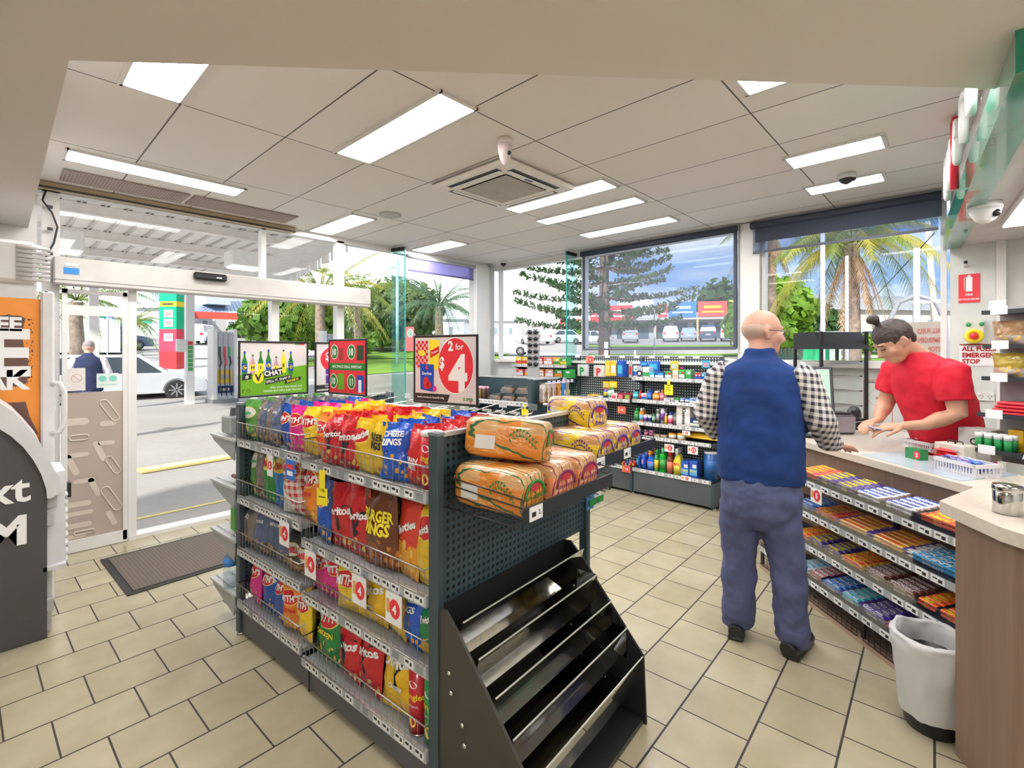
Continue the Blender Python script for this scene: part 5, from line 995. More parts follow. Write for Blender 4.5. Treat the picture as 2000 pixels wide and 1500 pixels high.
onunit('leaflet', .0, -.13, .09, B().box((0, 0, .04), (.09, .004, .13), M('leaflet_blue', (.35, .45, .65), .3), rx=-.6), 'blue tilted leaflet holder in front of the white capped bottles', 'leaflet holder')
onunit('snack_box', -.15, .04, .087, B().box((0, 0, .05), (.06, .08, .11), M('box_yel', (.85, .5, .03), .4)), 'yellow and red box on the bottom shelf of the edge stand', 'carton')
onunit('ticket_card', -.22, .03, .806, B().box((0, -.04, .03), (.07, .004, .06), TICK, rx=-.3), 'blank white card on the topmost shelf of the edge stand', 'card')
# ---------------------------------------------------------------- left edge: fridge and dark arch topped stand
fr = empty('drinks_fridge', 'tall white fridge with orange coffee poster on its side at the left edge', 'fridge', (-.55, 3.97, 0))
FWH = M('fridge_white', (.70, .68, .68), .35)
a = py(85, 585, 3.97); xr = .255 + .55
B().box((.36, .35, 1.0), (.72, .7, 1.84), FWH).build('cabinet', fr); 
hd = B(); hd.box((.36, .33, 2.02), (.74, .74, .24), FWH, bev=.02)
for k in range(8): hd.tube([(xr - .16, -.045, 1.92 + k * .026), (xr - .02, -.045, 1.92 + k * .026)], .010, M('fridge_rib', (.62, .60, .60), .35), 8)
hd.build('header', fr)
POS = M('poster_orange', (.86, .30, .04), .45, var=.12, scale=3); PBR = M('poster_brown', (.14, .07, .06), .5, var=.2)
x0 = py(0, 600, 3.97).x + .55; x1 = py(84, 600, 3.97).x + .55; zt = py(84, 585, 3.97).z; zb = py(84, 850, 3.97).z
b = B(); rect(b, x0 - .3, x1, zb - .3, zt, POS, -.004)
zz = lambda v: EYE + (HOR - v) / F_PX * 3.97 / ray(40, 600)[1]; xx = lambda u: py(u, 600, 3.97).x + .55
rp_ = random.Random(2); pts = [(xx(-60), zz(618))] + [(xx(u), zz(616 + rp_.uniform(-3, 3))) for u in range(-40, 44, 8)] + [(xx(50 + 6 * sin(v)), zz(v)) for v in range(622, 752, 6)] + [(xx(u), zz(756 + rp_.uniform(-4, 3))) for u in range(44, -60, -8)]
pol(b, pts, PBR, -.005)
for i in range(60): q = rp_.uniform(0, 130); ell(b, xx(54 + rp_.uniform(-2, 10)), zz(620 + q), .003, .004, PBR, -.0055, 8)
b.text('COFFEE', .105, (xx(43), -.006, zz(633)), (1, 0, 0), (0, 0, 1), WHT, bold=2, align=1); b.text('SAVE', .36, (xx(60), -.006, zz(688)), (1, 0, 0), (0, 0, 1), WHT, bold=2, align=1); b.text('BREAK', .15, (xx(60), -.006, zz(741)), (1, 0, 0), (0, 0, 1), WHT, bold=2, align=1, sx=.9)
pol(b, [(xx(-20), zz(850)), (xx(-20), zz(785)), (xx(50), zz(785)), (xx(58), zz(815)), (xx(75), zz(850))], PBR, -.0052); b.build('coffee_poster', fr)
b = B(); b.box((x1 + .012, -.02, .95), (.014, .03, 1.82), M('gasket', (.02, .03, .06), .5)); b.box((xr - .03, -.01, .95), (.06, .06, 1.82), FWH, bev=.01); b.build('door_edge', fr)
b = B(); b.tube([(xr - .015, -.04, 1.32), (xr + .02, -.05, 1.32), (xr + .04, -.05, 1.27), (xr + .04, -.05, 1.08), (xr + .02, -.05, 1.03), (xr - .015, -.04, 1.03)], .014, FWH, 10); b.build('handle', fr)
st = empty('arch_top_unit', 'dark grey arch topped dispenser with pale rim and big white letters', 'dispenser', (-.42, 3.53, 0))
SG = M('stand_dark', (.075, .07, .075), .5, var=.12, scale=200); SR = M('stand_rim', (.66, .65, .67), .35)
Y = 3.53; ux = lambda u: py(u, 900, Y).x + .42; vz = lambda u, v: py(u, v, Y).z
ins = [(-40, 818), (0, 838), (20, 850), (45, 872), (65, 898), (80, 925), (90, 955), (92, 975), (92, 1245)]; outp = [(-40, 778), (0, 787), (25, 803), (50, 828), (75, 858), (92, 890), (105, 917), (116, 930), (118, 960), (100, 972)]
pin = [(ux(u), vz(u, v)) for u, v in ins]; pin[-1] = (pin[-1][0], 0); pout = [(ux(u), vz(u, v)) for u, v in outp]
def xzprism(b, pts, y0, y1, m_):
    n = len(pts); b.add([(p[0], y0, p[1]) for p in pts] + [(p[0], y1, p[1]) for p in pts], [tuple(range(n)), tuple(range(2 * n - 1, n - 1, -1))] + [(i, n + i, n + (i + 1) % n, (i + 1) % n) for i in range(n)], m_)
b = B(); xzprism(b, [(-.3, 0), (-.3, pin[0][1])] + pin, 0, .03, SG)
b.text('next', .19, (ux(60), -.004, vz(30, 955)), (1, 0, 0), (0, 0, 1), WHT, bold=1, align=1); b.text('ATM', .20, (ux(52), -.004, vz(30, 1036)), (1, 0, 0), (0, 0, 1), WHT, bold=2, align=1); b.build('front_panel', st)
b = B(); xzprism(b, [(-.3, pout[0][1])] + pout + [(ux(92), vz(92, 972))] + pin[:-1][::-1] + [(-.3, pin[0][1])], -.02, .42, SR); b.build('arch_rim', st)
b = B(); X1 = ux(92); b.box((X1 - .15, .22, .42), (.34, .36, .80), SR); b.prism([(X1 - .01, .02), (X1 + .075, .05), (X1 + .075, .35), (X1 - .01, .40)], .35, .86, SR); b.box((X1 + .02, .02, .72), (.04, .02, .08), GREYP)
b.build('side_housing', st)
b = B()
for k in range(9): b.ball((X1 + .075, .12, .72 - k * .045), .022, SR, 10, squash=(.8, 2.5, 1))
b.box((X1 + .03, .1, .36), (.09, .2, .02), SR); b.box((X1 + .095, .12, .74), (.015, .05, .08), BLACK); b.build('ribbed_spout', st)
for z in (.62, .17): B().box((X1 + .012, .01, z), (.025, .03, .06), GREYP).build('hinge', st)
# ---------------------------------------------------------------- mat
def mat_mat():
    m, n, b = base_mat('mat_weave'); G = NG(m); vec, o = G.xyz('Object'); a = G.m('FRACT', G.m('DIVIDE', o[0], .022)); c_ = G.m('FRACT', G.m('DIVIDE', o[1], .022)); k = G.m('MULTIPLY', G.m('ABSOLUTE', G.m('SUBTRACT', a, .5)), G.m('ABSOLUTE', G.m('SUBTRACT', c_, .5)))
    G.L(G.mix(G.m('MULTIPLY', k, 4), (.16, .13, .11), (.07, .06, .05)), b.inputs['Base Color']); b.inputs['Roughness'].default_value = .95
    bp = m.node_tree.nodes.new('ShaderNodeBump'); bp.inputs['Distance'].default_value = .01; G.L(k, bp.inputs['Height']); G.L(bp.outputs[0], b.inputs['Normal']); return m
mc = [g(207, 1090), g(250, 1161)]; dmx = (g(435, 1105) - mc[1]).normalized()
r = empty('door_mat', 'dark grey woven entrance mat on tiles inside sliding door', 'mat', mc[1], math.atan2(dmx.y, dmx.x))
B().box((.62, .37, .004), (1.26, .80, .006), M('mat_rubber', (.03, .03, .03), .6)).build('rubber_edge', r); B().box((.62, .37, .009), (1.18, .72, .006), mat_mat()).build('woven_pile', r)
# ================================================================ PEOPLE
def add_head(b, T, m, hs=1.0, jaw=1.0):
    X = T @ Matrix.Scale(hs, 4)
    b.ball((0, -.012, .025), .100, m, 20, X, (.80, .98, .95)); b.ball((0, .022, -.02), .085, m, 18, X, (.80, .92, 1.05)); b.ball((0, .040, -.075), .055, m, 16, X, (.92 * jaw, .95, .85)); b.ball((0, .075, -.092), .022, m, 12, X, (1.2, .8, .8))
    b.tube([(0, .082, .022), (0, .100, -.008), (0, .113, -.028), (0, .098, -.038)], [.009, .012, .015, .010], m, 10, X); 
    for s in (-1, 1):
        b.ball((s * .012, .098, -.034), .010, m, 8, X); b.tube([(s * .048, .070, .030), (s * .022, .088, .034)], .009, m, 8, X); b.ball((s * .042, .062, -.022), .028, m, 10, X)
        b.tube([(s * .074, -.002, .025), (s * .086, -.018, .022), (s * .088, -.024, -.002), (s * .080, -.010, -.034), (s * .072, .004, -.028)], [.007, .009, .010, .009, .007], m, 8, X); b.ball((s * .074, -.006, -.004), .016, m, 8, X, (.6, 1, 1.5))
    b.tube([(-.024, .080, -.060), (0, .092, -.057), (.024, .080, -.060)], .008, m, 8, X); b.tube([(-.020, .080, -.070), (0, .090, -.070), (.020, .080, -.070)], .008, m, 8, X)
def add_hand(b, wrist, fwd, palm, m, side=1, curl=.5, s=1.0):
    """wrist point, pointing direction, palm normal; side=+1 puts the thumb on fwd x palm side"""
    f = Vector(fwd).normalized(); n = Vector(palm); n = (n - f * n.dot(f)).normalized(); l = f.cross(n) * side; wv = Vector(wrist)
    b.tube([wv - f * .02 * s, wv + f * .02 * s, wv + f * .055 * s, wv + f * .09 * s], [.026 * s, .030 * s, .038 * s, .036 * s], m, 12, flat=.55) if False else None
    for k in range(4): q = (k - 1.5) * .018 * s; b.tube([wv, wv + f * .05 * s + l * q, wv + f * .092 * s + l * q * 1.05], [.019 * s, .015 * s, .0115 * s], m, 10)
    for k, ln in enumerate((.070, .082, .076, .060)):
        q = (1.5 - k) * .020 * s; p = wv + f * .088 * s + l * q; d = f.copy(); pts = [p]; c_ = curl * (.75 + .18 * k)
        for j, fr_ in enumerate((.45, .32, .26)): d = (d * cos(c_ * .7) + n * sin(c_ * .7)).normalized(); p = p + d * ln * fr_ * s * 1.05; pts.append(p)
        b.tube(pts, [.0100 * s, .0092 * s, .0084 * s, .0068 * s], m, 8); b.ball(pts[-1], .0068 * s, m, 6)
    p = wv + f * .025 * s + l * .028 * s; pts = [p, p + (f * .6 + l * .8).normalized() * .035 * s, p + (f * .6 + l * .8).normalized() * .035 * s + (f * .9 + l * .2 + n * .4).normalized() * .03 * s, p + (f * .6 + l * .8).normalized() * .035 * s + (f * .9 + l * .2 + n * .4).normalized() * .055 * s]
    b.tube(pts, [.015 * s, .012 * s, .0105 * s, .008 * s], m, 8); b.ball(pts[-1], .008 * s, m, 6)
FOLD = {}
def fold_tex(k, sc_):
    if k not in FOLD: t = bpy.data.textures.new(k, 'CLOUDS'); t.noise_scale = sc_; t.noise_depth = 2; FOLD[k] = t
    return FOLD[k]
def blob(b, name, voxel=.006, smooth=5, fold=0, fsc=.08, parent=None):
    o = b.build(name, parent); r = o.modifiers.new('r', 'REMESH'); r.mode = 'VOXEL'; r.voxel_size = voxel; r.use_smooth_shade = True
    s = o.modifiers.new('s', 'SMOOTH'); s.iterations = smooth; s.factor = .5
    if fold: d = o.modifiers.new('d', 'DISPLACE'); d.texture = fold_tex('fold%.3f' % fsc, fsc); d.strength = fold; d.mid_level = .5; d.texture_coords = 'LOCAL'
    return o
def skin_mat(name, c): 
    m = M(name, c, .5, var=.10, scale=14, bump=.1, bscale=120); m.node_tree.nodes['Principled BSDF'].inputs['Subsurface Weight'].default_value = .12; m.node_tree.nodes['Principled BSDF'].inputs['Subsurface Scale'].default_value = .01; return m
SK1 = skin_mat('skin_pink', (.66, .36, .27)); SK2 = skin_mat('skin_tan', (.55, .30, .20))
def plaid():
    m, n, b = base_mat('plaid_shirt'); G = NG(m); vec, o = G.xyz('Object'); f1 = G.m('GREATER_THAN', G.m('FRACT', G.m('DIVIDE', G.m('ADD', o[0], G.m('MULTIPLY', o[1], .6)), .034)), .52); f2 = G.m('GREATER_THAN', G.m('FRACT', G.m('DIVIDE', G.m('ADD', o[2], G.m('MULTIPLY', o[0], .12)), .034)), .52)
    k = G.m('MULTIPLY', G.m('ADD', f1, f2), .5); G.L(G.mix(k, (.78, .74, .72), (.035, .03, .05)), b.inputs['Base Color']); b.inputs['Roughness'].default_value = .8; return m
def man(loc, rz, label, skin, vest, shirt, pants, hair, glasses=True, headyaw=-40, arms=1, lod=1.0):
    bd = B(); m = skin
    tor = [(0, 0, .80, .16, .11), (0, 0, .90, .165, .115), (0, .005, 1.05, .155, .115), (0, 0, 1.2, .17, .12), (0, 0, 1.33, .175, .115), (0, -.005, 1.41, .15, .09), (0, 0, 1.46, .08, .065)]
    bd.loft(tor, m, 24); bd.tube([(0, -.01, 1.42), (0, .005, 1.49), (0, .022, 1.56)], [.062, .056, .056], m, 16)
    HT = Matrix.Translation((.01, .036, 1.606)) @ Matrix.Rotation(rad(headyaw), 4, 'Z') @ Matrix.Rotation(-.12, 4, 'X'); add_head(bd, HT, m, .98)
    R_ = [(.175, .0, 1.385), (.262, -.005, 1.17), (.30, .16, 1.045), (.33, .27, 1.015)]; Lf = [(-.175, .0, 1.385), (-.262, -.005, 1.17), (-.25, .16, 1.05), (-.17, .26, 1.03)]
    for A in (R_, Lf): bd.tube(A, [.055, .043, .038, .026], m, 14)
    add_hand(bd, R_[3], (.35, .9, -.1), (-.1, 0, -1), m, -1, .45); add_hand(bd, Lf[3], (.6, .8, -.05), (.1, 0, -1), m, 1, .5)
    LG_ = [[(-.09, 0, .84), (-.10, .015, .47), (-.105, 0, .10)], [(.09, 0, .84), (.125, .015, .47), (.150, -.02, .10)]]
    for A in LG_: bd.tube(A, [.085, .058, .042], m, 14)
    bd.tube([(-.105, -.02, .06), (-.12, .10, .04)], [.04, .035], m, 10); bd.tube([(.15, -.04, .06), (.20, .08, .04)], [.04, .035], m, 10)
    o = blob(bd, 'person', .0055 * lod, 4); o.location = loc; o.rotation_euler = (0, 0, rz); tag(o, label, 'person')
    v = B(); v.loft([(0, .0, .84, .205, .145), (0, .0, .90, .212, .152), (0, 0, 1.05, .203, .148), (0, 0, 1.20, .207, .148), (0, -.004, 1.32, .212, .14), (0, -.008, 1.40, .188, .118), (0, -.008, 1.445, .135, .095), (0, 0, 1.48, .078, .072), (0, .006, 1.525, .070, .068)], vest, 32)
    blob(v, 'fleece_vest', .010 * lod, 5, .02, .10, o)
    s = B(); 
    for A in (R_, Lf): sg = 1 if A is R_ else -1; s.tube([(sg * .15, 0, 1.40), (sg * .19, 0, 1.375), (sg * .268, -.005, 1.17), (A[2][0], A[2][1], A[2][2]), tuple(Vector(A[2]).lerp(Vector(A[3]), .85))], [.070, .078, .066, .056, .040], shirt, 18)
    blob(s, 'plaid_shirt_sleeves', .008 * lod, 4, .016, .05, o)
    p = B(); p.loft([(0, 0, .60, .16, .10), (0, -.012, .68, .185, .135), (0, -.012, .78, .190, .140), (0, 0, .90, .175, .125)], pants, 28)
    for A in LG_: sg = 1 if A[0][0] > 0 else -1; p.tube([(A[0][0], -.005, .80), (A[0][0] * 1.05, 0, .62), (A[1][0], .01, .45), ((A[1][0] + A[2][0]) / 2, 0, .25), (A[2][0], A[2][1], .12), (A[2][0], A[2][1] + .01, .055)], [.10, .102, .086, .080, .082, .078], pants, 20)
    blob(p, 'trousers', .009 * lod, 4, .030, .09, o)
    sh = M('shoe_black', (.015, .015, .017), .4)
    for (x, y, dx) in ((-.105, -.01, -.02), (.15, -.03, .06)):
        q = B(); q.tube([(x - dx * .3, y - .07, .040), (x, y - .02, .048), (x + dx * .5, y + .07, .042), (x + dx, y + .16, .030)], [.040, .044, .046, .034], sh, 14); q.box((x + dx * .4, y + .05, .010), (.08, .25, .02), sh, rz=-dx * 4, bev=.008); blob(q, 'shoe', .006, 4, parent=o)
    if hair:
        hh = B(); hh.ball((0, -.030, .012), .092, hair, 18, HT, (.86, .86, .70)) if glasses else hh.ball((0, -.018, .045), .098, hair, 18, HT, (.85, .97, .88)); ho = hh.build('hair', o) 
        if glasses:
            ho.scale = (1, 1, 1)
    e = B()
    for sx_ in (-1, 1): e.ball((sx_ * .032, .078, .010), .012, WHT, 10, HT); e.ball((sx_ * .032, .088, .010), .005, M('iris', (.08, .10, .12), .2), 8, HT)
    e.build('eyes', o)
    if glasses:
        q = B(); MG = M('glasses_frame', (.10, .07, .06), .3, .3)
        for sx_ in (-1, 1): q.tube([(sx_ * .033 + .025 * cos(k * pi / 7), .108, .006 + .020 * sin(k * pi / 7)) for k in range(14)], .0018, MG, 5, X=HT, closed=True); q.tube([(sx_ * .058, .106, .012), (sx_ * .080, .04, .012), (sx_ * .088, -.02, .008)], .0022, MG, 5, X=HT)
        q.tube([(-.008, .11, .008), (.008, .11, .008)], .0018, MG, 5, X=HT); q.build('spectacles', o)
    return o
VEST = M('fleece_blue', (.012, .045, .20), .95, var=.18, scale=9, bump=.3, bscale=300); PANT = M('trousers_blue', (.085, .10, .21), .85, var=.15, scale=7, bump=.15, bscale=400)
mp_ = dp(1484, 1250, 2.53); mloc = Vector((mp_.x, mp_.y, 0)); view = math.atan2(mloc.y, mloc.x)
HAIRW = M('hair_white', (.60, .42, .34), .8, bump=.4, bscale=200)
man(mloc, view - pi / 2 - rad(7), 'person in blue fleece vest, checked shirt and navy trousers standing at counter', SK1, VEST, plaid(), PANT, HAIRW, headyaw=-58)
# ---- the attendant
wloc = dp(1862, 900, 2.95); wloc.z = 0; ang = math.atan2(-RT[1], -RT[0])
wo_ = B(); m = SK2
wo_.loft([(0, 0, .80, .17, .13), (0, .02, .95, .17, .14), (0, .07, 1.10, .16, .135), (0, .12, 1.25, .165, .135), (0, .17, 1.38, .16, .12), (0, .20, 1.46, .10, .08)], m, 24)
wo_.tube([(0, .175, 1.43), (0, .225, 1.50), (0, .29, 1.55)], [.066, .056, .056], m, 16)
HT = Matrix.Translation((0, .340, 1.565)) @ Matrix.Rotation(rad(-8), 4, 'Z') @ Matrix.Rotation(rad(-38), 4, 'X'); add_head(wo_, HT, m, .97, .95)
NA = [(-.18, .175, 1.40), (-.215, .17, 1.16), (-.15, .29, 1.085), (-.09, .355, 1.07)]; FA = [(.18, .18, 1.40), (.21, .22, 1.18), (.12, .33, 1.10), (.06, .38, 1.085)]
for A in (NA, FA): wo_.tube([A[0], tuple(Vector(A[0]).lerp(Vector(A[1]), .5)), A[1], tuple(Vector(A[1]).lerp(Vector(A[2]), .5)), A[2], A[3]], [.056, .052, .045, .044, .032, .025], m, 16)
add_hand(wo_, NA[3], (.35, .8, -.15), (.3, 0, -1), m, 1, .7); add_hand(wo_, FA[3], (-.3, .8, -.15), (-.3, 0, -1), m, -1, .7)
for s in (-1, 1): wo_.tube([(s * .09, 0, .85), (s * .10, 0, .46), (s * .10, -.02, .08)], [.10, .065, .045], m, 14); wo_.tube([(s * .10, -.03, .05), (s * .11, .12, .035)], [.04, .032], m, 10)
w_ = blob(wo_, 'person', .0055, 4); w_.location = wloc; w_.rotation_euler = (0, 0, ang - pi / 2); w_.scale = (1.05, 1.07, 1.0); tag(w_, 'person in red short sleeved shirt looking down behind the counter', 'person')
REDS = M('shirt_red', (.62, .004, .025), .75, var=.10, scale=6, bump=.1, bscale=300); s = B()
s.loft([(0, -.01, .83, .185, .165), (0, .015, .95, .185, .170), (0, .06, 1.08, .185, .168), (0, .10, 1.20, .19, .172), (0, .135, 1.32, .19, .165), (0, .165, 1.41, .175, .135), (0, .19, 1.465, .115, .10), (0, .215, 1.50, .075, .07)], REDS, 30)
for A in (NA, FA): s.tube([(A[0][0] * .8, A[0][1], 1.41), A[0], tuple(Vector(A[0]).lerp(Vector(A[1]), .45)), tuple(Vector(A[0]).lerp(Vector(A[1]), .72))], [.070, .082, .082, .080], REDS, 18)
blob(s, 'red_shirt', .008, 5, .022, .10, w_)
p = B(); p.loft([(0, 0, .62, .16, .12), (0, 0, .88, .178, .15)], BLACK, 24)
for q in (-1, 1): p.tube([(q * .09, 0, .75), (q * .10, 0, .45), (q * .10, -.02, .06)], [.105, .085, .075], BLACK, 16)
blob(p, 'trousers', .012, 3, parent=w_)
for q in (-1, 1): f = B(); f.tube([(q * .10, -.06, .04), (q * .10, .02, .045), (q * .11, .14, .03)], [.04, .045, .034], sh if False else BLACK, 12); f.build('shoe', w_)
HAIRD = M('hair_dark', (.045, .028, .025), .45, var=.4, scale=40, bump=.5, bscale=150)
hh = B(); hh.ball((0, -.022, .040), .105, HAIRD, 22, HT, (.80, .98, .90)); hh.ball((0, -.07, -.01), .06, HAIRD, 14, HT, (.95, .7, 1.0)); hh.ball((0, -.0, .175), .034, HAIRD, 14, HT, (1, 1, .85)); hh.ball((.0, .0, .15), .02, HAIRD, 10, HT)
blob(hh, 'tied_up_hair', .005, 3, .008, .02, w_)
e = B()
for sx_ in (-1, 1): e.tube([(sx_ * .045, .078, .008), (sx_ * .030, .090, .005), (sx_ * .018, .088, .008)], .0035, HAIRD, 6, X=HT); e.tube([(sx_ * .050, .078, .030), (sx_ * .030, .094, .036), (sx_ * .014, .095, .032)], .0035, HAIRD, 6, X=HT)
e.build('lashes_and_brows', w_); e = B(); e.tube([(-.018, .095, -.064), (0, .102, -.063), (.018, .095, -.064)], .0045, M('lip_pink', (.55, .18, .16), .4), 6, X=HT); e.build('lips', w_); e = B(); e.ball((-.078, -.004, -.035), .005, CHROME, 8, HT); e.build('earring', w_)
# held bar / cash
b = B(); b.box((0, 0, 0), (.10, .06, .004), M('banknote', (.45, .40, .62), .5), rx=.2); hp = Matrix.Translation(wloc) @ Matrix.Rotation(ang - pi / 2, 4, 'Z') @ Vector((-.03, .50, 1.05)); tag(b.build('banknote', loc=hp, rz=.4), 'purple banknote held in the hands of the person in red', 'banknote')
# ================================================================ WALL SHELVING UNDER THE WIDE BLIND
XF, XBK = 4.66, 4.905
ws = empty('wall_shelving', 'dark perforated wall shelving with toiletries and cleaning goods under the wide blind', 'shelving', (0, 0, 0))
YR, YM, YL = 1.74, 2.60, 3.44
B().box((XBK, (YR + YL) / 2, .87), (.02, YL - YR, 1.18), PEGB).build('back_panel', ws)
B().box((XBK, 3.90, .87), (.02, .90, 1.18), PEGB).build('back_panel', ws)
for y in (YR, YM, YL, 4.36):
    b = B(); b.box((XBK - .01, y, .73), (.05, .03, 1.46), DARK, bev=.003); b.box((4.78, y, .14), (.28, .03, .22), DARK); b.lathe([(.02, 0), (.02, .01), (.008, .014), (.008, .03)], CHROME, 10, Matrix.Translation((XF + .03, y, 0))); b.build('post', ws)
for y0, y1 in ((YR + .02, YM - .02), (YM + .02, YL - .02), (YL + .02, 4.34)): B().box((4.78, (y0 + y1) / 2, .135), (.24, y1 - y0, .21), M('base_grey', (.09, .105, .115), .4)).build('kick_plate', ws)
B().box((XBK, (YR + 4.36) / 2, 1.465), (.03, 4.36 - YR, .012), M('top_rail', (.62, .63, .64))).build('top_rail', ws)
def shelf_b(y0, y1, z, seed, dpt=None):
    b = B(); b.box(((XF + XBK) / 2, (y0 + y1) / 2, z - .008), (XBK - XF, y1 - y0, .014), M('shelf_dark', (.10, .12, .13), .4)); b.box((XF - .004, (y0 + y1) / 2, z - .008), (.01, y1 - y0, .038), LIPM)
    for y in (y0 + .004, y1 - .004): b.add([(XF, y, z - .01), (XBK, y, z - .01), (XBK, y, z - .09), (XF + .03, y, z - .03)], [(0, 1, 2, 3)], DARK)
    s = b.build('shelf', ws); b = B(); rr = random.Random(seed); y = y0 + .02; b.box((XF - .0095, (y0 + y1) / 2, z - .008), (.001, y1 - y0, .032), M('strip_clear', (.42, .44, .46), .3))
    while y < y1 - .07:
        b.box((XF - .010, y + .03, z - .008), (.002, .06, .026), TICK); b.box((XF - .0115, y + .035, z - .006), (.001, .02, .006), INK); y += rr.choice((.066, .075, .1))
    b.build('ticket_strip', s)
ZA, ZBs, ZCs, ZD, ZE = 1.235, 1.0, .765, .625, .27
for z, s_ in ((ZA, 1), (ZBs, 2), (ZCs, 3), (ZD, 4), (ZE, 5)): shelf_b(YR + .02, YM - .01, z, s_)
for z, s_ in ((ZBs - .01, 6), (.72, 7), (ZE, 8)): shelf_b(YM + .02, YL - .02, z, s_)
for z, s_ in ((1.345, 9), (1.195, 10), (.95, 11), (.62, 12)): shelf_b(YL + .02, 4.34, z, s_)
PM = {}
def pc(c, gl=.35):
    k = tuple(round(x, 3) for x in c)
    if k not in PM: PM[k] = M('pack_%d' % len(PM), c, gl, coat=.2, var=.08, scale=20)
    return PM[k]
def product(kind, w_, h, d, c1, c2=(.85, .85, .86), c3=None, txt='', tc=None):
    """faces -x; origin at base centre"""
    b = B(); m1, m2, m3 = pc(c1), pc(c2), pc(c3 or c2); T = Matrix.Rotation(-pi / 2, 4, 'Z')
    if kind == 'box':
        b.box((0, 0, h / 2), (w_, d, h), m1, X=T, bev=.002); b.box((0, -d / 2 - .001, h * .35), (w_ * .96, .001, h * .35), m2, X=T); b.box((w_ * .15, -d / 2 - .0015, h * .7), (w_ * .5, .001, h * .2), m3, X=T)
    elif kind == 'bottle':
        r_ = w_ / 2; b.loft([(0, 0, 0, r_ * .95, d / 2 * .95), (0, 0, .01, r_, d / 2), (0, 0, h * .62, r_, d / 2), (0, 0, h * .76, r_ * .7, d / 2 * .7), (0, 0, h * .80, r_ * .4, d / 2 * .4)], m1, 14, T); b.loft([(0, 0, h * .80, r_ * .5, d / 2 * .5), (0, 0, h, r_ * .46, d / 2 * .46)], m3, 12, T); b.loft([(0, 0, h * .14, r_ * 1.02, d / 2 * 1.02), (0, 0, h * .55, r_ * 1.02, d / 2 * 1.02)], m2, 14, T)
    elif kind == 'can':
        r_ = w_ / 2; b.lathe([(r_, 0), (r_, h * .93)], m1, 18, T); b.lathe([(r_ * .96, h * .93), (r_ * .96, h)], m3, 18, T); b.lathe([(r_ * 1.01, h * .25), (r_ * 1.01, h * .7)], m2, 18, T)
    elif kind == 'spray':
        r_ = w_ / 2; b.loft([(0, 0, 0, r_, d / 2), (0, 0, h * .5, r_, d / 2), (0, 0, h * .68, r_ * .55, d * .3), (0, 0, h * .76, r_ * .3, d * .2)], m1, 14, T); b.loft([(0, 0, h * .12, r_ * 1.02, d / 2 * 1.02), (0, 0, h * .45, r_ * 1.02, d / 2 * 1.02)], m2, 14, T); b.box((0, -d * .12, h * .88), (w_ * .35, d * .9, h * .18), m3, X=T, bev=.004); b.box((0, -d * .45, h * .78), (w_ * .15, .01, h * .14), m3, X=T, rx=.3)
    elif kind == 'jug':
        b.prism([(-w_ / 2, 0), (w_ / 2, 0), (w_ / 2, h * .62), (w_ * .1, h * .86), (-w_ / 2, h * .86)], -d / 2, d / 2, m1, X=T @ Matrix(((1, 0, 0, 0), (0, 0, 1, 0), (0, 1, 0, 0), (0, 0, 0, 1)))); b.box((w_ * -.02, -d / 2 - .001, h * .4), (w_ * .7, .002, h * .5), m2, X=T); b.lathe([(w_ * .16, h * .84), (w_ * .16, h)], m3, 12, T @ Matrix.Translation((-w_ * .25, 0, 0)))
    elif kind == 'pillow':
        q = make_bag(m1, w_, h, d, [], 3, 8, 8); b.add(q.v, q.f, m1, True, T); b.box((0, -d / 2 - .004, h * .5), (w_ * .4, .002, h * .3), m2, X=T)
    elif kind == 'peg':
        b.box((0, 0, h / 2), (w_, d, h), m1, X=T, bev=.003); b.box((0, -d / 2 - .001, h * .45), (w_ * .7, .001, h * .5), m2, X=T); b.tube([(0, 0, h), (0, 0, h + .012), (0, -.01, h + .016)], .002, CHROME, 4, X=T)
    if txt: b.text(txt, min(h * (.28 if len(txt) > 1 else .9), w_ * 1.5 / max(1, len(txt))), (-d / 2 - .004, 0, h * .42), (0, -1, 0), (0, 0, 1), tc or WHT, bold=2)
    return b
def stock(u0, u1, vt, z, kind, c1, c2, c3, desc, cat, depth=2, txt='', tc=None, d=.055, X=None, name=None, vb=None):
    X = X or XF + .012; a, c = px(u0, vt, X), px(u1, vt, X); w_ = abs(a.y - c.y) * .94
    if z is None: z = px((u0 + u1) / 2, vb, X).z
    h = max(.03, px((u0 + u1) / 2, vt, X).z - z); dd = min(d, w_ * 1.1) if kind in ('bottle', 'can', 'spray') else d
    me = product(kind, w_, h, dd, c1, c2, c3, txt, tc).mesh(name or kind)
    for k in range(depth):
        o = bpy.data.objects.new(name or cat.replace(' ', '_'), me); COL.objects.link(o); o.location = (X + dd / 2 + k * (dd + .004) + .004, (a.y + c.y) / 2 + .006 * k, z + .001)
        if k == 0: tag(o, desc, cat, 'wall shelf stock')
        else: tag(o, desc.split(',')[0] + ', rear one' + (',' + ','.join(desc.split(',')[1:]) if ',' in desc else ''), cat, 'wall shelf stock')
W8, BL, CY, GR, RD, YE, OR, PK, PU, NV, BK_, TL, GY, CRM, BRN = (.8, .8, .82), (.02, .10, .50), (.05, .45, .65), (.04, .35, .08), (.65, .03, .04), (.85, .6, .03), (.85, .28, .03), (.80, .25, .42), (.22, .05, .42), (.01, .04, .18), (.03, .035, .04), (.02, .38, .42), (.42, .43, .46), (.68, .6, .5), (.25, .06, .04)
o1 = lambda x: 1120 + x / 6.667
v1 = lambda y: 680 + y / 6.667
v2 = lambda y: 820 + y / 6.667
S = 'on the upper wall shelf'
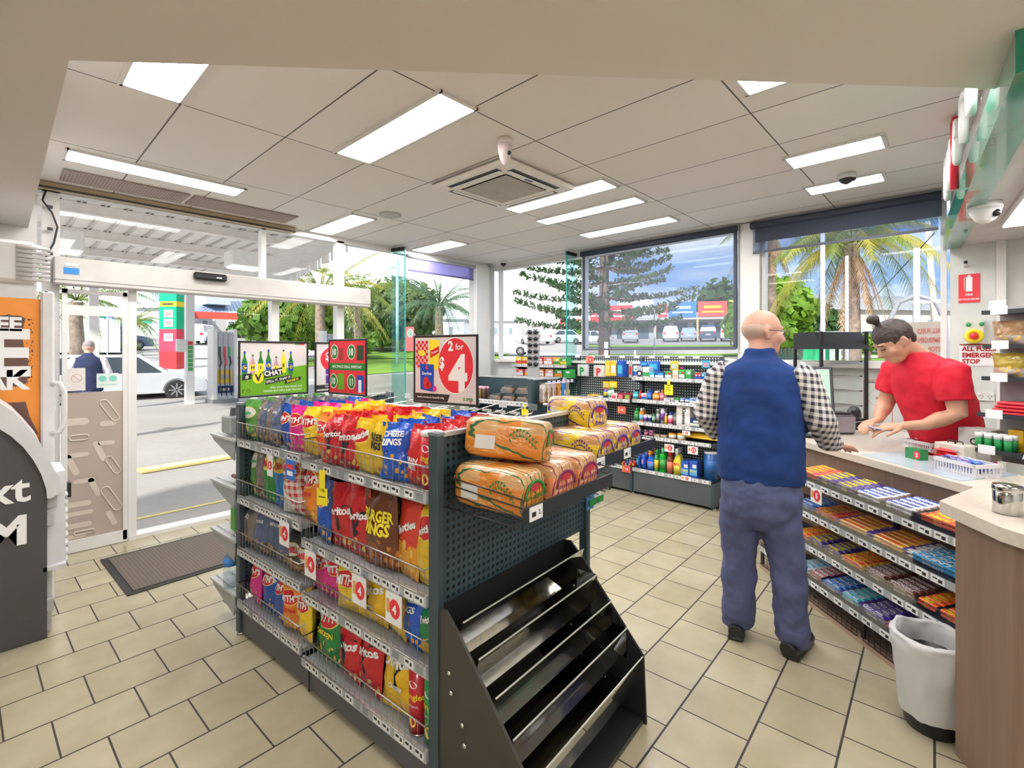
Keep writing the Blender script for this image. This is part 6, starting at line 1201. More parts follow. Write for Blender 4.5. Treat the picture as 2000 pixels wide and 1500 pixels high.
for (a, c, y, kd, c1, c2, c3, ds, ct, tx, tcl) in ((775, 822, 230, 'box', W8, BL, CY, 'white carton with blue swirl, far end of the upper wall shelf', 'carton', '', None), (824, 893, 247, 'box', GY, W8, GY, 'light grey carton with round black mark on the upper wall shelf', 'carton', 'O', INK), (896, 985, 247, 'box', W8, GR, (.5, .75, .6), 'white carton with green spots beside the grey carton', 'carton', '', None), (990, 1050, 310, 'box', CY, W8, CY, 'small cyan carton under the blue hanging pouch', 'carton', '', None),
    (1056, 1176, 315, 'box', BL, W8, CY, 'blue and white toothpaste carton on the upper wall shelf', 'carton', '', None), (1185, 1278, 305, 'box', GR, W8, RD, 'green and white carton right of the blue carton', 'carton', '', None), (1282, 1364, 292, 'box', CRM, (.8, .5, .4), W8, 'cream carton in the middle of the upper wall shelf', 'carton', '', None), (1368, 1448, 285, 'box', (.05, .5, .1), W8, RD, 'bright green carton with white corner', 'carton', '', None), (1452, 1528, 287, 'box', (.15, .5, .25), GR, W8, 'taller plain green carton on the upper wall shelf', 'carton', '', None),
    (1575, 1612, 325, 'box', RD, BL, W8, 'tiny red tissue pack, left of its pair', 'tissue pack', '', None), (1614, 1655, 325, 'box', RD, BL, W8, 'tiny red tissue pack, right of its pair', 'tissue pack', '', None), (1662, 1700, 325, 'box', CY, BL, W8, 'tiny blue tissue pack beside the red ones', 'tissue pack', '', None), (1702, 1735, 325, 'box', (.2, .35, .7), W8, W8, 'tiny blue tissue pack at the shelf end', 'tissue pack', '', None)):
    stock(o1(a), o1(c), v1(y), ZA, kd, c1, c2, c3, ds, ct, 2, tx, tcl)
for (a, c, y, kd, c1, c2, c3, ds, ct, tx, tcl) in ((757, 835, 540, 'bottle', TL, (.1, .55, .6), BK_, 'teal mouthwash bottle at the join of the second wall shelf', 'bottle', '', None), (842, 874, 552, 'bottle', RD, RD, RD, 'narrow red bottle beside the teal mouthwash', 'bottle', '', None), (877, 948, 590, 'box', W8, BL, RD, 'white and blue carton in front of the red bottle', 'carton', '', None), (950, 1005, 540, 'bottle', BL, (.05, .25, .7), BL, 'royal blue bottle on the second wall shelf', 'bottle', '', None), (1010, 1108, 560, 'bottle', OR, (.9, .4, .1), W8, 'orange round pump bottle on the second wall shelf', 'bottle', '', None), (1112, 1170, 550, 'bottle', PK, (.85, .3, .4), OR, 'pink baby lotion bottle on the second wall shelf', 'bottle', '', None),
    (1172, 1258, 652, 'box', W8, W8, GY, 'plain white carton right of the pink lotion', 'carton', '', None), (1262, 1308, 652, 'box', W8, GY, W8, 'narrow white carton on the second wall shelf', 'carton', '', None), (1312, 1368, 646, 'box', GR, W8, GR, 'green and white carton on the second wall shelf', 'carton', '', None), (1372, 1430, 656, 'can', BL, W8, W8, 'small blue jar with white lid', 'jar', '', None), (1435, 1503, 656, 'can', (.02, .15, .55), W8, BL, 'small blue jar with blue lid', 'jar', '', None), (1507, 1598, 655, 'box', (.3, .45, .7), W8, BL, 'pale blue small carton on the second wall shelf', 'carton', '', None), (1602, 1690, 640, 'pillow', CY, W8, W8, 'cyan wipes pack beside the checked sleeve', 'wipes pack', '', None)):
    stock(o1(a), o1(c), v1(y), ZBs, kd, c1, c2, c3, ds, ct, 2, tx, tcl)
for (a, c, y, kd, c1, c2, c3, ds, ct, tx, tcl) in ((778, 832, 782, 'bottle', GR, GR, GR, 'green shampoo bottle on the third wall shelf', 'bottle', '', None), (836, 900, 785, 'bottle', OR, (.2, .45, .7), W8, 'orange and blue tube bottle on the third wall shelf', 'bottle', '', None), (902, 946, 872, 'can', W8, PU, W8, 'white roll-on stick, left of its pair', 'deodorant', '', None), (950, 1003, 872, 'can', W8, NV, GY, 'white roll-on stick, right of its pair', 'deodorant', '', None), (1007, 1058, 852, 'can', (.03, .12, .07), (.3, .5, .35), BK_, 'dark green deodorant can on the third wall shelf', 'deodorant', '', None), (1062, 1112, 800, 'can', (.10, .10, .08), GY, (.6, .6, .5), 'tall black deodorant can on the third wall shelf', 'deodorant', '', None),
    (1116, 1176, 788, 'can', (.62, .58, .68), PU, (.6, .6, .64), 'lilac grey tall deodorant can', 'deodorant', '', None), (1180, 1208, 850, 'bottle', YE, YE, W8, 'narrow yellow bottle on the third wall shelf', 'bottle', '', None), (1211, 1284, 840, 'bottle', W8, (.8, .1, .2), BL, 'white shampoo bottle with blue cap', 'bottle', '', None), (1287, 1345, 800, 'bottle', (.10, .10, .11), (.2, .2, .2), BK_, 'charcoal shampoo bottle on the third wall shelf', 'bottle', '', None)):
    stock(o1(a), o1(c), v1(y), ZCs, kd, c1, c2, c3, ds, ct, 2, tx, tcl)
b = product('box', .14, .21, .12, (.78, .72, .68)); b.text('Kleenex', .05, (-.066, -.01, .105), (0, 0, -1), (0, -1, 0), INK, bold=1); q = px(o1(1420), 800, XF); tag(b.build('tissue_box', loc=(XF + .075, q.y, ZCs + .001)), 'tall cream tissue box with black vertical script on the third wall shelf', 'tissue box')
stock(o1(1500), o1(1645), v1(922), ZCs, 'box', NV, (.6, .65, .5), W8, 'navy paper napkin box on the third wall shelf', 'carton', 2, 'Kleenex', None, .09); stock(o1(1655), o1(1835), v1(860), ZCs, 'pillow', PU, W8, W8, 'purple and white pad pack at the shelf end', 'pack', 1, '', None, .1)
for (a, c, y, kd, c1, c2, c3, ds, ct) in ((905, 955, 140, 'can', (.55, .03, .2), PK, GY, 'magenta cat food tin, left of its pair', 'tin'), (965, 1035, 140, 'can', (.55, .03, .2), PK, GY, 'magenta cat food tin, right of its pair', 'tin'), (1045, 1120, 205, 'box', (.45, .36, .2), (.5, .42, .25), CRM, 'low tan tray stack on the fourth wall shelf', 'tray'), (1126, 1210, 200, 'box', (.5, .38, .25), (.4, .3, .2), CRM, 'low brown tray stack beside the tan one', 'tray'), (1222, 1326, 178, 'can', (.85, .42, .05), W8, OR, 'yellow-orange dog food tin, left of its pair', 'tin'), (1336, 1452, 178, 'can', (.85, .42, .05), W8, OR, 'yellow-orange dog food tin, right of its pair', 'tin')):
    stock(o1(a), o1(c), v2(y), ZD, kd, c1, c2, c3, ds, ct, 1)
b = make_bag(pc((.88, .5, .03)), .36, .17, .075, [], 5); ell(b, 0, .085, .045, .025, pc((.35, .05, .03)), -.042); q = px(o1(1655), 850, XF); o = b.build('pet_food_bag', loc=(XF + .015, q.y, ZD + .045)); o.rotation_euler = (-1.35, 0, -pi / 2); tag(o, 'big yellow dog food bag lying on the fourth wall shelf', 'pet food')
for (a, c, y, kd, c1, c2, c3, ds, ct, tx, tcl) in ((812, 858, 440, 'pillow', BL, CY, W8, 'blue sponge pack on the bottom wall shelf', 'pack', '', None), (866, 930, 440, 'pillow', BL, (.4, .3, .7), W8, 'blue and violet sponge pack on the bottom wall shelf', 'pack', '', None), (940, 1035, 400, 'spray', (.02, .15, .75), (.1, .3, .85), OR, 'blue glass cleaner spray with orange nozzle', 'spray bottle', 'Windex', REDINK), (1040, 1094, 400, 'bottle', GR, YE, GR, 'green detergent bottle, left of its pair', 'bottle', '', None), (1100, 1192, 375, 'bottle', (.0, .42, .03), GR, (.1, .6, .3), 'green detergent bottle, right of its pair', 'bottle', '', None),
    (1196, 1280, 420, 'bottle', BRN, (.75, .2, .12), RD, 'dark red disinfectant bottle on the bottom wall shelf', 'bottle', '', None), (1282, 1398, 370, 'spray', (.85, .78, .05), (.9, .8, .1), W8, 'yellow cleaner spray with white nozzle on the bottom wall shelf', 'spray bottle', 'AJAX', REDINK), (1394, 1500, 540, 'box', BL, (.15, .45, .8), W8, 'blue laundry powder box on the bottom wall shelf, left one', 'carton', 'Power', YEL), (1504, 1612, 540, 'box', BL, (.15, .45, .8), W8, 'blue laundry powder box on the bottom wall shelf, right one', 'carton', 'Power', YEL), (1662, 1838, 430, 'can', (.01, .10, .36), (.02, .13, .42), W8, 'big blue tub with white lid at the end of the bottom wall shelf', 'tub', '', None)):
    stock(o1(a), o1(c), v2(y), ZE, kd, c1, c2, c3, ds, ct, 2 if a < 1600 else 1, tx, tcl, .06 if a < 1600 else .16)
for i in range(4): stock(o1(615 + i * 46), o1(658 + i * 46), v2(540), ZE, 'pillow', [RD, BL, (.5, .1, .1), RD][i], YE, W8, ['first', 'second', 'third', 'last'][i] + ' red or blue pack half hidden behind the bread, bottom wall shelf', 'pack', 1)
# left bay: car care
for (a, c, y, kd, c1, c2, c3, ds, ct) in ((176, 228, 650, 'box', YE, W8, RD, 'small yellow pack on the car care shelf', 'pack'), (232, 262, 655, 'box', (.85, .5, .2), YE, W8, 'small orange-yellow pack on the car care shelf', 'pack'), (266, 298, 645, 'box', YE, BK_, W8, 'small yellow and black pack on the car care shelf', 'pack'), (304, 370, 645, 'can', GY, W8, BK_, 'squat grey tin on the car care shelf', 'tin'), (376, 424, 535, 'can', (.05, .1, .5), YE, RD, 'red capped spray can with yellow band', 'spray can'), (428, 484, 522, 'bottle', W8, (.3, .5, .35), GR, 'white bottle with green cap on the car care shelf', 'bottle'), (487, 566, 590, 'jug', (.8, .72, .7), (.8, .1, .15), W8, 'white jug with red label on the car care shelf', 'jug'), (570, 652, 575, 'jug', (.35, .02, .05), (.8, .2, .25), BK_, 'dark red oil jug with pink label', 'oil jug'), (655, 744, 575, 'jug', (.30, .02, .04), (.3, .5, .1), BK_, 'dark red oil jug with green label', 'oil jug')):
    stock(o1(a), o1(c), v1(y), ZBs - .01, kd, c1, c2, c3, ds, ct, 2)
XP = XBK - .10
def peg(u0, u1, vt, vb, c1, c2, ds, ct, n=1, txt='', tc=None):
    for k in range(n):
        a, c, e_ = px(u0, vt, XP), px(u1, vt, XP), px(u1, vb, XP); w_ = a.y - c.y; h = a.z - e_.z
        me = product('peg', w_, h, .012, c1, c2, None, txt if k == 0 else '', tc); o = me.build(ct.replace(' ', '_'), loc=(XP - .016 * (n - 1 - k) if False else XP + .016 * k, (a.y + c.y) / 2 - .01 * k, e_.z)); tag(o, ds if k == 0 else ds + ', tucked behind', ct, 'goods hanging on the wall pegboard')
peg(o1(55), o1(180), v1(210), v1(365), (.70, .72, .72), (.72, .74, .74), 'white probationary plate pack with green letter P', 'plate pack', 2, 'P', GRNINK)
peg(o1(265), o1(400), v1(220), v1(375), (.70, .68, .66), (.74, .72, .70), 'white probationary plate pack with red letter P', 'plate pack', 2, 'P', REDINK)
peg(o1(415), o1(480), v1(165), v1(365), YE, (.8, .65, .2), 'yellow air freshener card, left of its pair', 'hanging card'); peg(o1(484), o1(556), v1(165), v1(365), YE, W8, 'yellow air freshener card, right of its pair', 'hanging card')
peg(o1(568), o1(650), v1(160), v1(372), BL, CY, 'blue hanging pack on the pegboard beside the yellow cards', 'hanging pack', 4); peg(o1(722), o1(768), v1(175), v1(385), GY, RD, 'slim clear hanging pack at the shelf join', 'hanging pack')
peg(o1(870), o1(968), v1(170), v1(235), BL, CY, 'blue pouch hanging high over the white cartons', 'pouch'); peg(o1(978), o1(1108), v1(168), v1(300), (.03, .15, .6), CY, 'bigger blue pouch hanging on the pegboard', 'pouch', 2); peg(o1(1265), o1(1368), v1(168), v1(290), YE, (.55, .6, .6), 'yellow headed hanging pack over the cream carton', 'hanging pack'); peg(o1(1385), o1(1448), v1(240), v1(275), NV, RD, 'tiny navy hanging pack over the bright green carton', 'hanging pack'); peg(o1(1678), o1(1775), v1(160), v1(262), CY, (.7, .3, .4), 'cyan hanging pack beside the customer shoulder', 'hanging pack')
peg(o1(385), o1(465), v1(430), v1(520), YE, (.7, .55, .3), 'yellow card hanging behind the car care bottles, left of its pair', 'hanging card'); peg(o1(470), o1(570), v1(430), v1(520), YE, (.8, .7, .2), 'yellow card hanging behind the car care bottles, right of its pair', 'hanging card')
for i in range(9): u = 1129 + i * 29; q = px(u, 699, XP - .14); b = B(); b.tube([(.2, 0, 0), (0, 0, 0), (-.01, 0, .008)], .003, CHROME, 5); b.box((-.012, 0, .012), (.002, .06, .024), TICK); o = b.build('display_hook', loc=(q.x, q.y, 1.445)); tag(o, 'wire hook with white ticket along the top of the wall pegboard', 'hook', 'hooks along the top of the wall pegboard')
def promo_b(u, v, txt, label, w_=.10, h=.075, col=None):
    q = px(u, v, XF - .02); o = promo(q.x, q.y, q.z, txt, label, w_, h, -pi / 2, lambda x, y, z: Vector((x, y, z)), col); return o
CR_ = M('ticket_coral', (.80, .15, .10), .4)
promo_b(1152, 696, '6', 'coral six dollar ticket over the P plates', col=CR_); promo_b(1214, 794, '12', 'coral twelve dollar ticket under the car care shelf', col=CR_); promo_b(1223, 909, '15', 'coral fifteen dollar ticket on the bottom wall shelf', col=CR_)
promo_b(1307, 868, '5', 'white five dollar ticket with red disc above the green detergent'); promo_b(1353, 872, '12', 'white twelve dollar ticket with red disc below the dog food bag'); promo_b(1340, 930, '7', 'white ticket with red disc at the bottom shelf lip', h=.045); promo_b(1340, 842, '2', 'small white ticket with red disc under the tissue box', .08, .04)
b = B(); b.box((0, 0, -.03), (.03, .002, .06), YEL); b.box((0, 0, -.10), (.09, .002, .10), YEL); b.box((0, -.0015, -.08), (.05, .001, .005), INK); b.box((0, -.0015, -.10), (.05, .001, .005), INK); q = px(1306, 742, XF - .02); tag(b.build('yellow_ticket', loc=q, rz=-pi / 2), 'square yellow tag hanging from the upper wall shelf', 'price ticket')
# lunch box and cereal boxes on the far bay
for z, lst, vv in ((1.345, ((1006, 1018, 697, YE, RD), (1019, 1029, 697, YE, RD), (1030, 1043, 698, OR, RD), (1044, 1060, 698, RD, W8), (1061, 1078, 698, (.8, .25, .2), W8), (1080, 1092, 699, YE, GR), (1093, 1106, 699, GR, YE)), 0), (1.195, ((1007, 1022, 721, (.8, .1, .12), W8), (1024, 1033, 721, PK, YE), (1034, 1043, 721, (.7, .3, .5), YE), (1045, 1062, 721, OR, W8), (1064, 1080, 721, (.8, .35, .3), W8), (1082, 1098, 722, GR, OR), (1099, 1114, 722, GR, GR)), 0)):
    for i, (a, c, v, c1, c2) in enumerate(lst): stock(a, c, v, z, 'box', c1, c2, W8, '%s snack box, %s from the glass corner, %s far shelf' % ({YE: 'yellow', OR: 'orange', RD: 'red', GR: 'green', PK: 'pink'}.get(c1, 'reddish'), ORD[i], 'upper' if z > 1.3 else 'lower'), 'carton', 2, X=XF + .012)
# sunglasses tower
c = dp(1042, 735, 5.75); st2 = empty('sunglasses_stand', 'slim dark sunglasses display tower near the glass corner', 'stand', (c.x, c.y, 0), rad(-60)); b = B(); b.box((0, 0, .02), (.3, .3, .04), BLACK); b.box((0, 0, .88), (.14, .05, 1.75), GREYP, bev=.006); b.build('tower', st2)
for k in range(6):
    b = B()
    for s in (-1, 1): b.ball((s * .035, -.05, 0), .030, M('lens_dark', (.01, .01, .015), .1), 10, squash=(1, .35, .8)); b.tube([(s * .065, -.045, .01), (s * .07, .03, .01)], .003, BLACK, 4)
    b.tube([(-.01, -.055, .008), (.01, -.055, .008)], .003, BLACK, 4); m_ = Matrix.Translation((c.x, c.y, 0)) @ Matrix.Rotation(rad(-60), 4, 'Z'); o = b.build('sunglasses', loc=m_ @ Vector((0, 0, 1.74 - k * .075)), rz=rad(-60)); tag(o, 'dark sunglasses on the tower near the glass corner', 'sunglasses', 'sunglasses on the tower')
# ================================================================ MIDDLE ISLAND
G2 = Vector((3.90, 3.36, 0))
def LM(x, y, z=0): return G2 + E1 * x + E2 * y + Vector((0, 0, z))
m2 = empty('gondola_shelving', 'second dark island shelving further back with hanging biscuits on its end', 'shelving', G2, A4); GW, GH2 = .56, 1.0
B().box((GW / 2, .012, .62), (GW, .02, 1.16), PEGX).build('end_panel', m2); B().box((GW / 2, GH2 / 2, .62), (.03, GH2, 1.18), PEGX).build('back_panel', m2); B().box((GW / 2, GH2, .62), (GW, .02, 1.16), PEGX).build('end_panel', m2)
B().box((GW / 2, 0.01, 1.215), (GW + .04, .04, .014), M('top_rail', (.62, .63, .64))).box((GW / 2, GH2 / 2, 1.215), (.05, GH2, .014), M('top_rail', (.62, .63, .64))).build('top_rail', m2); B().box((GW / 2, GH2 / 2, .06), (GW, GH2, .12), CHAR2).build('kick_plate', m2)
for x, y in ((-.01, 0), (GW, 0), (-.01, GH2)): B().box((x, y, .61), (.04, .045, 1.22), DARK, bev=.003).build('post', m2)
for z in (.955, .60, .30):
    b = B(); b.box((GW / 4, GH2 / 2, z - .012), (GW / 2, GH2 - .06, .014), M('shelf_grey', (.30, .32, .34))); b.box((-.014, GH2 / 2, z - .008), (.01, GH2 - .06, .05), M('lip_white', (.72, .72, .74), .4)); s = b.build('shelf', m2); b = B(); ticket_strip(b, .04, GH2 - .04, z - .008, -.018, int(z * 100), .03); b.build('ticket_strip', s)
def mo(name, x, y, z, b, label, cat, group=None, rz=0): o = b.build(name, loc=LM(x, y, z), rz=A4 + rz); return tag(o, label, cat, group)
CLR = mixm('clear_plastic', 0, (.82, .80, .78), .18, .1)
for i, (y, z, t_) in enumerate(((.13, .957, 'front right'), (.33, .957, 'middle'), (.53, .957, 'left'), (.13, 1.055, 'upper right'), (.35, 1.055, 'upper left'))):
    b = B(); b.prism([(-.07, -.085), (.07, -.085), (.07, .085), (-.07, .085)], 0, .045, CLR); b.prism([(-.065, -.08), (.065, -.08), (.045, .06), (-.045, .06)], .045, .085, CLR)
    for k in range(3): b.ball((-.03 + k * .02, -.05 + k * .05, .03), .028, M('cake%d' % (k % 2), ((.45, .2, .08), (.62, .34, .14))[k % 2], .6), 8)
    b.box((-.071, 0, .055), (.002, .12, .02), M('label_brown', (.32, .26, .24), .5)); mo('cake_pack', .08, y, z, b, 'clear cake pack, %s of the five on the middle island shelf' % t_, 'cake pack', 'clear cake packs on the middle island')
for i in range(8):
    b = B(); b.lathe([(.022, 0), (.022, .10), (.018, .12)], M('dark_tube%d' % (i % 2), ((.10, .06, .05), (.25, .18, .04))[i % 2], .35), 10); b.lathe([(.022, .12), (.022, .15)], M('tube_pinkcap', (.65, .35, .45), .4), 10); mo('sweet_tube', .05 + .06 * (i // 4), .72 + .055 * (i % 4), .957, b, 'dark sweet tube with pink cap at the left end of the middle island shelf', 'sweet tube', 'pink capped sweet tubes')
b = B(); b.box((0, 0, -.03), (.03, .002, .06), YEL); b.box((0, 0, -.09), (.09, .002, .08), YEL); mo('yellow_ticket', -.03, .06, .95, b, 'yellow tag hanging at the corner of the middle island shelf', 'price ticket', rz=-pi / 2)
for i in range(4): b = B(); b.tube([(.2, 0, 0), (-.06, 0, -.03)], .006, CHROME, 6); b.box((-.06, 0, 0), (.004, .14, .03), GREYP); mo('display_hook', -.03, .15 + i * .2, .86, b, 'thick wire arm jutting from the middle island below the cake packs', 'hook', 'wire arms on the middle island')
for (x, n, c1, c2, ds) in ((.05, 3, (.62, .54, .50), (.35, .16, .06), 'cream biscuit pack with round brown biscuit, leftmost hook'), (.14, 4, (.60, .50, .44), (.4, .2, .1), 'cream biscuit pack, second hook'), (.23, 3, (.55, .46, .46), (.4, .2, .1), 'cream biscuit pack, third hook'), (.33, 4, (.62, .28, .07), (.7, .4, .2), 'caramel brown hanging pack, fourth hook'), (.42, 2, (.05, .25, .65), (.7, .7, .8), 'blue hanging pack, fifth hook'), (.50, 3, (.35, .38, .35), (.8, .6, .1), 'grey and yellow hanging pack, last hook')):
    for k in range(n):
        q = make_bag(bagmat('bisc_%s' % ds[:12].replace(' ', '_') + str(int(x * 100)), c1, c2, None, .6, .22), .095, .20, .02, [], k, 6, 8); ell(q, 0, .10, .022, .028, pc(c2), -.014, 14); mo('biscuit_pack', x + .012 * k, -.14 + .03 * k, .965, q, ds + ('' if k == 0 else ', behind the front one') + ', middle island end', 'biscuit pack', 'packs hanging on the middle island end', rz=.12)
    b = B(); b.tube([(0, .15, 0), (0, -.03, 0)], .003, CHROME, 5); b.box((0, -.035, .012), (.055, .002, .035), M('ticket_lilac', (.62, .60, .78), .4)); mo('display_hook', x + .03, -.14, 1.175, b, 'hook with lilac ticket on the end of the middle island', 'hook', 'hooks with lilac tickets')
# ================================================================ OUTSIDE
def out_mat(name, c, c2, sc_=.3, rough=.9):
    m, n, b = base_mat(name); G = NG(m); vec, o = G.xyz('Object'); G.L(G.mix(G.m('ADD', G.m('MULTIPLY', G.noise(vec, sc_, 5), .7), G.m('MULTIPLY', G.noise(vec, sc_ * 40, 2), .3)), c, c2), b.inputs['Base Color']); b.inputs['Roughness'].default_value = rough; return m
ASPH = out_mat('asphalt', (.24, .22, .21), (.52, .49, .47)); CONC = out_mat('road_pale', (.55, .53, .51), (.75, .72, .70)); GRASS = out_mat('grass_lawn', (.09, .24, .015), (.28, .45, .05), .8)
LEAFM = {}
def leafm(name, a, b_):
    if name in MATS: return MATS[name]
    m, n, b = base_mat(name); G = NG(m); vec, o = G.xyz('Object'); col = G.mix(G.noise(vec, 1.3, 5), a, b_); G.L(col, b.inputs['Base Color']); b.inputs['Roughness'].default_value = .6
    t = m.node_tree.nodes.new('ShaderNodeBsdfTranslucent'); G.L(col, t.inputs[0]); mx_ = m.node_tree.nodes.new('ShaderNodeMixShader'); mx_.inputs[0].default_value = .35; out = m.node_tree.nodes['Material Output']
    G.L(b.outputs[0], mx_.inputs[1]); G.L(t.outputs[0], mx_.inputs[2]); G.L(mx_.outputs[0], out.inputs[0]); MATS[name] = m; return m
LEAF1 = leafm('leaf_mid', (.06, .17, .02), (.22, .38, .05)); LEAF2 = leafm('leaf_dark', (.02, .07, .02), (.08, .17, .04)); LEAF3 = leafm('leaf_bright', (.10, .30, .02), (.35, .50, .05)); FRO = leafm('frond_green', (.10, .20, .04), (.35, .40, .08)); FROY = leafm('frond_yellow', (.28, .32, .05), (.70, .55, .10)); DEAD = leafm('frond_dead', (.35, .22, .13), (.60, .42, .28)); BARK = M('bark', (.28, .21, .17), .9, var=.3, scale=6, bump=.6, bscale=30); PINEM = leafm('pine_needle', (.03, .08, .03), (.10, .17, .06))
# ground
b = B(); rr_ = [0, 9, 18, 24, 30, 38, 46, 56, 70, 100, 160]; na = 72; vs = []; fs = []
for r_ in rr_: vs += [(r_ * cos(2 * pi * i / na), r_ * sin(2 * pi * i / na), zg(r_, 0) - .06) for i in range(na)]
for j in range(len(rr_) - 1):
    for i in range(na): k = (i + 1) % na; fs.append((j * na + i, (j + 1) * na + i, (j + 1) * na + k, j * na + k))
b.add(vs, fs, ASPH, False); b.build('ground', struct=True)
def patch(name, pts, m_, label=None, lift=.0, n=14, kind='structure', cat=None):
    a, c, d, e_ = [p if isinstance(p, Vector) else ext(*p) for p in pts]; b = B()
    def f(u, v): p = (a.lerp(c, u)).lerp(e_.lerp(d, u), v); return (p.x, p.y, zg(p.x, p.y) + lift - .03)
    b.grid(f, n, n, m_); o = b.build(name, struct=(kind == 'structure'))
    if label: tag(o, label, cat or 'grass', kind='stuff')
    return o
patch('grass', ((455, 722), (640, 712), (640, 698), (455, 700)), GRASS, 'strip of mown lawn beyond the fuel pumps', kind='stuff')
patch('grass', ((680, 733), (950, 712), (1000, 690), (640, 690)), GRASS, 'sunlit lawn beyond the big window with the red disc sign', kind='stuff')
patch('grass', ((700, 700), (960, 699), (940, 672), (690, 672)), GRASS, 'raised lawn strip under the date palms', .05, kind='stuff')
patch('road_strip', ((940, 712), (1460, 706), (1460, 690), (1000, 688)), CONC)
patch('grass', ((1130, 697), (1460, 695), (1460, 691), (1150, 692)), GRASS, 'thin lawn strip just above the wall shelving', .06, kind='stuff')
patch('grass', ((1140, 678), (1460, 677), (1460, 673), (1140, 674)), GRASS, 'thin lawn strip seen through the bottom of the wide blind', .06, kind='stuff')
patch('road_strip', ((130, 775), (420, 745), (600, 700), (120, 700)), CONC, lift=.01)
patch('road_strip', ((370, 700), (620, 694), (620, 668), (370, 668)), CONC, lift=.02)
patch('grass', ((1450, 706), (1850, 706), (1850, 690), (1450, 690)), GRASS, 'lawn across the road outside the palm window', .03, kind='stuff')
patch('road_strip', ((1450, 700), (1850, 699), (1850, 694), (1450, 695)), CONC, lift=.06)
b = B(); q = g(395, 895); b.prism([(-.75, -.16), (.75, -.10), (.75, .16), (-.75, .12)], .0, .025, M('yellow_paint', (.70, .58, .22), .7)); b.prism([(-.65, -.08), (.6, -.04), (.6, .10), (-.65, .06)], .025, .03, M('cover_grey', (.55, .54, .52), .6)); o = b.build('tank_cover', loc=(q.x, q.y, -.05), rz=.08); tag(o, 'yellow edged tank cover plate on the forecourt', 'cover')
b = B(); a_, c_ = g(262, 1003), g(440, 967); d_ = (c_ - a_).normalized(); b.box((0, 0, 0), (3.2, .05, .006), M('yellow_paint', (.70, .58, .22), .7)); o = b.build('painted_line', loc=((a_ + c_) / 2).to_tuple()[:2] + (-.055,), rz=math.atan2(d_.y, d_.x)); tag(o, 'yellow painted line on the asphalt outside the entrance', 'line')
# canopy
ZCN = 3.85; cw = M('canopy_white', (.90, .87, .83), .6); r_e = g(545, 562, ZCN); l_e = g(45, 500, ZCN); dx_ = (r_e - l_e).normalized(); L2 = l_e - dx_ * .6
poly = [(-.9, 5.02), (4.35, 5.02), (r_e.x, r_e.y), (L2.x, L2.y)]; cn = empty('forecourt_canopy', 'white ribbed steel canopy over the fuel forecourt', 'canopy', (0, 0, 0)); b = B(); b.prism(poly, ZCN + .12, ZCN + .22, cw); b.build('deck', cn)
b = B(); 
for i in range(40):
    x = -.8 + i * .30; y1 = min(17.6, L2.y + (x - L2.x) * (r_e.y - L2.y) / (r_e.x - L2.x)) - .1
    if x > 4.3: break
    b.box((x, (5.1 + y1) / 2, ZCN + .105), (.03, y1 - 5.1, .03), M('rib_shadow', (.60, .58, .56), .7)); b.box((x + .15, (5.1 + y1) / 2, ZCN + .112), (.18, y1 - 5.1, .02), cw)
b.build('ribs', cn)
for y in (6.6, 8.6, 10.6, 12.8, 15.0): b = B(); b.box((1.9, y, ZCN + .02), (5.2 + (y - 6) * .1, .12, .16), cw); b.box((1.9, y, ZCN - .07), (5.2, .2, .015), cw); b.build('beam', cn)
b = B(); e0 = Vector((4.35, 5.02, 0)); e1 = Vector((r_e.x, r_e.y, 0)); n_ = 22
for k in range(n_): p = e0.lerp(e1, (k + .5) / n_); b.box((p.x, p.y, ZCN + .05), (.05, .30, .26), cw, rz=math.atan2((e1 - e0).y, (e1 - e0).x) - pi / 2 + (.3 if k % 2 else -.3))
p = (L2 + r_e) / 2; b.box((p.x, p.y, ZCN + .05), ((r_e - L2).length, .08, .3), cw, rz=math.atan2(dx_.y, dx_.x)); b.build('fascia', cn)
b = B(); b.box((0, 0, 0), (.6, .5, .3), cw, bev=.02); b.box((0, 0, -.16), (.5, .4, .02), EM); tag(b.build('canopy_light', loc=dp(478, 508, 9.5)), 'boxy white light fitting under the canopy', 'light'); b = B(); b.box((0, 0, 0), (.6, .5, .3), cw, bev=.02); b.box((0, 0, -.16), (.5, .4, .02), EM); tag(b.build('canopy_light', loc=dp(112, 470, 7.5)), 'boxy white light fitting under canopy beside the cable', 'light')  # glowing undersides added to the fittings to brighten the canopy deck
q = ext(370, 786); b = B(); b.box((0, 0, 2.0), (.22, .22, 4.0), WHITE); 
for k, c in enumerate((RD,) + (GR,) * 6): b.box((-.0, -.115, 1.85 - k * .13), (.13, .004, .11), pc(c)); 
tag(b.build('canopy_post', loc=(q.x, q.y, -.06)), 'square white canopy post with stacked warning stickers', 'post')
b = B(); b.box((0, 0, 0), (.26, .2, .38), pc((.72, .74, .68)), bev=.03); tag(b.build('towel_dispenser', loc=dp(354, 675, 14.4)), 'white paper towel dispenser on the canopy post', 'dispenser')
q = ext(205, 760); b = B(); b.box((0, 0, 2.0), (.2, .2, 4.0), WHITE); tag(b.build('canopy_post', loc=dp(183, 689, 13).to_tuple()[:2] + (-.06,)), 'square white canopy post seen through the fixed door glass', 'post')
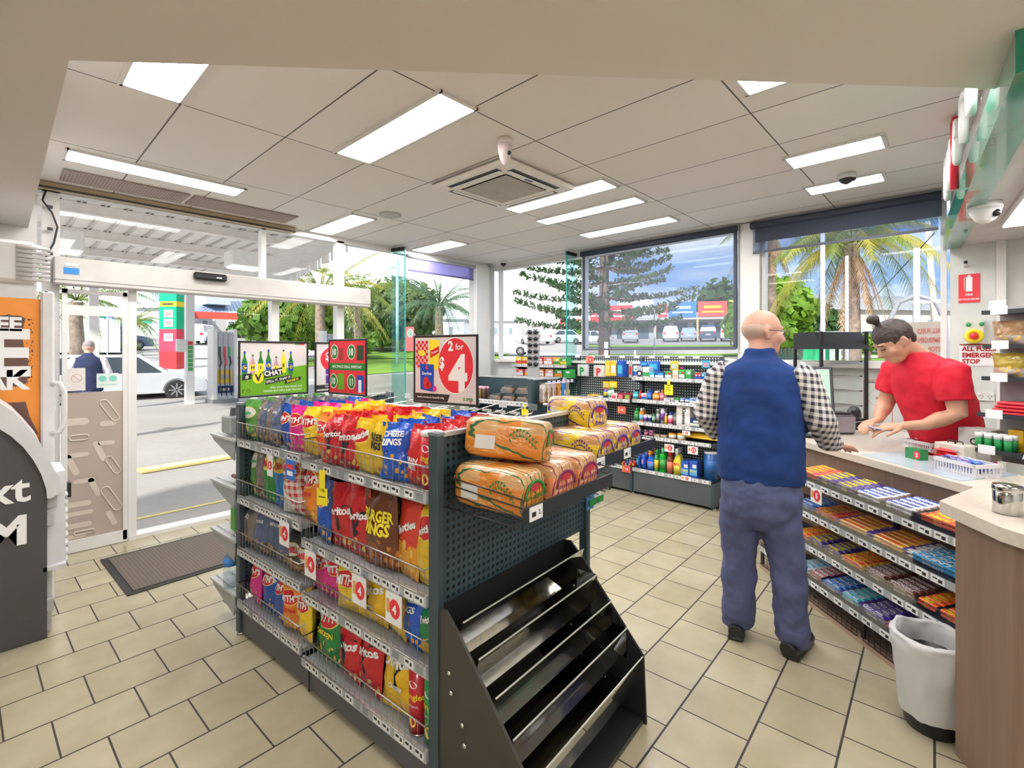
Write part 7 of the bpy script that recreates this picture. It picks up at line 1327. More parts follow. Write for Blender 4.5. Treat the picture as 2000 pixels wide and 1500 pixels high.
# bowsers
def bowser(u, v, label, wpx=40):
    q = ext(u, v); r = empty('fuel_pump', label, 'fuel pump', (q.x, q.y, q.z - .06), math.atan2(q.y, q.x) - pi / 2 + .35); b = B(); b.box((-.28, 0, 1.15), (.12, .5, 2.3), WHITE, bev=.01); b.box((.30, 0, 1.15), (.10, .5, 2.3), WHITE, bev=.01); b.box((0, .02, 1.1), (.5, .4, 2.2), pc((.62, .66, .72))); b.box((0, 0, .06), (.75, .6, .12), pc((.25, .25, .25))); b.build('cabinet', r)
    for k, c in enumerate((BK_, RD, GR)): b = B(); x = -.15 + k * .14; b.box((x, -.215, 1.95), (.07, .02, .5), pc(GY)); b.box((x, -.22, 1.60), (.06, .03, .30), pc(c)); b.tube([(x, -.24, 1.45), (x + .02, -.27, 1.25), (x, -.24, 1.15)], .028, pc(BK_ if k != 1 else RD), 8); b.tube([(x, -.24, 1.15), (x - .02, -.3, .5), (x + .03, -.3, .22), (x + .06, -.25, .5)], .015, BLACK, 6); b.build('nozzle', r)
    b = B(); b.box((0, -.22, .82), (.40, .02, .42), pc((.72, .50, .05))); b.box((0, -.235, .82), (.2, .005, .12), pc(GY), rx=0); b.build('yellow_panel', r); b = B(); b.box((.02, -.225, .42), (.46, .02, .22), pc(NV)); b.add([(-.15, -.238, .46), (-.15, -.238, .38), (.05, -.238, .38), (.05, -.238, .34), (.14, -.238, .42), (.05, -.238, .50), (.05, -.238, .46)], [tuple(range(7))], pc(CRM)); b.build('arrow_panel', r)
bowser(434, 782, 'white fuel pump with three nozzles beyond the open doorway'); bowser(646, 772, 'pale fuel pump half hidden behind the five dollar sign')
# price totem
q = far(340, 24); r = empty('price_sign', 'tall green and red fuel price totem on the kerb', 'sign', (q.x, q.y, q.z - .1), math.atan2(q.y, q.x) - pi / 2 - .75); b = B()
for (z0, z1, c) in ((0, .9, RD), (.9, 2.0, (.65, .05, .1)), (2.0, 3.1, (.0, .42, .22)), (3.1, 3.35, YE), (3.35, 5.4, (.0, .45, .25))): b.box((0, 0, (z0 + z1) / 2), (.95, .75, z1 - z0), pc(c))
b.build('column', r); b = B()
for z, t_ in ((1.6, '131.9'), (2.3, '128.9'), (2.75, '143.9')): b.box((.05, -.385, z), (.5, .01, .38), pc((.75, .5, .48))); b.box((.05, -.393, z), (.38, .006, .16), pc((.8, .3, .3)))
b.box((0, -.38, 3.22), (.6, .01, .07), INK); b.add([(-.4, -.38, 4.2), (.4, -.38, 4.4), (.4, -.38, 5.2), (.1, -.38, 4.9), (-.3, -.38, 5.3)], [(0, 1, 2, 3, 4)], pc((.6, .8, .65))); b.build('price_panels', r)
# cars
def car(loc, rz, col, kind, label, sc_=1.0, group=None):
    r = empty('car', label, 'car', loc, rz, group); m_ = M('car_' + '_'.join('%d' % (x * 100) for x in col), col, .25, .1, coat=.8, var=.02); gl = M('car_glass', (.06, .08, .10), .08); 
    L_ = {'hatch': 4.3, 'sedan': 4.7, 'wagon': 4.7, 'van': 4.8, 'ute': 5.0}[kind] * sc_; H = {'hatch': 1.48, 'sedan': 1.45, 'wagon': 1.72, 'van': 1.95, 'ute': 1.75}[kind]; Wd = .88
    gh = {'hatch': ((-.47, -.40, -.32), (.10, .27)), 'sedan': ((-.36, -.25, -.20), (.10, .25)), 'wagon': ((-.48, -.45, -.42), (.12, .26)), 'van': ((-.49, -.475, -.46), (.26, .36)), 'ute': ((-.10, -.09, -.06), (.12, .24))}[kind]
    bt = H * .60; low = [(-.5, .35), (-.49, bt * .95), (gh[0][0], bt), (gh[1][1], bt), (.40, bt * .90), (.485, bt * .74), (.5, .42), (.49, .24), (-.49, .24)]
    secs = [(-Wd, .90, 0), (-Wd * .97, 1, 0), (Wd * .97, 1, 0), (Wd, .90, 0)]; b = B(); n = len(low); vs = []
    for y, s, _ in secs: vs += [(p[0] * L_ * (1 if s == 1 else .985), y, .24 + (p[1] - .24) * (1 if s == 1 else .93) + (0 if s == 1 else .02)) for p in low]
    fs = [tuple(range(n)), tuple(range(4 * n - 1, 3 * n - 1, -1))]
    for j in range(3):
        for i in range(n): k = (i + 1) % n; fs.append((j * n + i, (j + 1) * n + i, (j + 1) * n + k, j * n + k))
    b.add(vs, fs, m_, False)
    def cabin(m__, ins, zt, grow=0): 
        pts = [(gh[0][0] + ins - grow, bt - .02), (gh[0][1] + ins, (bt + H) / 2 + .1), (gh[0][2] + ins, zt), (gh[1][0] - ins, zt), (gh[1][1] - ins + grow, bt - .02)]
        vs = []; 
        for s in (-1, 1): vs += [(p[0] * L_, s * (Wd * .96 - (p[1] - bt) * .28 + .003), p[1]) for p in pts]
        return vs, [(0, 1, 2, 3, 4), (9, 8, 7, 6, 5), (0, 5, 6, 1), (1, 6, 7, 2), (2, 7, 8, 3), (3, 8, 9, 4), (4, 9, 5, 0)]
    vs, fs = cabin(m_, 0, H); b.add(vs, fs, m_, False)
    if kind == 'ute': b.box((-.3 * L_, 0, bt + .12), (.38 * L_, Wd * 1.9, .28), pc(GY))
    for x in (-.30, .30):
        for s in (-1, 1): b.tube([(x * L_ + .38 * cos(k * pi / 10), s * (Wd + .004), .34 + .38 * sin(k * pi / 10)) for k in range(11)], .03, m_, 5)
    b.build('body', r); b = B(); mid = (gh[0][2] + gh[1][0]) / 2
    for s in (-1, 1):
        for (xa, xb, xc, xd) in ((gh[0][0] + .05, gh[0][2] + .03, mid - .012, mid - .012), (mid + .012, mid + .012, gh[1][0] - .01, gh[1][1] - .05)):
            yb = s * (Wd * .96 + .010); yt = s * (Wd * .96 - (H - .07 - bt) * .28 + .010); b.add([(xa * L_, yb, bt + .02), (xb * L_, yt, H - .08), (xc * L_, yt, H - .08), (xd * L_, yb, bt + .02)], [(0, 1, 2, 3)], gl)
    for (xl, xh, sg) in ((gh[0][0], gh[0][2], -1), (gh[1][1], gh[1][0], 1)):
        if sg < 0: 
            xm = gh[0][1]; zm = (bt + H) / 2 + .1; b.add([(xm * L_ - .02, -Wd * .72, zm - .28), (xm * L_ - .02, Wd * .72, zm - .28), (xh * L_ - .02, Wd * .68, H - .07), (xh * L_ - .02, -Wd * .68, H - .07)], [(0, 1, 2, 3)], gl)
        else: b.add([(xl * L_ * .985 + .03, -Wd * .82, bt + .04), (xl * L_ * .985 + .03, Wd * .82, bt + .04), (xh * L_ + .04, Wd * .7, H - .06), (xh * L_ + .04, -Wd * .7, H - .06)], [(0, 1, 2, 3)], gl)
    b.build('glazing', r); b = B()
    for s in (-1, 1): b.box((-.495 * L_, s * .70, bt * .82), (.06, .22, .2), pc((.6, .02, .03))); b.box((.455 * L_, s * .66, bt * .74), (.16, .3, .12), pc((.75, .8, .82)), rz=-s * .25)
    b.box((-.502 * L_, 0, bt * .62), (.01, .5, .12), pc(W8)); b.build('lamps', r)
    for x in (-.30, .30):
        for s in (-1, 1):
            T = Matrix.Translation((x * L_, s * (Wd - .055), .33)) @ Matrix.Rotation(-s * pi / 2, 4, 'X'); b = B(); b.lathe([(.24, -.08), (.32, -.08), (.335, 0), (.32, .085), (.24, .085)], M('tyre', (.03, .03, .03), .8), 24, T); w__ = b.build('wheel', r)
            b = B(); b.lathe([(.235, .075), (.215, .06)], M('rim', (.5, .5, .52), .3, .6), 20, T)
            for k in range(8): b.box((.12 * cos(k * pi / 4), .12 * sin(k * pi / 4), .082), (.2, .04, .012), M('rim', (.5, .5, .52)), rz=k * pi / 4, X=T)
            b.build('rim', w__)
    return r
q = ext(342, 775); car((q.x - 1.35, q.y + .9, -.04), 0.0, (.74, .76, .80), 'hatch', 'white hatchback parked at the pumps, seen through the doorway', 1.08)
q = ext(213, 683); car((q.x, q.y, q.z), .2, (.12, .16, .28), 'wagon', 'dark blue wagon beyond the white hatchback'); q = ext(395, 672); car((q.x, q.y, q.z), 1.0, (.7, .72, .75), 'wagon', 'white wagon parked before the red fronted shop')
q = ext(983, 694); car((q.x, q.y, q.z), -.95, (.62, .64, .68), 'sedan', 'silver sedan on the road beside the glass corner'); q = ext(1110, 669); car((q.x, q.y, q.z), -.8, (.8, .8, .82), 'hatch', 'small white hatchback under the chemist sign'); q = ext(1045, 672); car((q.x, q.y, q.z), 1.2, (.7, .7, .7), 'wagon', 'pale wagon behind the sunglasses tower')
vr = lambda u: math.atan2(*reversed(tuple(ray(u, 689)[:2])))
for (u, v, c, k, ds) in ((1154, 672, (.7, .7, .72), 'sedan', 'pale sedan seen through the blind left of the pine trunk'), (1231, 668, (.45, .46, .46), 'ute', 'grey utility truck before the shops'), (1310, 666, (.72, .72, .70), 'wagon', 'white four wheel drive parked before the blue shop sign'), (1345, 665, (.35, .45, .55), 'hatch', 'light blue hatchback parked before the blue shop sign'), (1383, 665, (.08, .11, .18), 'wagon', 'dark blue four wheel drive under the red and yellow shop sign'), (1424, 665, (.75, .75, .78), 'van', 'white van parked nearest the customer head')):
    q = ext(u, v); car((q.x, q.y, q.z), vr(u) + (1.2 if u == 1154 else 0), c, k, ds)
q = ext(1710, 688); car((q.x, q.y, q.z), 1.2, (.75, .76, .8), 'hatch', 'white hatchback outside the palm window')
# palms and trees
def frond(b, o, az, L_, up, droop, m_, leaf=.5, n=9, wl=.035, dense=26):
    pts = []; d = Vector((cos(az), sin(az), 0))
    for i in range(n): t = i / (n - 1); pts.append(Vector(o) + d * L_ * (t - .12 * t * t * droop) + Vector((0, 0, 1)) * (up * L_ * t - droop * L_ * t * t)); 
    b.tube(pts, [.028 * (1 - .8 * i / (n - 1)) for i in range(n)], m_, 4); side = Vector((-d.y, d.x, 0))
    for i in range(dense):
        t = .12 + .86 * i / dense; k = min(n - 2, int(t * (n - 1))); f = t * (n - 1) - k; p = pts[k].lerp(pts[k + 1], f); tg = (pts[k + 1] - pts[k]).normalized(); ll = leaf * (sin(pi * min(1, t * .85 + .12)) ** .6)
        for s in (-1, 1):
            e_ = p + side * s * ll * .62 + tg * ll * .45 - Vector((0, 0, 1)) * ll * (.25 + .55 * droop) * random.uniform(.5, 1.2); w_ = tg * wl; b.add([p - w_, p + w_, e_], [(0, 1, 2)], m_)
def palm(q, H, tr, L_, nf, label, m1, m2=None, dead=0, leaf=.5, up=1.0, seed=0, dense=26, wl=.035):
    random.seed(seed); r = empty('palm_tree', label, 'palm tree', q); b = B(); b.tube([(0, 0, -.1), (.02, 0, H * .3), (-.03, .02, H * .7), (0, 0, H)], [tr * 1.15, tr, tr * .9, tr * .85], BARK, 12); b.build('trunk', r); b = B(); b3 = B()
    for i in range(nf):
        az = 2 * pi * i / nf * 2.4 + random.uniform(-.2, .2); lv = i / nf; frond(b, (0, 0, H + .1), az, L_ * random.uniform(.85, 1.1), up * (1.0 - 1.0 * lv) + .1, .35 + .75 * lv, (m2 if (m2 and random.random() < .4) else m1), leaf, dense=dense, wl=wl)
    b.build('fronds', r)
    if dead:
        for i in range(dead * 2): frond(b3, (0, 0, H - .1), 2 * pi * i / dead + .3, L_ * random.uniform(.22, .42), -1.2, 1.3, DEAD, .40, dense=22, wl=.05)
        b3.build('dead_fronds', r)
    return r
def gp(u, t): return far(u, t)
def palm_at(u, t, vtop, tr, L_, nf, label, m1, m2=None, **k): q = gp(u, t); H = EYE + (HOR - vtop) / F_PX * t - q.z; return palm(q, H, tr, L_, nf, label, m1, m2, **k)
palm_at(1664, 19, 478, .30, 3.7, 34, 'tall queen palm with drooping fronds filling the right window', FRO, FROY, dead=7, leaf=.75, seed=1, dense=60, wl=.022)
palm_at(1509, 24, 452, .20, 2.6, 14, 'slimmer palm trunk at the left of the right window', FRO, None, dead=6, leaf=.6, seed=2, dense=40, wl=.022)
palm_at(626, 26, 580, .28, 3.9, 56, 'date palm with arching yellow-green fronds left of the glass fin', FRO, FROY, leaf=.45, seed=3); palm_at(700, 36, 580, .32, 4.4, 50, 'date palm further off behind the glass fin', FRO, None, leaf=.5, seed=4); palm_at(858, 38, 600, .34, 4.6, 64, 'broad date palm over the big disc sign', leafm('frond_blue', (.10, .20, .12), (.28, .38, .24)), None, leaf=.5, seed=5)
palm_at(150, 24, 590, .3, 4.0, 24, 'palm seen over the parked hatchback at the left of the doorway', FRO, None, leaf=.5, seed=6); palm_at(262, 40, 632, .2, 2.2, 16, 'small palm beside the pale gabled house', FRO, None, leaf=.4, seed=7); palm_at(205, 45, 645, .2, 3.0, 18, 'low palm under the green road sign', FRO, FROY, leaf=.5, seed=8)
def tree(q, H, R, label, m_, n=2200, seed=0, trunk=.2, squash=.75, ls=.16, cl=9):
    random.seed(seed); r = empty('tree', label, 'tree', q); b = B(); b.tube([(0, 0, -.1), (.05, .05, H * .35), (0, 0, H * .62)], [trunk, trunk * .8, trunk * .5], BARK, 8); cs = []
    for i in range(cl): a = random.uniform(0, 2 * pi); rr2 = R * random.uniform(0, .62); c = Vector((rr2 * cos(a), rr2 * sin(a), H - R * squash + R * squash * random.uniform(-.6, .55))); cs.append((c, R * random.uniform(.36, .55))); b.tube([(0, 0, H * .4), tuple(c)], [trunk * .4, .03], BARK, 5)
    b.build('trunk', r); b = B(); vs = []; fs = []
    for i in range(n):
        c, cr = cs[i % cl]; d = Vector((random.gauss(0, 1), random.gauss(0, 1), random.gauss(0, .8))).normalized(); p = c + d * cr * random.uniform(.55, 1.05); p.z = max(p.z, H * .18); u_ = Vector((random.gauss(0, 1), random.gauss(0, 1), random.gauss(0, 1))).normalized(); w_ = u_.cross(d).normalized() * ls * R / 3; u_ = u_ * ls * R / 3; k = len(vs); vs += [p - u_ - w_, p + u_ - w_, p + u_ + w_, p - u_ + w_]; fs.append((k, k + 1, k + 2, k + 3))
    b.add(vs, fs, m_); b.build('crown', r); return r
def tree_at(u, t, vt, R, label, m_, **k): q = gp(u, t); return tree(q, EYE + (HOR - vt) / F_PX * t - q.z, R, label, m_, **k)
tree_at(470, 60, 625, 2.0, 'round green tree above the red shop roofline', LEAF1, seed=1); tree_at(585, 30, 555, 3.4, 'leafy tree rising left of the date palm', LEAF1, seed=2, n=3500); tree_at(780, 44, 552, 5.0, 'wide grey-green tree behind the glass fin', leafm('leaf_grey', (.10, .17, .06), (.28, .34, .14)), seed=3, n=3500); tree_at(745, 40, 610, 2.6, 'shorter tree beside the red and green roadside sign', LEAF1, seed=4)
tree_at(205, 38, 640, 3.0, 'bushy tree over the dark blue wagon', LEAF3, seed=5, n=2600); tree_at(140, 30, 628, 3.0, 'dense green tree at the far left of the doorway', LEAF1, seed=6, n=2600); tree_at(1003, 90, 655, 3, 'far dark tree behind the pale houses', LEAF2, seed=7); tree_at(1040, 80, 612, 3.0, 'bare pinkish tree behind the sunglasses tower', leafm('leaf_bare', (.30, .20, .17), (.45, .33, .28)), n=500, seed=8, ls=.06); tree_at(970, 85, 640, 3.2, 'olive tree beside the pale gazebo roof', LEAF1, seed=9); tree_at(1110, 75, 628, 3.5, 'green tree above the chemist sign', LEAF1, seed=10)
tree_at(1425, 80, 552, 7.5, 'big dark tree above the shops through the blind', LEAF2, seed=11, n=3500); tree_at(1340, 85, 590, 5.5, 'dark trees behind the blue shop sign', LEAF2, seed=12); tree_at(1255, 90, 598, 5, 'dark tree above the low shop roofs', LEAF2, seed=13); tree_at(1520, 30, 545, 3.4, 'bright green tree at the left of the right window', LEAF3, seed=14, n=3800); tree_at(1560, 34, 580, 2.6, 'dark green bush tree beside the white house', LEAF2, seed=15)
for (u, t, vt, R, ds) in ((1590, 33, 625, 1.0, 'round yellow-green shrub behind the green bin'), (1740, 30, 632, 1.2, 'shrub by the white house wall above the attendant'), (1700, 26, 640, 1.0, 'shrub beside the queen palm trunk'), (700, 34, 652, 1.6, 'leafy shrub at the foot of the far date palm'), (930, 40, 655, 1.8, 'shrub under the broad date palm'), (1570, 32, 642, .9, 'low shrub by the green fence')): tree_at(u, t, vt, R, ds, LEAF3, n=900, cl=5, seed=int(u), trunk=.06)
# Norfolk pine
q = gp(1180, 29); r = empty('pine_tree', 'huge tiered pine seen through the wide blind', 'pine tree', q); b = B(); b.tube([(0, 0, -.1), (0, 0, 6), (0, 0, 13)], [.36, .27, .12], BARK, 12); b.build('trunk', r); b = B(); b4 = B(); random.seed(21)
for tier in range(12):
    z = 2.4 + tier * .85
    for k in range(6):
        az = 2 * pi * k / 6 + tier * .5 + random.uniform(-.15, .15); L_ = (5.6 - tier * .16) * random.uniform(.75, 1.1); d = Vector((cos(az), sin(az), 0)); pts = [d * L_ * t + Vector((0, 0, z - .35 * L_ * t * .6 + .55 * L_ * t * t * .5)) for t in (0, .25, .5, .75, 1)]; b.tube(pts, [.06, .05, .035, .02, .01], BARK, 4)
        for j in range(20):
            t = .25 + .75 * j / 20; i_ = min(3, int(t * 4)); p = pts[i_].lerp(pts[i_ + 1], t * 4 - i_); sd_ = Vector((-d.y, d.x, 0)) * (1 if j % 2 else -1)
            for h_ in range(7): c = p + sd_ * random.uniform(.05, .5) * (1.25 - t) + Vector((random.uniform(-.12, .12), random.uniform(-.12, .12), random.uniform(.0, .25))); s_ = random.uniform(.05, .12); u_ = Vector((random.gauss(0, 1), random.gauss(0, 1), 1)).normalized() * s_ * 1.6; w_ = u_.cross(Vector((random.gauss(0, 1), random.gauss(0, 1), .3))).normalized() * s_ * .5; b4.add([c - u_ - w_, c + u_ - w_, c + u_ + w_, c - u_ + w_], [(0, 1, 2, 3)], PINEM)
b.build('branches', r); b4.build('needles', r)
# shops beyond the blind
a_, c_ = gp(1128, 76), gp(1470, 70); ax = (c_ - a_); ln = ax.length; rzs = math.atan2(ax.y, ax.x); r = empty('shop_row', 'low row of shops with red, blue and yellow signboards', 'shops', (a_.x, a_.y, a_.z), rzs); dz = (c_.z - a_.z)
b = B(); b.box((ln / 2, 3.5, 1.9), (ln, 6, 4.2), pc((.42, .44, .46))); b.build('walls', r); b = B(); b.box((ln / 2, -.9, 2.9), (ln, 2.6, .25), pc((.62, .60, .58))); b.build('awning', r); b = B()
for k in range(9): b.box((ln * (k + .5) / 9, .48, 1.3), (ln / 9 * .7, .1, 2.4), M('shop_glass', (.10, .14, .17), .15))
b.build('shopfronts', r)
L0_ = lambda u: (pl(u, 689, (a_.x, a_.y), math.degrees(rzs)) - a_).length
for (u0, u1, h0, h1, c, t_, tc_) in ((1132, 1165, 2.6, 5.2, (.75, .05, .06), '', WHT), (1166, 1232, 2.6, 5.0, (.78, .06, .07), '', WHT), (1236, 1276, 3.0, 4.9, (.5, .5, .5), '', WHT), (1281, 1299, 3.1, 5.0, (.68, .08, .1), '', WHT), (1302, 1354, 3.1, 5.3, (.04, .22, .65), "", WHT), (1358, 1413, 3.1, 5.3, (.78, .10, .08), '', YEL), (1416, 1448, 3.1, 5.4, (.75, .65, .08), '', GRNINK)):
    x0, x1 = L0_(u0), L0_(u1); b = B(); b.box(((x0 + x1) / 2, -2.25, (h0 + h1) / 2), (x1 - x0, .15, h1 - h0), pc(c)); 
    if t_: b.text(t_, min((h1 - h0) * .6, (x1 - x0) * 1.35 / len(t_)), ((x0 + x1) / 2, -2.34, (h0 + h1) / 2), (1, 0, 0), (0, 0, 1), tc_)
    if c[0] != c[1]: b.box(((x0 + x1) / 2, -2.335, (h0 + h1) / 2 + .3), ((x1 - x0) * .6, .02, .35), tc_); b.box(((x0 + x1) / 2, -2.335, (h0 + h1) / 2 - .4), ((x1 - x0) * .75, .02, .18), tc_)
    b.build('signboard', r)
for u in (1165, 1276, 1357, 1414): b = B(); b.box((L0_(u), -2.0, 1.4), (.25, .25, 2.9), pc((.8, .5, .25))); b.build('post', r)
b = B(); b.prism([(0, 4.0), (6, 4.0), (3, 6.4)], L0_(1200), L0_(1275), pc((.6, .62, .64)), X=Matrix(((0, 0, 1, 0), (1, 0, 0, 0), (0, 1, 0, 0), (0, 0, 0, 1)))); b.build('roof', r)
q = gp(1122, 62); b = B(); b.box((0, 0, 2.4), (3.6, .3, 1.0), pc((.8, .03, .06))); b.text('Chemist', .85, (0, -.18, 2.4), (1, 0, 0), (0, 0, 1), WHT, bold=2); b.box((0, .3, 2.9), (4.0, .3, 2.6), pc(W8)); b.box((-1.5, .1, .9), (.15, .15, 2.0), pc(GY)); b.box((1.5, .1, .9), (.15, .15, 2.0), pc(GY)); tag(b.build('chemist_sign', loc=(q.x, q.y, q.z - .1), rz=vr(1122) - pi / 2), 'red and white Chemist signboard beside the glass fin', 'sign')
# houses
def house(u0, u1, t, h, rh, label, wc, rc, wins=3, depth=8, gable=False, tilt=0, lift=0):
    a_, c_ = gp(u0, t), gp(u1, t * (1 + tilt)); ax = c_ - a_; ln = ax.length; r = empty('house', label, 'house', (a_.x, a_.y, min(a_.z, c_.z) - .2 + lift), math.atan2(ax.y, ax.x)); b = B(); b.box((ln / 2, depth / 2, h / 2), (ln, depth, h), pc(wc)); b.build('walls', r); e = .5; b = B()
    if gable: vs = [(-e, -e, h), (ln + e, -e, h), (ln + e, depth + e, h), (-e, depth + e, h), (ln / 2, -e, h + rh), (ln / 2, depth + e, h + rh)]; b.add(vs, [(0, 4, 5, 3), (1, 2, 5, 4), (0, 1, 4), (2, 3, 5), (0, 3, 2, 1)], pc(rc, .5))
    else: k = min(ln, depth) / 2 * .8; vs = [(-e, -e, h), (ln + e, -e, h), (ln + e, depth + e, h), (-e, depth + e, h), (k, depth / 2, h + rh), (ln - k, depth / 2, h + rh)]; b.add(vs, [(0, 1, 5, 4), (1, 2, 5), (2, 3, 4, 5), (3, 0, 4), (0, 3, 2, 1)], pc(rc, .5))
    n = int(ln / .45)
    if not gable:
        for i in range(n): x = ln * (i + .5) / n; b.tube([(x, -e, h + .03), (min(max(x, k), ln - k), depth / 2, h + rh + .03)], .03, pc(tuple(v * .85 for v in rc), .5), 4)
    b.build('roof', r)
    for i in range(wins):
        b = B(); x = ln * (i + .5) / wins; b.box((x, -.03, h * .5), (min(1.8, ln / wins * .5), .08, 1.3), pc(W8)); b.box((x - .3, -.09, h * .5), (.5, .03, 1.1), pc((.25, .32, .36))); b.box((x + .35, -.09, h * .5), (.5, .03, 1.1), pc((.5, .6, .6))); b.build('window', r)
    return r
house(1572, 1900, 40, 2.6, 1.7, 'long white house with pale tiled roof outside the palm window', (.52, .49, .43), (.42, .44, .48), 6, 8, tilt=.05, lift=.75); house(262, 318, 52, 3.4, 2.2, 'pale gabled house beside the price totem', (.70, .72, .76), (.60, .68, .80), 1, 8, gable=True)
house(380, 610, 58, 3.2, 2.6, 'long shop building with blue-grey metal roof beyond the pumps', (.62, .62, .62), (.36, .45, .60), 5, 10, tilt=.15); b = B(); q = gp(421, 60); b.box((0, 0, 5.2), (2.6, 2.6, 2.6), pc((.62, .68, .74))); b.lathe([(2.0, 6.5), (.02, 7.6)], pc((.55, .62, .72)), 4, Matrix.Rotation(pi / 4, 4, 'Z')); tag(b.build('roof_turret', loc=(q.x, q.y, q.z)), 'square pale turret above the blue-grey roof', 'turret')
b = B(); q = gp(378, 56.5); b.box((3, 0, 2.6), (6.5, .2, .8), pc((.8, .08, .05))); tag(b.build('shop_fascia', loc=(q.x, q.y, q.z), rz=vr(385) - pi / 2), 'red fascia board under the blue-grey roof', 'sign')
house(545, 600, 70, 3, 1.6, 'small white roofed house left of the white pump', (.75, .76, .78), (.78, .80, .84), 1); house(825, 905, 60, 3.0, 1.8, 'pale house behind the broad date palm', (.70, .74, .80), (.66, .70, .76), 2); house(958, 1015, 78, 3.2, 2.2, 'white pavilion roofed house beside the silver sedan', (.74, .72, .70), (.72, .74, .78), 2)
# fence, bin, poles, signs
def rbox(name, u, t, dims, c, label, cat, dz=0, rzo=0, group=None): q = gp(u, t); b = B(); b.box((0, 0, dims[2] / 2 + dz), dims, pc(c)); return tag(b.build(name, loc=(q.x, q.y, q.z - .08), rz=vr(u) - pi / 2 + rzo), label, cat, group)
q = gp(1560, 29); b = B()
for k in range(22): b.box((-2.2 + k * .2, 0, .85), (.19, .04, 1.7), pc((.45, .58, .52)))
b.box((0, .03, 1.5), (4.4, .05, .08), pc((.4, .52, .47))); tag(b.build('fence', loc=q, rz=vr(1560) - pi / 2), 'pale green panel fence behind the pie warmer', 'fence')
q = gp(150, 28); b = B()
for k in range(6): b.box((-1.6 + k * .65, 0, 1.2), (.62, .04, 2.0), pc((.72, .78, .72))); b.box((-1.9 + k * .65, 0, 1.2), (.06, .1, 2.3), pc(W8))
tag(b.build('fence', loc=q, rz=vr(150) - pi / 2), 'white framed panel fence at the far left of the doorway', 'fence')
rbox('charity_bin', 1594, 22, (1.0, .9, 1.9), (.02, .42, .18), 'green bin outside the palm window', 'bin'); rbox('bollard', 1608, 12, (.16, .16, 1.15), (.85, .55, .02), 'yellow bollard seen through the pie warmer', 'bollard', dz=.25)
def pole(u, t, vt, r_, label, c=(.46, .47, .50), top=None, lean=0):
    q = gp(u, t); H = EYE + (HOR - vt) / F_PX * t - q.z; b = B(); b.tube([(0, 0, -.1), (lean, 0, H)], [r_, r_ * .8], pc(c), 10)
    if top == 'arm': b.tube([(0, 0, H), (-.6, 0, H + .35), (-2.2, 0, H + .25)], .06, pc(c), 6); b.box((-2.5, 0, H + .2), (.6, .2, .1), pc(GY))
    if top == 'cross': b.box((0, 0, H - .4), (2.4, .12, .12), pc((.3, .25, .2))); b.box((0, 0, H - 1.0), (1.8, .12, .12), pc((.3, .25, .2)))
    if top == 'loop': b.tube([(-.75, 0, -.1), (-.6, 0, H * .55), (-.4, 0, H * .66), (0, 0, H * .70), (.4, 0, H * .66), (.6, 0, H * .55), (.75, 0, -.1)], .07, pc((.3, .3, .33)), 8)
    return tag(b.build('pole', loc=q, rz=vr(u) - pi / 2), label, 'pole')
pole(1607, 14, 395, .068, 'white pole in front of the queen palm', (.60, .62, .68)); pole(1654, 13, 500, .05, 'thin grey standpipe beside the queen palm trunk'); pole(1790, 14, 485, .10, 'white vent pole with dark hoop at the right of the palm window', top='loop'); pole(1832, 24, 430, .15, 'stout leaning power pole at the window edge', (.62, .58, .55), lean=-.4)
pole(1067, 60, 592, .18, 'wooden power pole with cross arms left of the street lamp', (.35, .38, .36), 'cross'); pole(1092, 62, 600, .16, 'curved street lamp pole over the road', (.6, .6, .6), 'arm'); pole(1022, 70, 625, .1, 'short lamp post beside the bare tree', (.4, .4, .4)); pole(776, 30, 500, .10, 'tall white flagpole behind the glass fin', (.7, .76, .85)); pole(1184, 24, 668, .12, 'white post at the foot of the pine', (.85, .85, .88)); pole(1240, 26, 680, .06, 'thin white post under the wide blind', (.85, .85, .88)); pole(1278, 30, 610, .05, 'thin grey lamp post through the wide blind', (.5, .52, .55)); pole(199, 32, 640, .06, 'grey post of the green road sign', (.5, .55, .62))
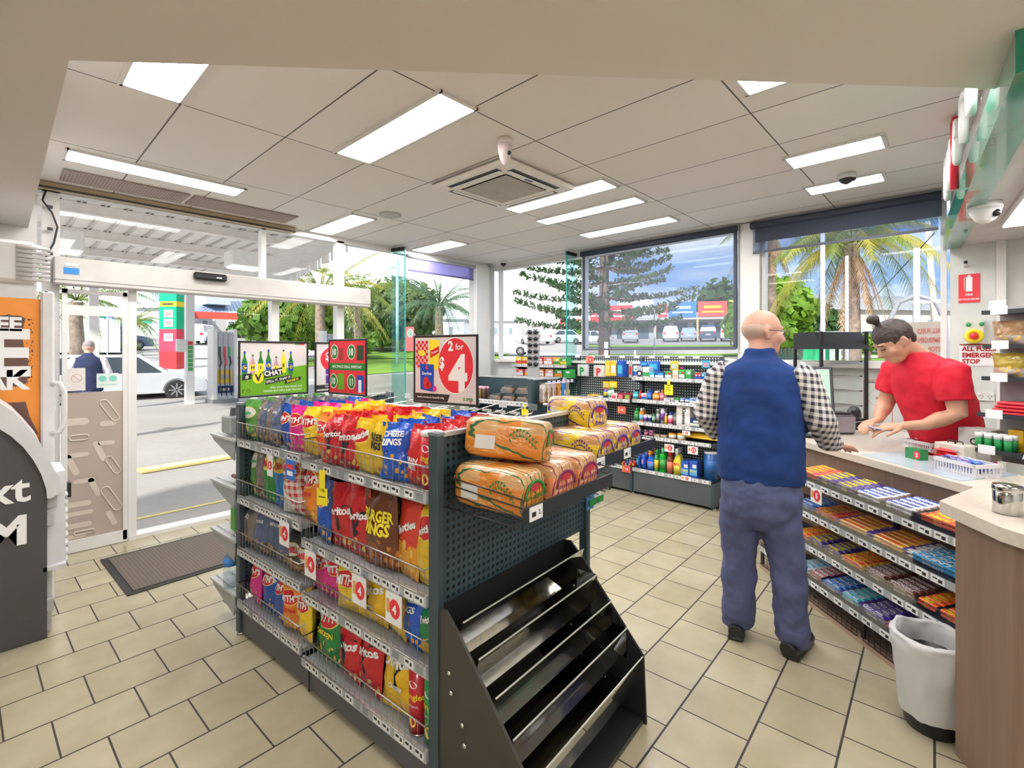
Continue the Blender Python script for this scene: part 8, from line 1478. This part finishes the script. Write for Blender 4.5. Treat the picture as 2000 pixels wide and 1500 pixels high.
q = gp(222, 31.5); zc = EYE + (HOR - 624) / F_PX * 31.5 - q.z; b = B(); b.box((0, 0, zc), (2.4, .06, .8), pc((.01, .32, .16))); b.box((.55, -.04, zc), (1.15, .01, .34), pc(W8)); b.text('PRESTON', .26, (.55, -.06, zc), (1, 0, 0), (0, 0, 1), INK); b.add([(-.95, -.05, zc), (-.7, -.05, zc + .2), (-.7, -.05, zc + .07), (-.5, -.05, zc + .07), (-.5, -.05, zc - .07), (-.7, -.05, zc - .07), (-.7, -.05, zc - .2)], [tuple(range(7))], WHT); b.add([(-.4, -.05, zc + .25), (0, -.05, zc + .25), (0, -.05, zc - .1), (-.2, -.05, zc - .28), (-.4, -.05, zc - .1)], [(4, 3, 2, 1, 0)], pc((.1, .25, .7))); b.text('30', .2, (-.2, -.06, zc + .05), (1, 0, 0), (0, 0, 1), WHT)
tag(b.build('road_sign', loc=q, rz=vr(222) - pi / 2), 'green road sign with white arrow, blue shield and PRESTON', 'road sign'); rbox('warning_sign', 201, 31, (.5, .04, .4), (.85, .6, .05), 'small yellow sign below the green road sign', 'road sign', dz=1.55 + .0); rbox('road_sign', 275, 44, (1.6, .05, .45), (.1, .5, .3), 'small green street sign beside the price totem', 'road sign', dz=2.9 - 1.2); rbox('chevron_sign', 283, 40, (.6, .05, .7), (.08, .1, .2), 'dark chevron marker board by the road', 'road sign', dz=-.0)
q = gp(801, 26); b = B(); zc = EYE + (HOR - 662) / F_PX * 26 - q.z; b.box((0, 0, zc), (.42, .05, 1.3), pc((.8, .12, .12))); ell(b, 0, zc + .32, .15, .22, pc(W8), -.03); ell(b, 0, zc + .32, .10, .16, pc(GR), -.034); b.text('7', .22, (0, -.04, zc + .32), (1, 0, 0), (0, 0, 1), WHT); 
for s in (-.24, .24): b.box((s, 0, zc / 2), (.05, .05, zc + .6), pc((.25, .3, .35)))
tag(b.build('roadside_sign', loc=q, rz=vr(801) - pi / 2), 'narrow red and green roadside sign on two posts', 'sign')
q = gp(705, 22); rbox('kerb_edge', 760, 21, (7.5, .25, .18), (.55, .60, .70), 'pale kerb along the lawn outside the big window', 'kerb', rzo=-.35)
# person filling up outside
q = dp(172, 689, 8.5); man((q.x, q.y, -.02), math.atan2(q.y, q.x) - pi / 2, 'person in navy vest outside, seen from behind through the door glass', SK1, M('vest_navy', (.02, .03, .09), .9), M('shirt_lilac', (.70, .66, .72), .8), M('jeans', (.06, .10, .22), .9), M('hair_grey', (.28, .26, .27), .8), glasses=False, headyaw=-10, lod=1.8)
# the outdoor leaf holder: faint cables
b = B(); a_ = px(1825, 455, 20); c_ = px(1700, 590, 32); b.tube([tuple(a_), tuple(c_)], .02, INK, 4); tag(b.build('power_line', ), 'thin black power line slanting across the right window', 'power line')
